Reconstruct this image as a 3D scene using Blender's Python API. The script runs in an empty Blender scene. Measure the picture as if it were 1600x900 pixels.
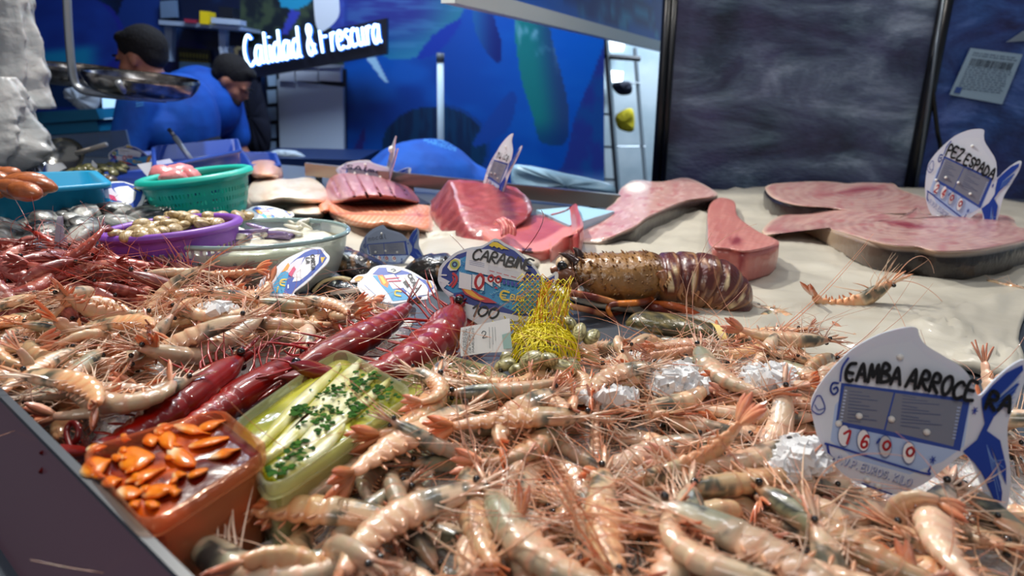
import bpy, bmesh, math, random
import numpy as np
from mathutils import Vector, Matrix, Euler
C = bpy.context.scene.collection
PI = math.pi
rnd = random.Random(7)
# ---------------------------------------------------------------- camera model (counter top is z = 0)
W, H, F = 1600.0, 900.0, 1067.0
PITCH = math.atan(320.0 / F); ROLL = math.radians(1.9)
CAM = Vector((0, 0, .30))
_f = Vector((0, math.cos(PITCH), -math.sin(PITCH))); _r0 = Vector((1, 0, 0)); _u0 = Vector((0, math.sin(PITCH), math.cos(PITCH)))
_r = _r0 * math.cos(ROLL) + _u0 * math.sin(ROLL); _u = _u0 * math.cos(ROLL) - _r0 * math.sin(ROLL)
def ray(px, py): return _r * ((px - 800) / F) + _u * ((450 - py) / F) + _f
def Zp(px, py, z=0.0):
    d = ray(px, py); t = (z - CAM.z) / d.z
    return CAM + d * t
def D(px, py, y):
    d = ray(px, py); return CAM + d * (y / d.y)
def PLN(px, py, p0, n):
    d = ray(px, py); t = (p0 - CAM).dot(n) / d.dot(n)
    return CAM + d * t
def proj(p):
    v = Vector(p) - CAM; w = v.dot(_f)
    return 800 + F * v.dot(_r) / w, 450 - F * v.dot(_u) / w

def lin(c):
    if len(c) == 3: c = (*c, 255)
    o = []
    for v in c[:3]:
        v /= 255.0
        o.append(v / 12.92 if v <= .04045 else ((v + .055) / 1.055) ** 2.4)
    return (o[0], o[1], o[2], 1.0)
def mix(a, b, t):
    t = max(0, min(1, t)); return tuple(a[i] * (1 - t) + b[i] * t for i in range(len(a)))
def sstep(a, b, x):
    t = max(0, min(1, (x - a) / (b - a + 1e-12))); return t * t * (3 - 2 * t)
# cheap value noise
_nr = np.random.RandomState(3); _ng = _nr.rand(64, 64, 64)
def vnoise(x, y, z=0.0):
    xi, yi, zi = math.floor(x), math.floor(y), math.floor(z); fx, fy, fz = x - xi, y - yi, z - zi
    fx = fx * fx * (3 - 2 * fx); fy = fy * fy * (3 - 2 * fy); fz = fz * fz * (3 - 2 * fz)
    a = 0
    for i in (0, 1):
        for j in (0, 1):
            for k in (0, 1):
                a += (fx if i else 1 - fx) * (fy if j else 1 - fy) * (fz if k else 1 - fz) * _ng[(xi + i) % 64, (yi + j) % 64, (zi + k) % 64]
    return a
def fbm(x, y, z=0.0): return .55 * vnoise(x, y, z) + .3 * vnoise(x * 2.1 + 5, y * 2.1, z * 2.1) + .15 * vnoise(x * 4.3, y * 4.3 + 9, z * 4.3)

# ---------------------------------------------------------------- materials
MATS = {}
def mat(name, col=None, rough=.5, metal=0, coat=0, trans=0, alpha=1, emit=None, es=0, bump=None, sss=0, vary=0, ior=1.45, noise=None, spec=.5, coatr=.08, sat=(.95, 1.15)):
    """col None = the mesh's own colour attribute; bump=(scale,strength); noise=(scale, colour2, lo, hi)"""
    if name in MATS: return MATS[name]
    m = bpy.data.materials.new(name); m.use_nodes = True; nt = m.node_tree; b = nt.nodes['Principled BSDF']
    b.inputs['Roughness'].default_value = rough; b.inputs['Metallic'].default_value = metal; b.inputs['IOR'].default_value = ior
    b.inputs['Coat Weight'].default_value = coat; b.inputs['Coat Roughness'].default_value = coatr
    b.inputs['Transmission Weight'].default_value = trans; b.inputs['Alpha'].default_value = alpha
    b.inputs['Specular IOR Level'].default_value = spec
    if sss:
        b.inputs['Subsurface Weight'].default_value = sss; b.inputs['Subsurface Radius'].default_value = (1, .45, .3); b.inputs['Subsurface Scale'].default_value = .006
    src = None
    if col is None:
        a = nt.nodes.new('ShaderNodeAttribute'); a.attribute_name = 'Col'; src = a.outputs['Color']
    else:
        b.inputs['Base Color'].default_value = lin(col)
        if noise or vary:
            r = nt.nodes.new('ShaderNodeRGB'); r.outputs[0].default_value = lin(col); src = r.outputs[0]
    tc = nt.nodes.new('ShaderNodeTexCoord')
    if noise:
        n = nt.nodes.new('ShaderNodeTexNoise'); n.inputs['Scale'].default_value = noise[0]; n.inputs['Detail'].default_value = 5
        nt.links.new(tc.outputs['Object'], n.inputs['Vector'])
        mr = nt.nodes.new('ShaderNodeMapRange'); mr.inputs[1].default_value = noise[2]; mr.inputs[2].default_value = noise[3]
        nt.links.new(n.outputs['Fac'], mr.inputs[0])
        mx = nt.nodes.new('ShaderNodeMix'); mx.data_type = 'RGBA'; nt.links.new(mr.outputs[0], mx.inputs[0])
        nt.links.new(src, mx.inputs[6]); mx.inputs[7].default_value = lin(noise[1]); src = mx.outputs[2]
    if vary:
        oi = nt.nodes.new('ShaderNodeObjectInfo'); hs = nt.nodes.new('ShaderNodeHueSaturation')
        m1 = nt.nodes.new('ShaderNodeMapRange'); m1.inputs[3].default_value = 1 - vary; m1.inputs[4].default_value = 1 + vary * .8
        nt.links.new(oi.outputs['Random'], m1.inputs[0]); nt.links.new(m1.outputs[0], hs.inputs['Value'])
        mu = nt.nodes.new('ShaderNodeMath'); mu.operation = 'MULTIPLY'; mu.inputs[1].default_value = 7.31; nt.links.new(oi.outputs['Random'], mu.inputs[0])
        fr = nt.nodes.new('ShaderNodeMath'); fr.operation = 'FRACT'; nt.links.new(mu.outputs[0], fr.inputs[0])
        m2 = nt.nodes.new('ShaderNodeMapRange'); m2.inputs[3].default_value = sat[0]; m2.inputs[4].default_value = sat[1]
        nt.links.new(fr.outputs[0], m2.inputs[0]); nt.links.new(m2.outputs[0], hs.inputs['Saturation'])
        nt.links.new(src, hs.inputs['Color']); src = hs.outputs[0]
    if src is not None: nt.links.new(src, b.inputs['Base Color'])
    if emit is not None:
        if emit == 'col': nt.links.new(src, b.inputs['Emission Color'])
        else: b.inputs['Emission Color'].default_value = lin(emit)
        b.inputs['Emission Strength'].default_value = es
    if bump:
        n = nt.nodes.new('ShaderNodeTexNoise'); n.inputs['Scale'].default_value = bump[0]; n.inputs['Detail'].default_value = 3
        nt.links.new(tc.outputs['Object'], n.inputs['Vector'])
        bp = nt.nodes.new('ShaderNodeBump'); bp.inputs['Strength'].default_value = bump[1]; bp.inputs['Distance'].default_value = .002 if len(bump) < 3 else bump[2]
        nt.links.new(n.outputs['Fac'], bp.inputs['Height']); nt.links.new(bp.outputs[0], b.inputs['Normal'])
        if coat: nt.links.new(bp.outputs[0], b.inputs['Coat Normal'])
    MATS[name] = m; return m
def clear_mat(name, col, amount, rough=.08, tint=None):
    """thin clear plastic or glass: transparent body with a glossy, faintly coloured film"""
    if name in MATS: return MATS[name]
    m = bpy.data.materials.new(name); m.use_nodes = True; nt = m.node_tree; b = nt.nodes['Principled BSDF']; out = nt.nodes['Material Output']
    b.inputs['Base Color'].default_value = lin(col); b.inputs['Roughness'].default_value = rough
    t = nt.nodes.new('ShaderNodeBsdfTransparent'); t.inputs[0].default_value = lin(tint or (255, 255, 255))
    lw = nt.nodes.new('ShaderNodeLayerWeight'); lw.inputs[0].default_value = .35
    mr = nt.nodes.new('ShaderNodeMapRange'); mr.inputs[3].default_value = amount; mr.inputs[4].default_value = min(1, amount + .4)
    nt.links.new(lw.outputs['Fresnel'], mr.inputs[0])
    mx = nt.nodes.new('ShaderNodeMixShader'); nt.links.new(mr.outputs[0], mx.inputs[0]); nt.links.new(t.outputs[0], mx.inputs[1]); nt.links.new(b.outputs[0], mx.inputs[2])
    nt.links.new(mx.outputs[0], out.inputs[0]); MATS[name] = m; return m

# ---------------------------------------------------------------- mesh builder
class MB:
    def __init__(s): s.v = []; s.f = []; s.c = []; s.m = []
    def add(s, vs, fs, col=(1, 1, 1, 1), mi=0):
        o = len(s.v); s.v += [tuple(p) for p in vs]
        s.f += [tuple(i + o for i in q) for q in fs]; s.m += [mi] * len(fs)
        s.c += list(col) if isinstance(col, list) else [col] * len(vs)
        return s
    def build(s, name, m, parent=None, smooth=True):
        return obj(name, s.mesh(name, m, smooth), parent)
    def mesh(s, name, m, smooth=True):
        me = bpy.data.meshes.new(name); me.from_pydata(s.v, [], s.f)
        ml = m if isinstance(m, (list, tuple)) else [m]
        for x in ml: me.materials.append(x)
        if len(ml) > 1: me.polygons.foreach_set('material_index', s.m)
        if smooth: me.polygons.foreach_set('use_smooth', [True] * len(me.polygons))
        a = me.color_attributes.new('Col', 'FLOAT_COLOR', 'POINT'); a.data.foreach_set('color', np.array(s.c, dtype=np.float32).ravel())
        me.update(); return me
    # shapes
    def box(s, c, d, col=(1, 1, 1, 1), rot=None, mi=0):
        vs = [Vector((x * d[0] / 2, y * d[1] / 2, z * d[2] / 2)) for x in (-1, 1) for y in (-1, 1) for z in (-1, 1)]
        if rot is not None: vs = [rot @ v for v in vs]
        vs = [v + Vector(c) for v in vs]
        return s.add(vs, [(0, 1, 3, 2), (4, 6, 7, 5), (0, 4, 5, 1), (2, 3, 7, 6), (0, 2, 6, 4), (1, 5, 7, 3)], col, mi)
    def tube(s, pts, rad, n=6, col=(1, 1, 1, 1), flat=1.0, mi=0, cap=True):
        pts = [Vector(p) for p in pts]; N = len(pts)
        if not isinstance(rad, (list, tuple)): rad = [rad] * N
        vs = []; cs = []; up = Vector((0, 0, 1)); T0 = (pts[1] - pts[0]).normalized()
        a = T0.cross(up)
        if a.length < .1: a = T0.cross(Vector((1, 0, 0)))
        a.normalize()
        for i in range(N):
            T = (pts[min(i + 1, N - 1)] - pts[max(i - 1, 0)])
            if T.length < 1e-9: T = T0
            T.normalize(); a = (a - T * a.dot(T))
            if a.length < 1e-6: a = T.orthogonal()
            a.normalize(); b = T.cross(a)
            for k in range(n):
                th = 2 * PI * k / n; vs.append(pts[i] + (a * math.cos(th) + b * math.sin(th) * flat) * rad[i])
            cs += [col[i] if isinstance(col, list) else col] * n
        fs = [(i * n + k, i * n + (k + 1) % n, (i + 1) * n + (k + 1) % n, (i + 1) * n + k) for i in range(N - 1) for k in range(n)]
        if cap: fs += [tuple(range(n - 1, -1, -1)), tuple(range((N - 1) * n, N * n))]
        return s.add(vs, fs, cs, mi)
    def loft(s, rings, cols=None, cap=(True, True), closed=True, mi=0):
        n = len(rings[0]); vs = [p for r in rings for p in r]; N = len(rings)
        cs = (1, 1, 1, 1) if cols is None else ([c for r in cols for c in (r if isinstance(r, list) else [r] * n)] if isinstance(cols, list) else cols)
        kk = n if closed else n - 1
        fs = [(i * n + k, (i + 1) * n + k, (i + 1) * n + (k + 1) % n, i * n + (k + 1) % n) for i in range(N - 1) for k in range(kk)]
        if cap[0]: fs.append(tuple(range(n)))
        if cap[1]: fs.append(tuple(range(N * n - 1, (N - 1) * n - 1, -1)))
        return s.add(vs, fs, cs, mi)
    def lathe(s, prof, n=48, origin=(0, 0, 0), sx=1, sy=1, rot=None, col=(1, 1, 1, 1), skip=None, cap=(False, False)):
        R = rot or Matrix.Identity(3); o = Vector(origin)
        rings = [[R @ Vector((r * math.cos(2 * PI * k / n) * sx, r * math.sin(2 * PI * k / n) * sy, z)) + o for k in range(n)] for r, z in prof]
        vs = [p for r in rings for p in r]
        fs = [(i * n + k, i * n + (k + 1) % n, (i + 1) * n + (k + 1) % n, (i + 1) * n + k) for i in range(len(prof) - 1) for k in range(n) if not (skip and skip(i, k))]
        if cap[0]: fs.append(tuple(range(n - 1, -1, -1)))
        if cap[1]: fs.append(tuple(range((len(prof) - 1) * n, len(prof) * n)))
        return s.add(vs, fs, col)
    def ell(s, c, r, rot=None, nu=16, nv=10, col=(1, 1, 1, 1), disp=None):
        R = rot or Matrix.Identity(3); c = Vector(c); vs = []; cs = []
        def P(th, ph):
            d = Vector((math.sin(ph) * math.cos(th), math.sin(ph) * math.sin(th), math.cos(ph)))
            k = disp(d) if disp else 1
            vs.append(R @ Vector((d.x * r[0] * k, d.y * r[1] * k, d.z * r[2] * k)) + c); cs.append(col(d) if callable(col) else col)
        P(0, 0)
        for j in range(1, nv):
            for i in range(nu): P(2 * PI * i / nu, PI * j / nv)
        P(0, PI)
        fs = [(0, 1 + i, 1 + (i + 1) % nu) for i in range(nu)]
        for j in range(nv - 2):
            a = 1 + j * nu
            fs += [(a + i, a + nu + i, a + nu + (i + 1) % nu, a + (i + 1) % nu) for i in range(nu)]
        a = 1 + (nv - 2) * nu; e = len(vs) - 1
        fs += [(a + i, e, a + (i + 1) % nu) for i in range(nu)]
        return s.add(vs, fs, cs)
    def blade(s, p, d, side, L, w, t=.0006, c0=(1, 1, 1, 1), c1=None, bend=None):
        """thin leaf with real thickness"""
        c1 = c1 or c0; d = d.normalized(); side = (side - d * side.dot(d)).normalized(); nn = d.cross(side)
        prof = [(0, .3), (.25, .8), (.55, 1), (.8, .75), (1, .15)]; vs = []; cs = []
        for u, ww in prof:
            q = p + d * L * u + (bend or Vector((0, 0, 0))) * u * u
            for sg in (-1, 1):
                vs.append(q + side * sg * w * ww * .5); cs.append(mix(c0, c1, u))
            vs.append(q + nn * t); cs.append(mix(c0, c1, u)); vs.append(q - nn * t); cs.append(mix(c0, c1, u))
        fs = []
        for i in range(4):
            a = i * 4; b = a + 4
            fs += [(a, a + 2, b + 2, b), (a + 2, a + 1, b + 1, b + 2), (a + 1, a + 3, b + 3, b + 1), (a + 3, a, b, b + 3)]
        return s.add(vs, fs, cs)
    def prism(s, front, back, col=(1, 1, 1, 1)):
        n = len(front)
        return s.add(list(front) + list(back), [tuple(range(n)), tuple(range(2 * n - 1, n - 1, -1))] + [(i, n + i, n + (i + 1) % n, (i + 1) % n) for i in range(n)], col)

def obj(name, me, parent=None):
    o = bpy.data.objects.new(name, me); C.objects.link(o)
    if parent is not None:
        o.parent = parent; o.matrix_parent_inverse = parent.matrix_basis.inverted()
    return o
def tag(o, label, cat, group=None, kind=None):
    o['label'] = label; o['category'] = cat
    if group: o['group'] = group
    if kind: o['kind'] = kind
    return o
def thing(name, label, cat, loc, group=None):
    o = bpy.data.objects.new(name, None); C.objects.link(o); o.location = loc; o.empty_display_size = .02
    return tag(o, label, cat, group)
def struct(o): o['kind'] = 'structure'; return o
def catmull(pts, n=6, closed=True):
    P = [Vector(p) for p in pts]; N = len(P); out = []
    rng = N if closed else N - 1
    for i in range(rng):
        if closed: a, b, c, d = P[i - 1], P[i], P[(i + 1) % N], P[(i + 2) % N]
        else: a, b, c, d = P[max(i - 1, 0)], P[i], P[i + 1], P[min(i + 2, N - 1)]
        for k in range(n):
            t = k / n
            out.append(.5 * ((2 * b) + (c - a) * t + (2 * a - 5 * b + 4 * c - d) * t * t + (3 * b - a - 3 * c + d) * t ** 3))
    if not closed: out.append(P[-1])
    return out
def resample(pts, n, closed=True):
    P = [Vector(p) for p in pts]
    if closed: P = P + [P[0]]
    L = [0]
    for a, b in zip(P, P[1:]): L.append(L[-1] + (b - a).length)
    out = []; j = 0; tot = L[-1]
    for i in range(n):
        s = tot * i / (n if closed else n - 1)
        while j < len(P) - 2 and L[j + 1] < s: j += 1
        t = (s - L[j]) / max(1e-9, L[j + 1] - L[j]); out.append(P[j].lerp(P[j + 1], min(1, t)))
    return out
def card(name, px, y, thick, m, parent=None, col=(1, 1, 1, 1)):
    fr = [D(a, b, y) for a, b in px]; bk = [p + Vector((0, thick, 0)) for p in fr]
    return MB().prism(fr, bk, col).build(name, m, parent, smooth=False)
def inpoly(x, y, poly):
    r = False; n = len(poly); j = n - 1
    for i in range(n):
        xi, yi = poly[i]; xj, yj = poly[j]
        if (yi > y) != (yj > y) and x < (xj - xi) * (y - yi) / (yj - yi) + xi: r = not r
        j = i
    return r

# ---------------------------------------------------------------- stroke lettering
G = {
'A': [[(0,0),(.45,1),(.9,0)],[(.18,.38),(.75,.38)]], 'B': [[(0,0),(.05,1),(.6,.95),(.65,.7),(.1,.55),(.75,.4),(.75,.1),(0,0)]],
'C': [[(.8,.85),(.5,1),(.15,.8),(0,.45),(.2,.08),(.55,0),(.85,.15)]], 'D': [[(0,0),(0,1),(.5,.9),(.8,.5),(.5,.08),(0,0)]],
'E': [[(.75,1),(.05,1),(0,0),(.75,0)],[(.02,.52),(.6,.52)]], 'F': [[(.75,1),(.05,1),(0,0)],[(.02,.52),(.6,.52)]],
'G': [[(.85,1),(.3,.95),(0,.6),(.08,.15),(.5,0),(.75,.1)],[(.1,.5),(.7,.45)]], 'I': [[(.1,0),(.15,1)]],
'K': [[(0,0),(0,1)],[(.7,1),(.02,.45),(.75,0)]], 'L': [[(0,1),(0,0),(.65,0)]], 'M': [[(0,0),(.12,1),(.45,.3),(.8,1),(.95,0)]],
'N': [[(0,0),(.08,1),(.65,0),(.75,1)]], 'O': [[(.4,1),(.08,.8),(0,.4),(.3,0),(.65,.1),(.82,.55),(.65,.92),(.4,1)]],
'P': [[(0,0),(.05,1),(.6,.95),(.65,.6),(.05,.48)]], 'Q': [[(.4,1),(.05,.7),(.1,.2),(.4,0),(.75,.3),(.75,.8),(.4,1)],[(.5,.3),(.85,-.1)]],
'R': [[(0,0),(.05,1),(.6,.95),(.62,.6),(.08,.5),(.75,0)]], 'S': [[(.7,.88),(.35,1),(.05,.78),(.3,.52),(.65,.35),(.5,.03),(.05,.1)]],
'T': [[(0,1),(.8,1)],[(.4,1),(.4,0)]], 'U': [[(0,1),(.05,.2),(.35,0),(.65,.2),(.7,1)]], 'V': [[(0,1),(.4,0),(.8,1)]],
'X': [[(0,0),(.75,1)],[(0,1),(.75,0)]], 'Y': [[(0,1),(.4,.5),(.8,1)],[(.4,.5),(.35,0)]], 'Z': [[(0,1),(.75,1),(0,0),(.8,0)]],
'0': [[(.35,1),(.05,.75),(.02,.3),(.35,0),(.65,.3),(.65,.75),(.35,1)]], '1': [[(.05,.7),(.35,1),(.35,0)]],
'2': [[(.05,.75),(.3,1),(.6,.8),(.5,.5),(.02,0),(.7,0)]], '4': [[(.5,0),(.5,1),(.02,.35),(.75,.35)]],
'6': [[(.6,.9),(.3,.95),(.05,.5),(.1,.1),(.4,0),(.65,.22),(.5,.5),(.1,.4)]], '3': [[(.05,.95),(.6,.85),(.3,.55),(.65,.3),(.4,0),(.02,.1)]],
"'": [[(.2,1.05),(.08,.75)]], '.': [[(.1,0),(.14,.05)]], ',': [[(.15,.1),(.05,-.15)]],
'a': [[(.6,.5),(.3,.6),(.03,.35),(.1,.05),(.35,.03),(.6,.4)],[(.63,.6),(.6,.1),(.8,.03)]],
'l': [[(.15,1),(.1,.1),(.3,.02)]], 'i': [[(.12,.55),(.1,.08),(.28,.02)],[(.14,.8),(.15,.84)]],
'd': [[(.6,.5),(.3,.6),(.03,.35),(.1,.05),(.35,.03),(.58,.3)],[(.68,1),(.6,.1),(.8,.03)]],
'r': [[(.08,0),(.12,.6)],[(.1,.3),(.3,.58),(.5,.55)]], 'e': [[(.08,.3),(.5,.35),(.45,.58),(.2,.58),(.03,.3),(.15,.03),(.45,.03),(.6,.12)]],
's': [[(.5,.55),(.25,.6),(.1,.45),(.4,.28),(.38,.05),(.02,.04)]], 'c': [[(.5,.52),(.25,.6),(.03,.3),(.15,.03),(.52,.1)]],
'u': [[(.05,.6),(.06,.15),(.25,.02),(.5,.15)],[(.55,.6),(.52,.12),(.7,.02)]],
'&': [[(.75,.02),(.2,.7),(.25,.95),(.45,.95),(.5,.75),(.1,.4),(.08,.1),(.35,0),(.7,.35)]],
'*': [[(0,.5),(.6,.5)],[(.15,.1),(.45,.9)],[(.45,.1),(.15,.9)]],
'm': [[(.02,0),(.05,.6),(.3,.58),(.34,0)],[(.32,.45),(.6,.6),(.65,0)]], 'o': [[(.3,.6),(.03,.35),(.15,.03),(.45,.05),(.55,.35),(.3,.6)]],
'n': [[(.02,0),(.05,.6)],[(.05,.45),(.4,.6),(.45,0)]],
}
def strokes(text, x0, y0, x1, y1, h, w=None, gap=.25, slant=0.0, wob=0.0, seed=1):
    """letter strokes in 2-D; the baseline runs from (x0,y0) to (x1,y1) in y-down units, letters are h tall"""
    r = random.Random(seed); adv = []
    for ch in text: adv.append(.5 if ch == ' ' else max(p[0] for st in G[ch] for p in st) + gap)
    tot = sum(adv) - gap; L = math.hypot(x1 - x0, y1 - y0); ux, uy = (x1 - x0) / L, (y1 - y0) / L; vx, vy = uy, -ux
    k = L / tot; out = []; cx = 0
    for ch, a in zip(text, adv):
        if ch != ' ':
            j = r.uniform(-wob, wob); hs = h * (1 + r.uniform(-wob, wob))
            for st in G[ch]:
                c = []
                for (x, y) in st:
                    X = (cx + x + slant * y) * k; Y = y * hs + j * h
                    c.append((x0 + ux * X + vx * Y, y0 + uy * X + vy * Y))
                out.append(c)
        cx += a
    return out
def ribbon2d(pts, w):
    """2-D polygons (quads + round joints) for a stroke of width w"""
    if len(pts) > 2:
        pts = [(p.x, p.y) for p in catmull([(a, b, 0) for a, b in pts], 4, closed=False)]
    out = []
    for (a, b), (c, d) in zip(pts, pts[1:]):
        L = math.hypot(c - a, d - b)
        if L < 1e-9: continue
        nx, ny = -(d - b) / L * w / 2, (c - a) / L * w / 2
        out.append([(a + nx, b + ny), (c + nx, d + ny), (c - nx, d - ny), (a - nx, b - ny)])
    for (a, b) in pts:
        out.append([(a + math.cos(t * PI / 4) * w / 2, b + math.sin(t * PI / 4) * w / 2) for t in range(8)])
    return out
class Sheet:
    """flat printed artwork: 2-D polygons laid on a frame (origin, ux, uy) with the normal nn; each layer a hair above the last"""
    def __init__(s, o, ux, uy, nn): s.o, s.ux, s.uy, s.nn = o, ux, uy, nn; s.mb = MB(); s.lay = 0.0
    def P(s, x, y, h=0): return s.o + s.ux * x + s.uy * y + s.nn * h
    def poly(s, pts, col, up=True):
        if up: s.lay += .00006
        s.mb.add([s.P(x, y, s.lay) for x, y in pts], [tuple(range(len(pts)))], lin(col))
    def line(s, pts, w, col):
        s.lay += .00002
        for k, q in enumerate(ribbon2d(pts, w)):
            s.mb.add([s.P(x, y, s.lay + (k % 5) * .000003) for x, y in q], [tuple(range(len(q)))], lin(col))
    def text(s, *a, w=2, col=(0, 0, 0), **k):
        for st in strokes(*a, **k): s.line(st, w, col)
# ---------------------------------------------------------------- camera, lights
cam_d = bpy.data.cameras.new('camera'); cam = bpy.data.objects.new('camera', cam_d); C.objects.link(cam)
cam_d.sensor_width = 36; cam_d.lens = F / W * 36; cam_d.clip_start = .01; cam_d.clip_end = 100
cam.matrix_world = Matrix(((_r.x, _u.x, -_f.x, CAM.x), (_r.y, _u.y, -_f.y, CAM.y), (_r.z, _u.z, -_f.z, CAM.z), (0, 0, 0, 1)))
cam_d.dof.use_dof = True; cam_d.dof.focus_distance = .72; cam_d.dof.aperture_fstop = 6.0
sc = bpy.context.scene; sc.camera = cam
sc.view_settings.view_transform = 'Standard'; sc.view_settings.look = 'None'; sc.view_settings.gamma = 1; sc.view_settings.use_curve_mapping = False
sc.view_settings.exposure = 0.0
sc.cycles.max_bounces = 8; sc.cycles.transparent_max_bounces = 24; sc.cycles.caustics_reflective = False; sc.cycles.caustics_refractive = False
sc.cycles.sample_clamp_indirect = 4
w = bpy.data.worlds.new('world'); sc.world = w; w.use_nodes = True
w.node_tree.nodes['Background'].inputs[0].default_value = lin((222, 226, 238)); w.node_tree.nodes['Background'].inputs[1].default_value = .26
def area(name, loc, target, power, size, col=(255, 255, 255), sy=None):
    l = bpy.data.lights.new(name, 'AREA'); l.energy = power; l.size = size; l.color = lin(col)[:3]
    if sy: l.shape = 'RECTANGLE'; l.size_y = sy
    o = bpy.data.objects.new(name, l); C.objects.link(o); o.location = loc
    o.rotation_euler = (Vector(target) - Vector(loc)).to_track_quat('-Z', 'Y').to_euler(); return o
area('ceiling_spotlight', (-.75, 1.75, 1.55), (.15, .85, 0), 42, .08, (255, 250, 240))
area('ceiling_spotlight', (-.1, 2.0, 1.7), (.3, 1.0, 0), 20, .12, (255, 250, 240))
area('ceiling_spotlight', (1.2, 1.9, 1.7), (.8, 1.1, 0), 9, .12, (255, 250, 242))
area('added_fill_light', (-.5, -1.0, 1.9), (.1, .9, 0), 12, .9, (255, 246, 236))  # soft fill added behind the camera to brighten surfaces facing it
area('ceiling_tube_light', (0, 1.1, 1.75), (0, .9, 0), 6, 1.2, (240, 246, 255), .12)
area('ceiling_tube_light', (-.6, 3.1, 1.8), (-.4, 3.9, .2), 60, 1.8, (215, 232, 255), .15)
area('ceiling_tube_light', (1.3, 4.9, 1.5), (1.3, 5.2, 0), 50, .7, (225, 240, 255), .3)

# ---------------------------------------------------------------- room shell
FZ, CZ = -1.0, 2.05
def slab_box(name, lo, hi, m):
    c = [(a + b) / 2 for a, b in zip(lo, hi)]; d = [b - a for a, b in zip(lo, hi)]
    return struct(MB().box(c, d).build(name, m, smooth=False))
slab_box('floor', (-4.2, -.6, FZ - .05), (3.4, 5.9, FZ), mat('floor_tile', (70, 76, 88), .35, noise=(6, (52, 58, 70), .4, .6)))
slab_box('ceiling', (-4.2, .8, CZ), (3.4, 5.9, CZ + .05), mat('ceiling_paint', (190, 195, 205), .8))
slab_box('wall_left', (-4.25, -.6, FZ), (-4.2, 5.9, CZ), mat('navy_paint', (14, 30, 68), .6, noise=(2, (20, 48, 105), .45, .65)))
slab_box('wall_store_back', (.2, 5.85, FZ), (3.4, 5.9, CZ), mat('white_store_wall', (205, 220, 228), .6, noise=(3, (165, 188, 200), .4, .7)))
slab_box('wall_right', (3.35, -.6, FZ), (3.4, 5.9, CZ), mat('white_store_wall'))

# printed mural: picture colour at photo coordinates, carried by the wall's own vertices
def ellf(x, y, cx, cy, rx, ry, a=0):
    ca, sa = math.cos(a), math.sin(a); dx, dy = x - cx, y - cy
    u, v = (dx * ca + dy * sa) / rx, (-dx * sa + dy * ca) / ry
    return math.sqrt(u * u + v * v)
POL = {
 'tuna': [(478,-60),(505,10),(545,45),(575,66),(600,88),(625,94),(655,86),(690,62),(722,20),(745,-60)],
 'tunatail': [(722,-40),(738,8),(742,48),(762,84),(776,98),(784,90),(782,60),(772,25),(765,-40)],
 'pec': [(652,92),(672,60),(700,38),(722,30),(706,58),(680,84)],
 'tuna2': [(806,16),(850,4),(862,60),(878,120),(888,170),(884,222),(846,222),(832,180),(812,110)],
 'tuna3': [(950,70),(925,120),(898,185),(886,240),(872,268),(850,282),(905,282),(938,300),(948,220)],
 'finp': [(538,262),(552,236),(566,204),(570,208),(562,262)],
 'drop': [(806,150),(800,190),(780,214),(738,226),(790,150)],
}
POL = {k: [(p.x, p.y) for p in catmull([(a, b, 0) for a, b in v], 5)] for k, v in POL.items()}
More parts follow.
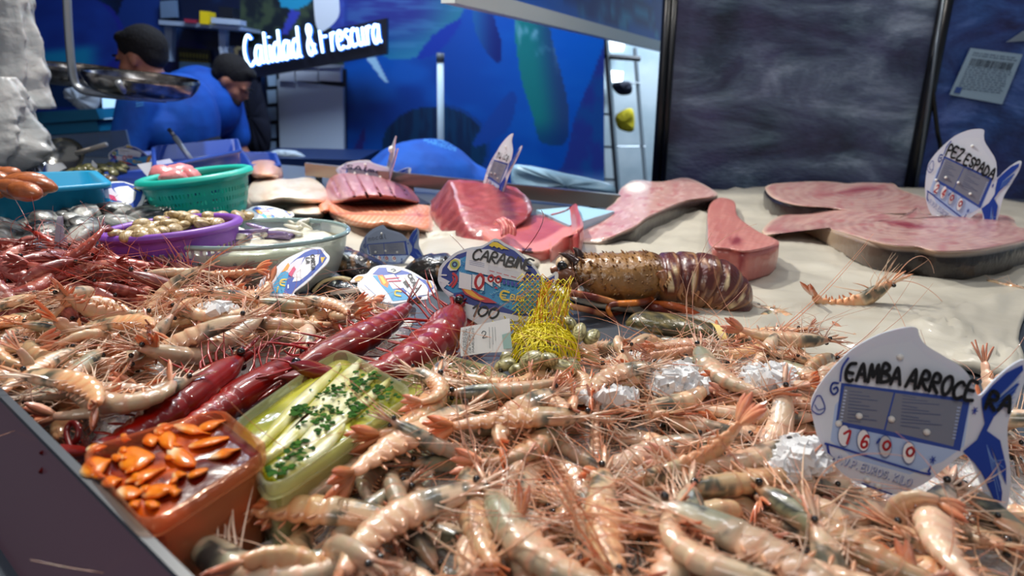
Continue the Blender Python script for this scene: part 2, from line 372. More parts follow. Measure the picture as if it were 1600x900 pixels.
def mural(x, y):
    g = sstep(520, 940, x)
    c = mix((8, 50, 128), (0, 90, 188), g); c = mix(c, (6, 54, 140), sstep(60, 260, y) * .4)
    t = fbm(x / 90, y / 60); c = mix(c, (14, 100, 190), .5 * sstep(.5, .8, t))
    for k in ('tuna2',):
        if inpoly(x, y, POL[k]):
            v = (x - 806) / 80 - sstep(0, 222, y) * .25; c = mix((18, 118, 120), (34, 66, 116), sstep(.2, .75, v)); c = mix(c, (120, 170, 190), .8 * sstep(.55, .75, fbm(x / 11, y / 26)) * sstep(130, 40, y))
            c = mix(c, (10, 50, 110), sstep(180, 222, y) * .7)
    if inpoly(x, y, POL['tuna']):
        v = sstep(20, 95, y + 12 * math.sin(x / 50)); c = mix((34, 44, 120), (34, 112, 150), v); c = mix(c, (36, 132, 140), sstep(640, 720, x) * .7)
        c = mix(c, (70, 130, 170), .4 * sstep(.5, .7, fbm(x / 60, y / 7)))
    if inpoly(x, y, POL['tunatail']): c = mix((22, 90, 150), (14, 36, 110), sstep(735, 780, x))
    if inpoly(x, y, POL['pec']): c = (14, 50, 150)
    if inpoly(x, y, POL['tuna3']): c = mix((34, 52, 132), (20, 70, 140), sstep(.4, .7, fbm(x / 18, y / 30)))
    e = ellf(x, y, 678, 232, 82, 66)
    if e < 1: c = mix((10, 52, 88), (12, 36, 70), sstep(.4, .65, fbm(x / 6, y / 60)))
    elif e < 1.08 and x > 690: c = (14, 60, 130)
    if inpoly(x, y, POL['drop']): c = (20, 66, 150)
    if inpoly(x, y, POL['finp']): c = (40, 40, 112)
    for k in range(5):   # pale pectoral rays
        if 88 < y < 128 and abs(x - (572 + k * 3 + (y - 88) * (.75 - k * .06))) < 1.6: c = (150, 190, 215)
    if y > 262 and x > 840: c = mix(c, (110, 160, 205), sstep(262, 290, y) * .8)
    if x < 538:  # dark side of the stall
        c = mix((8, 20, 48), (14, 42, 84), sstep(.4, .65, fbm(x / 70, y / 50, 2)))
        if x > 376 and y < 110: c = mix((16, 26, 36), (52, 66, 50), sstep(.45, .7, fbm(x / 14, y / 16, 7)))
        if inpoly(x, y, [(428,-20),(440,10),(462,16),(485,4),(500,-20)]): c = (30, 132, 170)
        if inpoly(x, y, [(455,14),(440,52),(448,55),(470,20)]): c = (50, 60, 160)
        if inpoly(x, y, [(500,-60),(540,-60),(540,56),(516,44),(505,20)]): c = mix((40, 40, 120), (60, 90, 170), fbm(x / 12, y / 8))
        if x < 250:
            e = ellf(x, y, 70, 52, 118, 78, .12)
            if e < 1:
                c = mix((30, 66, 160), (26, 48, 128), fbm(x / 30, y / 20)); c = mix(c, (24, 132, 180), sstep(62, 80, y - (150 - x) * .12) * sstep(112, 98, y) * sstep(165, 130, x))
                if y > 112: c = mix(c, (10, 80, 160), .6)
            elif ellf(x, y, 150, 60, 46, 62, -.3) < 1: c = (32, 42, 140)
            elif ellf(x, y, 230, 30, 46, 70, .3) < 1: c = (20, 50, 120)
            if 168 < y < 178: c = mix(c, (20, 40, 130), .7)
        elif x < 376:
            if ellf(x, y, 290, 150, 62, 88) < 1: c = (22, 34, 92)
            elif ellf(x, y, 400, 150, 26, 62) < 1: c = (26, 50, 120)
    elif x < 545 and y < 100: c = mix(c, (30, 50, 130), .6)
    return lin(c)
def picture_wall(name, x0, x1, y0, y1, st, Y, thick, m, fn):
    xs = [x0 + i * st for i in range(int((x1 - x0) / st) + 1)]; ys = [y0 + j * st for j in range(int((y1 - y0) / st) + 1)]
    b = MB(); nx, ny = len(xs), len(ys)
    vs = [D(x, y, Y) for y in ys for x in xs]; cs = [fn(x, y) for y in ys for x in xs]
    b.add(vs, [(j * nx + i, (j + 1) * nx + i, (j + 1) * nx + i + 1, j * nx + i + 1) for j in range(ny - 1) for i in range(nx - 1)], cs)
    loop = [vs[i] for i in (0, nx - 1, ny * nx - 1, (ny - 1) * nx)]; bk = [p + Vector((0, thick, 0)) for p in loop]
    b.add(loop + bk, [(4, 5, 6, 7), (0, 1, 5, 4), (1, 2, 6, 5), (2, 3, 7, 6), (3, 0, 4, 7)], lin((20, 30, 60)))
    return struct(b.build(name, m, smooth=False))
YB = 4.2
m_mural = mat('mural_print', None, .38, spec=.4)
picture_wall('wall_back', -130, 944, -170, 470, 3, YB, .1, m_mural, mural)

# header beam with its own print, running back towards the ladder, and the white rail under it
zh = D(1043, 72, 4.0).z
pA, pB = Zp(1043, 72, zh), Zp(700, -19, zh)
def header():
    n = 60; b = MB(); d = (pB - pA); out = Vector((d.y, -d.x, 0)).normalized() * .06
    rows = 40; vs = []; cs = []
    for j in range(rows + 1):
        for i in range(n + 1):
            p = pA + d * (i / n) + Vector((0, 0, (CZ - zh) * j / rows)); vs.append(p); x, y = proj(p)
            c = mix((14, 70, 170), (26, 100, 190), fbm(x / 40, y / 25))
            if inpoly(x, y, [(872,-10),(905,18),(950,40),(1000,42),(1030,58),(1036,40),(1020,10),(1000,-12)]): c = mix((26, 44, 120), (60, 140, 190), sstep(.5, .7, fbm(x / 20, y / 9)))
            if inpoly(x, y, [(1018,0),(1036,-8),(1040,60),(1028,56)]): c = (24, 60, 150)
            cs.append(lin(c))
    b.add(vs, [(j * (n + 1) + i, j * (n + 1) + i + 1, (j + 1) * (n + 1) + i + 1, (j + 1) * (n + 1) + i) for j in range(rows) for i in range(n)], cs)
    lo = [pA, pB, pB + Vector((0, 0, CZ - zh)), pA + Vector((0, 0, CZ - zh))]; b.add(lo + [p + out for p in lo], [(4, 5, 6, 7), (0, 1, 5, 4), (1, 2, 6, 5), (2, 3, 7, 6), (3, 0, 4, 7)], lin((20, 40, 90)))
    struct(b.build('trim_header', m_mural, smooth=False))
    r = MB(); side = Vector((-d.y, d.x, 0)).normalized() * -.02; q = [pA + side * a + Vector((0, 0, z)) for a, z in ((-1, -.035), (1, -.035), (1, .01), (-1, .01))]
    r.loft([q, [p + d for p in q]]); struct(r.build('trim_rail', mat('white_rail', (205, 215, 215), .4), smooth=False))
header()

# wall sign with lit lettering
YS = 3.9
sg = thing('illuminated_sign', 'dark wall sign with glowing white cursive words about quality and freshness', 'sign', D(490, 80, YS))
def lit_sign():
    fr = [(372, 78), (604, 28), (604, 84), (372, 126)]
    card('backing_board', fr, YS + .02, .06, mat('sign_black', (8, 12, 26), .4), sg)
    b = MB(); bg = MB()
    for st in strokes('Calidad & Frescura', 385, 104, 597, 66, 48, gap=.13, slant=.12):
        pts = catmull([D(x, y, YS) for x, y in st], 4, closed=False)
        b.tube(pts, .0062, 6); bg.tube([p + Vector((0, .012, 0)) for p in pts], .0105, 6)
    b.build('glowing_letters', mat('sign_glow', (255, 255, 255), .5, emit=(205, 238, 255), es=3.2), sg)
    bg.build('letter_edge', mat('sign_edge_glow', (60, 130, 255), .5, emit=(50, 130, 255), es=1.3), sg)
lit_sign()
# fish-shaped ticket above the sign
o = card('wall_price_ticket', catmull([(490,0,0),(492,-30,0),(522,-30,0),(530,10,0),(526,30,0),(505,48,0),(494,40,0)], 5) and [(p.x, p.y) for p in catmull([(490,0,0),(492,-30,0),(522,-30,0),(530,10,0),(526,30,0),(505,48,0),(494,40,0)], 5)], 3.86, .01, mat('ticket_white', (196, 204, 214), .5))
tag(o, 'white fish shaped ticket fixed above the glowing wall sign', 'price tag')

# white board with cupboard boxes over it
bd = thing('white_cold_room_door', 'big pale grey panel door under the glowing wall sign', 'door', D(485, 190, YB - .06))
card('door_panel', [(433, 124), (536, 136), (537, 246), (438, 244)], YB - .08, .05, mat('door_grey', (176, 190, 206), .5), bd)
card('door_frame', [(428, 108), (540, 108), (541, 250), (434, 250)], YB - .025, .03, mat('dark_metal', (30, 34, 42), .4), bd)
g = 'white foam boxes over the panel door'
for k, (a, b_) in enumerate(((436, 460), (462, 496), (498, 532))):
    x = MB(); f0 = [D(p, q, YB - .1) for p, q in ((a, 103), (b_, 103), (b_, 128), (a, 126))]; x.prism(f0, [p + Vector((0, .05, 0)) for p in f0])
    x2 = MB(); f1 = [D(p, q, YB - .11) for p, q in ((a - .5, 101), (b_ + .5, 101), (b_ + .5, 106), (a - .5, 106))]; x2.prism(f1, [p + Vector((0, .07, 0)) for p in f1])
    t = x.build('foam_box', mat('foam_white', (205, 212, 222), .7), smooth=False)
    tag(t, ('narrow', 'middle', 'right end')[k] + ' white foam box above the grey panel door', 'box', g)
    x2.build('lid', mat('foam_white'), t, smooth=False)
lad = thing('wall_rack', 'narrow dark metal rack with white squares beside the panel door', 'rack', D(424, 200, YB - .05))
card('rack_frame', [(414, 110), (434, 108), (436, 246), (420, 246)], YB - .04, .03, mat('dark_metal'), lad)
for k in range(5): card('rack_pane', [(417, 114 + k * 27), (431, 113 + k * 27), (432, 134 + k * 27), (419, 135 + k * 27)], YB - .05, .008, mat('pane_pale', (150, 175, 200), .4), lad)

# white pole
pl = thing('white_pole', 'slim white pole with a grey tip in front of the blue mural', 'pole', D(688, 250, 3.3))
MB().tube([D(688, 96, 3.3), D(688.5, 208, 3.3), D(689, 420, 3.3)], .016, 12).build('pole_shaft', mat('pole_white', (190, 215, 225), .4), pl)
MB().tube([D(688, 83, 3.3), D(688, 97, 3.3)], .018, 12).build('pole_tip', mat('pole_grey', (88, 96, 104), .5), pl)

# ladder in the store
ld = thing('step_ladder', 'tall aluminium step ladder standing in the bright store room', 'ladder', D(970, 300, 5.0))
m_al = mat('aluminium', (170, 178, 184), .35, metal=.85)
def bar(a, b_, r, m, par, name, Y=5.0, Y2=None):
    MB().tube([D(*a, Y), D(*b_, Y2 or Y)], r, 6, flat=.5).build(name, m, par, smooth=False)
bar((946, 60), (975, 420), .045, m_al, ld, 'side_rail'); bar((938, 150), (948, 420), .035, m_al, ld, 'side_rail', 5.3, 5.3)
bar((992, 75), (1018, 400), .03, m_al, ld, 'side_rail', 5.3, 5.2)
for y in (178, 229, 280, 331): bar((938 + (y - 178) * .05, y), (958 + (y - 178) * .08, y + 1), .02, m_al, ld, 'rung')
for y in (130, 229, 300): bar((960, y), (1000 + (y - 130) * .08, y), .014, m_al, ld, 'rung', 5.25, 5.25)
bar((943, 88), (1000, 92), .04, mat('dark_metal'), ld, 'top_step')
o = card('store_window_lamp', [(950, 110), (974, 112), (972, 128), (952, 128)], 5.7, .03, mat('lamp_glow', (255, 255, 255), .5, emit=(235, 248, 255), es=5)); tag(o, 'bright glowing white lamp seen between the ladder rails', 'lamp')
o = card('store_ceiling_lamp', [(948, 60), (978, 62), (974, 80), (950, 80)], 5.7, .03, mat('lamp_glow2', (255, 255, 255), .5, emit=(220, 240, 255), es=1.6)); tag(o, 'pale ceiling lamp above the ladder top', 'lamp')
def cloth_blob(name, px, Y, m, label, cat):
    P = catmull([(a, b, 0) for a, b in px], 5); n = len(P); cx = sum(p.x for p in P) / n; cy = sum(p.y for p in P) / n
    b = MB(); rings = []
    for s_, d_ in ((.05, -.03), (.6, -.028), (.9, -.018), (1, 0), (.9, .015), (.05, .02)):
        rings.append([D(cx + (p.x - cx) * s_, cy + (p.y - cy) * s_, Y) + Vector((0, d_ + .006 * math.sin(p.x * .9), 0)) for p in P])
    o = b.loft(rings).build(name, m); tag(o, label, cat); return o
cloth_blob('yellow_cloth', [(964,178),(988,170),(990,204),(970,203),(962,192)], 4.9, mat('yellow_cloth', (214, 196, 40), .8), 'yellow cloth hanging on the ladder rung', 'cloth')
cloth_blob('dark_glove', [(958,130),(984,128),(987,145),(972,149),(960,142)], 4.9, mat('dark_glove', (14, 22, 48), .7), 'dark blue glove hanging on the ladder', 'glove')

# dark textured panels on the right
def panel_mat(name, cols, scale, rot, purple):
    m = bpy.data.materials.new(name); m.use_nodes = True; nt = m.node_tree; b = nt.nodes['Principled BSDF']; L = nt.links.new
    tc = nt.nodes.new('ShaderNodeTexCoord'); mp = nt.nodes.new('ShaderNodeMapping'); mp.inputs['Rotation'].default_value = (0, rot, 0); mp.inputs['Scale'].default_value = scale
    L(tc.outputs['Object'], mp.inputs['Vector'])
    n = nt.nodes.new('ShaderNodeTexNoise'); n.inputs['Scale'].default_value = 3.2; n.inputs['Detail'].default_value = 7; n.inputs['Roughness'].default_value = .62; n.inputs['Distortion'].default_value = .6; L(mp.outputs[0], n.inputs['Vector'])
    cr = nt.nodes.new('ShaderNodeValToRGB'); L(n.outputs['Fac'], cr.inputs[0]); e = cr.color_ramp.elements
    e[0].position = .38; e[0].color = lin(cols[0]); e[1].position = .7; e[1].color = lin(cols[3])
    for p, c in ((.47, cols[1]), (.57, cols[2])): x = e.new(p); x.color = lin(c)
    n2 = nt.nodes.new('ShaderNodeTexNoise'); n2.inputs['Scale'].default_value = 5.5; n2.inputs['Detail'].default_value = 4; L(tc.outputs['Object'], n2.inputs['Vector'])
    mr = nt.nodes.new('ShaderNodeMapRange'); mr.inputs[1].default_value = .265; mr.inputs[2].default_value = .75; mr.inputs[4].default_value = .5; L(n2.outputs['Fac'], mr.inputs[0])
    mx = nt.nodes.new('ShaderNodeMix'); mx.data_type = 'RGBA'; L(mr.outputs[0], mx.inputs[0]); L(cr.outputs[0], mx.inputs[6]); mx.inputs[7].default_value = lin(purple)
    L(mx.outputs[2], b.inputs['Base Color']); b.inputs['Roughness'].default_value = .42
    n3 = nt.nodes.new('ShaderNodeTexVoronoi'); n3.inputs['Scale'].default_value = 60; L(mp.outputs[0], n3.inputs['Vector'])
    bp = nt.nodes.new('ShaderNodeBump'); bp.inputs['Strength'].default_value = .35; bp.inputs['Distance'].default_value = .003; L(n3.outputs['Distance'], bp.inputs['Height']); L(bp.outputs[0], b.inputs['Normal'])
    return m
YP = 2.35
sp = card('wall_right_panel', [(1042, -60), (1496, -60), (1408, 345), (1022, 345)], YP, .04, panel_mat('wet_rock_print', [(16, 27, 42), (40, 58, 74), (82, 102, 116), (150, 168, 184)], (.8, 1, 2.4), .75, (92, 84, 130))); struct(sp)
P2 = card('wall_right_end', [(1480, -60), (1760, -60), (1760, 430), (1396, 430)], YP + .06, .04, panel_mat('blue_rock_print', [(12, 22, 54), (30, 56, 110), (48, 86, 150), (110, 140, 210)], (1, 1, 2.2), .2, (64, 56, 130))); struct(P2)
m_bl = mat('black_frame', (8, 10, 16), .35)
def vbar(name, xt, xb, r, m, Y=YP - .02):
    o = MB().tube([D(xt, -60, Y), D(xb, 345, Y)], r, 8).build(name, m); return struct(o)
vbar('trim_1', 1058, 1030, .012, m_bl); vbar('trim_2', 1047, 1020, .014, m_bl); vbar('trim_3', 1490, 1412, .022, m_bl, YP - .01)
vbar('trim_4', 1482, 1424, .006, mat('rod_grey', (96, 104, 112), .3, metal=.6), YP - .035)
cb = MB().tube(catmull([D(1494, -60, YP), D(1470, 60, YP - .02), D(1456, 110, YP - .03), D(1464, 200, YP - .02), D(1470, 235, YP), D(1480, 345, YP)], 6, closed=False), .007, 8).build('power_cable', mat('cable_black', (10, 11, 14), .4)); tag(cb, 'black cable hanging down the blue wall beside the frame', 'cable')
# printed label sheet on the blue wall
ls = thing('label_sheet', 'white printed notice with a barcode stuck on the blue wall', 'notice', D(1540, 120, YP + .04))
q = [(1517, 75), (1598, 85), (1566, 163), (1484, 148)]
card('paper', q, YP + .045, .004, mat('paper_blue', (150, 176, 196), .6), ls)
def sheet_on(y, p0, pu, pv):
    o_, a, b_ = D(*p0, y), D(*pu, y), D(*pv, y); return Sheet(o_, a - o_, b_ - o_, Vector((0, -1, 0)))
s_ = sheet_on(YP + .0445, (1517, 75), (1598, 85), (1484, 148))
rr = random.Random(5); x = .1
while x < .9:
    wd = rr.uniform(.008, .02); s_.poly([(x, .2), (x + wd, .2), (x + wd, .36), (x, .36)], (30, 40, 60)); x += wd + rr.uniform(.008, .02)
for k in range(12):
    yy = .08 + .05 * k if k < 2 else .38 + .05 * (k - 2); x = .08
    while x < .9: wd = rr.uniform(.03, .12); s_.poly([(x, yy), (min(.94, x + wd), yy), (min(.94, x + wd), yy + .018), (x, yy + .018)], (84, 104, 130), up=False); x += wd + .025
s_.poly([(.05, .82), (.17, .82), (.17, .95), (.05, .95)], (50, 80, 150)); s_.mb.build('print', mat('ink', None, .6), ls, smooth=False)
o = card('fish_head_print', [(1572, 66), (1600, 48), (1640, 40), (1640, 66), (1600, 64)], YP + .05, .003, mat('fish_grey', (120, 134, 150), .6)); tag(o, 'grey pointed fish snout printed at the wall edge above the notice', 'decal')

# shelf with things, left
YL = 4.0
sh = thing('wall_shelf', 'white wall shelf carrying a yellow box and dark gear', 'shelf', D(312, 42, YL))
card('shelf_board', [(248, 31), (376, 41), (376, 47), (248, 38)], YL - .1, .3, mat('shelf_white', (150, 168, 190), .5), sh)
for a in (262, 346): card('bracket', [(a - 5, 40), (a + 7, 41), (a + 5, 96), (a - 3, 95)], YL - .02, .05, mat('shelf_white'), sh)
for nm, px, c_, lb, ct in (('yellow_box', [(312, 17), (326, 18), (326, 38), (312, 37)], (228, 200, 20), 'small bright yellow box on the wall shelf', 'box'),
    ('white_case', [(330, 27), (375, 31), (375, 39), (330, 36)], (170, 186, 205), 'flat pale case on the right end of the wall shelf', 'case'),
    ('black_device', [(342, 10), (364, 12), (364, 28), (342, 27)], (14, 20, 32), 'black device standing on the pale case', 'device'),
    ('red_scissors', [(288, 29), (306, 31), (306, 36), (288, 35)], (150, 40, 60), 'small red handled tool lying on the wall shelf', 'tool'),
    ('framed_picture', [(250, 2), (275, 0), (277, 27), (251, 28)], (96, 120, 150), 'small pale framed picture above the wall shelf', 'picture')):
    f0 = [D(a, b_, YL - .12 if nm != 'framed_picture' else YL + .16) for a, b_ in px]; dp = .09 if nm != 'framed_picture' else .02
    bm_ = MB().prism(f0, [p + Vector((0, dp, 0)) for p in f0]); cN = lin(c_)
    o = bm_.build(nm, mat('m_' + nm, c_, .5), smooth=False); tag(o, lb, ct)
nb = thing('wall_poster', 'dark poster with yellow print above a pale notice on the back wall', 'poster', D(302, 100, YL + .18))
card('poster_sheet', [(277, 74), (328, 78), (334, 124), (280, 122)], YL + .17, .01, mat('poster_dark', (26, 28, 24), .5), nb)
s_ = sheet_on(YL + .168, (277, 74), (328, 78), (280, 122))
for k in range(9):
    for j in range(3):
        x = .06 + k * .1; s_.poly([(x, .15 + j * .22), (x + .07, .15 + j * .22), (x + .06, .3 + j * .22), (x, .3 + j * .22)], (120, 116, 50), up=False)
s_.mb.build('print', mat('ink'), nb, smooth=False)
card('lower_notice', [(280, 96), (328, 99), (331, 128), (279, 128)], YL + .16, .006, mat('notice_pale', (120, 170, 205), .5), nb)
g = 'papers and folders leaning behind the second fishmonger'
for k, (a, c_) in enumerate(((345, (190, 200, 210)), (352, (160, 176, 196)), (361, (60, 70, 90)), (369, (136, 122, 84)))):
    f0 = [D(p, q, YL - .05) for p, q in ((a - 4, 74 + k * 1), (a + 1, 72), (a + 14, 112), (a + 9, 112))]
    o = MB().prism(f0, [p + Vector((0, .12, 0)) for p in f0]).build('paper_folder', mat('m_folder%d' % k, c_, .6), smooth=False)
    tag(o, ('white', 'light blue', 'dark', 'tan')[k] + ' folder leaning in the row under the wall shelf', 'folder', g)
# monitor
mo = thing('computer_monitor', 'black framed monitor with a glowing pale blue screen', 'monitor', D(185, 205, 3.75))
card('bezel', [(155, 148), (212, 150), (214, 200), (160, 199)], 3.75, .04, mat('black_plastic', (12, 14, 18), .4), mo)
card('screen', [(159, 151), (208, 153), (206, 195), (163, 194)], 3.745, .004, mat('screen_glow', (200, 230, 255), .3, emit=(170, 215, 255), es=1.1), mo)
MB().tube([D(188, 198, 3.78), D(190, 235, 3.78)], .02, 8).build('stand', mat('black_plastic'), mo)
cloth_blob('paper_towel', [(100,140),(122,136),(150,142),(156,158),(148,174),(126,172),(112,160),(102,152)], 3.6, mat('towel_white', (186, 198, 210), .8), 'crumpled white paper hanging left of the monitor', 'paper')
cloth_blob('brown_bag', [(36,142),(50,136),(56,156),(50,172),(38,170)], 2.9, mat('bag_brown', (120, 56, 26), .7), 'small brown bag beside the hanging plastic bags', 'bag')
# dark apron / coat hanging beside second man
cloth_blob('hanging_dark_coat', [(388,112),(404,108),(412,150),(424,200),(420,238),(398,242),(372,236),(366,190),(376,150)], 3.95, mat('coat_dark', (10, 15, 34), .9), 'dark coat hanging to the right of the bending fishmonger', 'coat')
# ---------------------------------------------------------------- counter
m_steel = mat('brushed_steel', (150, 156, 162), .3, metal=.9, noise=(30, (118, 124, 132), .4, .6))
ct = thing('fish_counter', 'steel topped fish counter carrying all the seafood', 'counter', (0, 1, FZ))
cpoly = [(-1.75, .2), (1.75, .2), (1.75, 2.16), (.36, 2.16), (.36, 1.86), (-.45, 2.3), (-1.75, 2.7)]
MB().prism([Vector((x, y, 0)) for x, y in cpoly][::-1], [Vector((x, y, -.04)) for x, y in cpoly][::-1]).build('counter_top', mat('counter_top_steel', (96, 104, 114), .35, metal=.6), ct, smooth=False)
MB().prism([Vector((x * .97, .05 + y * .96, -.04)) for x, y in cpoly][::-1], [Vector((x * .97, .05 + y * .96, FZ)) for x, y in cpoly][::-1]).build('counter_body', mat('counter_body', (30, 60, 130), .5), ct, smooth=False)
# steel back rail
a, b_ = D(478, 262, 2.0), D(968, 313, 1.72)
q0 = lambda p: [p + Vector((0, y, z)) for y, z in ((-.012, -.012), (.012, -.012), (.012, .012), (-.012, .012))]
br = thing('back_rail', 'slanting steel rail behind the tuna and salmon', 'rail', (a.x, a.y, 0))
q0 = lambda p: [p + Vector((0, y, z)) for y, z in ((-.01, -.022), (.01, -.022), (.01, .014), (-.01, .014))]
MB().loft([q0(a), q0(b_)]).build('rail_bar', mat('rail_steel', (150, 140, 132), .28, metal=.9), br, smooth=False)
for t in (.04, .93):
    p = a.lerp(b_, t) + Vector((0, .015, 0)); MB().tube([p, Vector((p.x, p.y, 0))], .01, 8).build('rail_post', m_steel, br)

# glass guard, near left
g0, g1 = Zp(-40, 575, .075), Zp(290, 905, .075); dg = (g1 - g0).normalized(); g0 = g0 - dg * .05; g1 = g1 + dg * .05
ng = Vector((-dg.y, dg.x, 0))
if ng.y < 0: ng = -ng
gg = thing('glass_guard', 'dark tinted glass guard with a grey edge at the near left', 'glass guard', (g0.x, g0.y, 0))
def wallslab(p, q, z0, z1, t, lean=0):
    off = ng * t; l = ng * lean
    return MB().loft([[x + Vector((0, 0, z0)) - l, x + off + Vector((0, 0, z0)) - l, x + off + Vector((0, 0, z1)), x + Vector((0, 0, z1))] for x in (Vector((p.x, p.y, 0)), Vector((q.x, q.y, 0)))])
wallslab(g0, g1, -.2, .068, .006, .12).build('glass_pane', clear_mat('tinted_glass', (112, 86, 100), .74, .16, (150, 120, 136)), gg, smooth=False)
wallslab(g0, g1, .066, .072, .005).build('edge_strip', mat('edge_grey', (66, 74, 84), .4), gg, smooth=False)

# ---------------------------------------------------------------- paper sheets
def sheet(name, px, z, label, m, amp=.0055, seed=1, n=150, thick=.004, hole=None):
    P = [(p.x, p.y) for p in resample(catmull([(a, b, 0) for a, b in px], 5), n)]
    cx = sum(p[0] for p in P) / n; cy = sum(p[1] for p in P) / n; b = MB(); rings = []; R = 44
    for k in range(R + 1):
        s = 1 - .98 * k / R; rg = []
        for (x, y) in P:
            p = Zp(cx + (x - cx) * s, cy + (y - cy) * s, z)
            h = (abs(fbm(p.x * 7 + seed, p.y * 22 + p.x * 6)- .5) * 2) ** 1.0 * amp * 2 + amp * 1.6 * (1 - sstep(0, .02, abs(fbm(p.x * 2.1 + 3 * seed, p.y * 3.5) - .5)))
            rg.append(p + Vector((0, 0, h)))
        rings.append(rg)
    rings.insert(0, [Vector((p.x, p.y, z - thick)) for p in rings[0]])
    o = b.loft(rings, cap=(True, True)).build(name, m); tag(o, label, 'paper'); return o
m_pap = mat('greaseproof_paper', (192, 187, 173), .42, noise=(5, (172, 167, 154), .4, .65), bump=(16, .5, .006), coat=.15)
sheet('display_paper', [(838,425),(872,385),(930,340),(990,312),(1120,300),(1200,292),(1330,290),(1500,300),(1640,330),(1760,400),(1640,440),(1592,520),(1601,575),(1575,592),(1440,560),(1340,610),(1220,575),(1150,520),(1040,492),(930,476),(860,450)], .008, 'big creased off-white paper sheet under lobster, tuna and swordfish', m_pap, seed=2)
sheet('display_paper', [(530,335),(600,330),(690,350),(870,392),(850,410),(760,425),(600,425),(520,400)], .006, 'smaller white paper sheet under the salmon fillet', m_pap, seed=9)

# ---------------------------------------------------------------- cut fish
m_meat = mat('fish_meat', None, .36, coat=.45, coatr=.12, bump=(55, .7, .003), sss=.1)
def slab(name, px, zt, zb, colf, sidef, label, cat, n=150, R=26, round_=.004, dome=0, pw=2, bumpf=None, m=None, cen=None, smooth_out=True):
    P = catmull([(a, b, 0) for a, b in px], 5) if smooth_out else [Vector((a, b, 0)) for a, b in px]
    P = [(p.x, p.y) for p in resample(P, n)]; cx, cy = cen or (sum(p[0] for p in P) / n, sum(p[1] for p in P) / n)
    zf = zt if callable(zt) else (lambda x, y: zt); rings = []; cols = []
    for k in range(R + 1):
        s = 1 - .985 * (k / R) ** .9; rg = []; cc = []
        for i, (x, y) in enumerate(P):
            X, Y = cx + (x - cx) * s, cy + (y - cy) * s
            z = zf(X, Y) + dome * (1 - s ** pw) - (round_ if k == 0 else 0) + (bumpf(X, Y, s) if bumpf else 0)
            rg.append(Zp(X, Y, z)); cc.append(lin(colf(X, Y, s)))
        rings.append(rg); cols.append(cc)
    lo = []; lc = []
    for t in (1, .8, .55, .3, .1, 0):
        rg = []; cc = []
        for i, p in enumerate(rings[0]):
            z = zb + (p.z - zb) * t; out = (1 - abs(2 * t - 1)) * .0025
            c0 = Zp(cx, cy, p.z); dr = Vector((p.x - c0.x, p.y - c0.y, 0)).normalized()
            rg.append(Vector((p.x, p.y, z)) + dr * out); cc.append(lin(sidef(P[i][0], P[i][1], t)))
        lo.append(rg); lc.append(cc)
    rings = lo[::-1] + rings; cols = lc[::-1] + cols
    o = MB().loft(rings, cols).build(name, m or m_meat); tag(o, label, cat); return o
def c7(pts, s=3.636, ox=1160, oy=260): return [(ox + x / s, oy + y / s) for x, y in pts]
def sword_col(bx, by, hx, warm=1.0):
    def f(x, y, s):
        d = math.hypot((x - bx) * .55, (y - by) * 2.2); c = mix((200, 160, 150), (168, 122, 120), fbm(x / 30, y / 9)); c = mix(c, (150, 92, 96), .5 * sstep(.5, .75, fbm(x / 11, y / 4, 6)))
        c = mix(c, (208, 180, 170), .5 * (math.sin(d * .75 + 2 * fbm(x / 20, y / 8)) * .5 + .5))
        c = mix(c, (132, 36, 54), .85 * sstep(30, 6, abs(y - by - 5 * math.sin(x / 28)) * 2.6 + abs(x - bx) * .3 + 14 * fbm(x / 9, y / 5)))
        c = mix(c, (166, 84, 92), .5 * sstep(.55, .75, fbm(x / 16, y / 5, 4)))
        if s > .965: c = (216, 190, 172)
        return c
    return f
ob = 'fish steak'
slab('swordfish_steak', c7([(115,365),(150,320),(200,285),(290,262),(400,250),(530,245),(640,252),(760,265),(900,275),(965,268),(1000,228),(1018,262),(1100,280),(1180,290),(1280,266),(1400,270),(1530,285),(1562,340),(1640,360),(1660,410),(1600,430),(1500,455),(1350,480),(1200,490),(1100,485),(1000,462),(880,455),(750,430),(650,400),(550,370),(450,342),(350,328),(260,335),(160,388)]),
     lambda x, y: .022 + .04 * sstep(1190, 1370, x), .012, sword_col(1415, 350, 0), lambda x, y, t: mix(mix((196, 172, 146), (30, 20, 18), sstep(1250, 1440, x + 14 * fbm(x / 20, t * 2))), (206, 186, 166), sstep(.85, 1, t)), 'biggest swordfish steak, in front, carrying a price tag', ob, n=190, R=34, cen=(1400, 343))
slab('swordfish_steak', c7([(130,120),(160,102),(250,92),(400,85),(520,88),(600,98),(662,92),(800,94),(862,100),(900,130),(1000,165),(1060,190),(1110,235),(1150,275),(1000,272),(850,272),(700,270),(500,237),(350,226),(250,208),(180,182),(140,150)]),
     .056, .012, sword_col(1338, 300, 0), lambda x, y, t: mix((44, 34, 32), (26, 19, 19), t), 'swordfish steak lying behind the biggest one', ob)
def wcol(x, y, s):
    c = mix((210, 168, 160), (194, 142, 138), fbm(x / 22, y / 8)); c = mix(c, (178, 82, 92), .6 * sstep(.56, .72, fbm(x / 12, y / 5, 3)) * sstep(1110, 1000, x))
    c = mix(c, (232, 205, 200), .6 * sstep(.55, .7, fbm(x / 7, y / 3, 8)))
    e = ellf(x, y, 993, 292, 15, 7)
    if e < 1: c = mix((238, 224, 210), (250, 240, 228), e)
    elif e < 1.35: c = (226, 196, 188)
    if s > .965: c = (214, 190, 178)
    return c
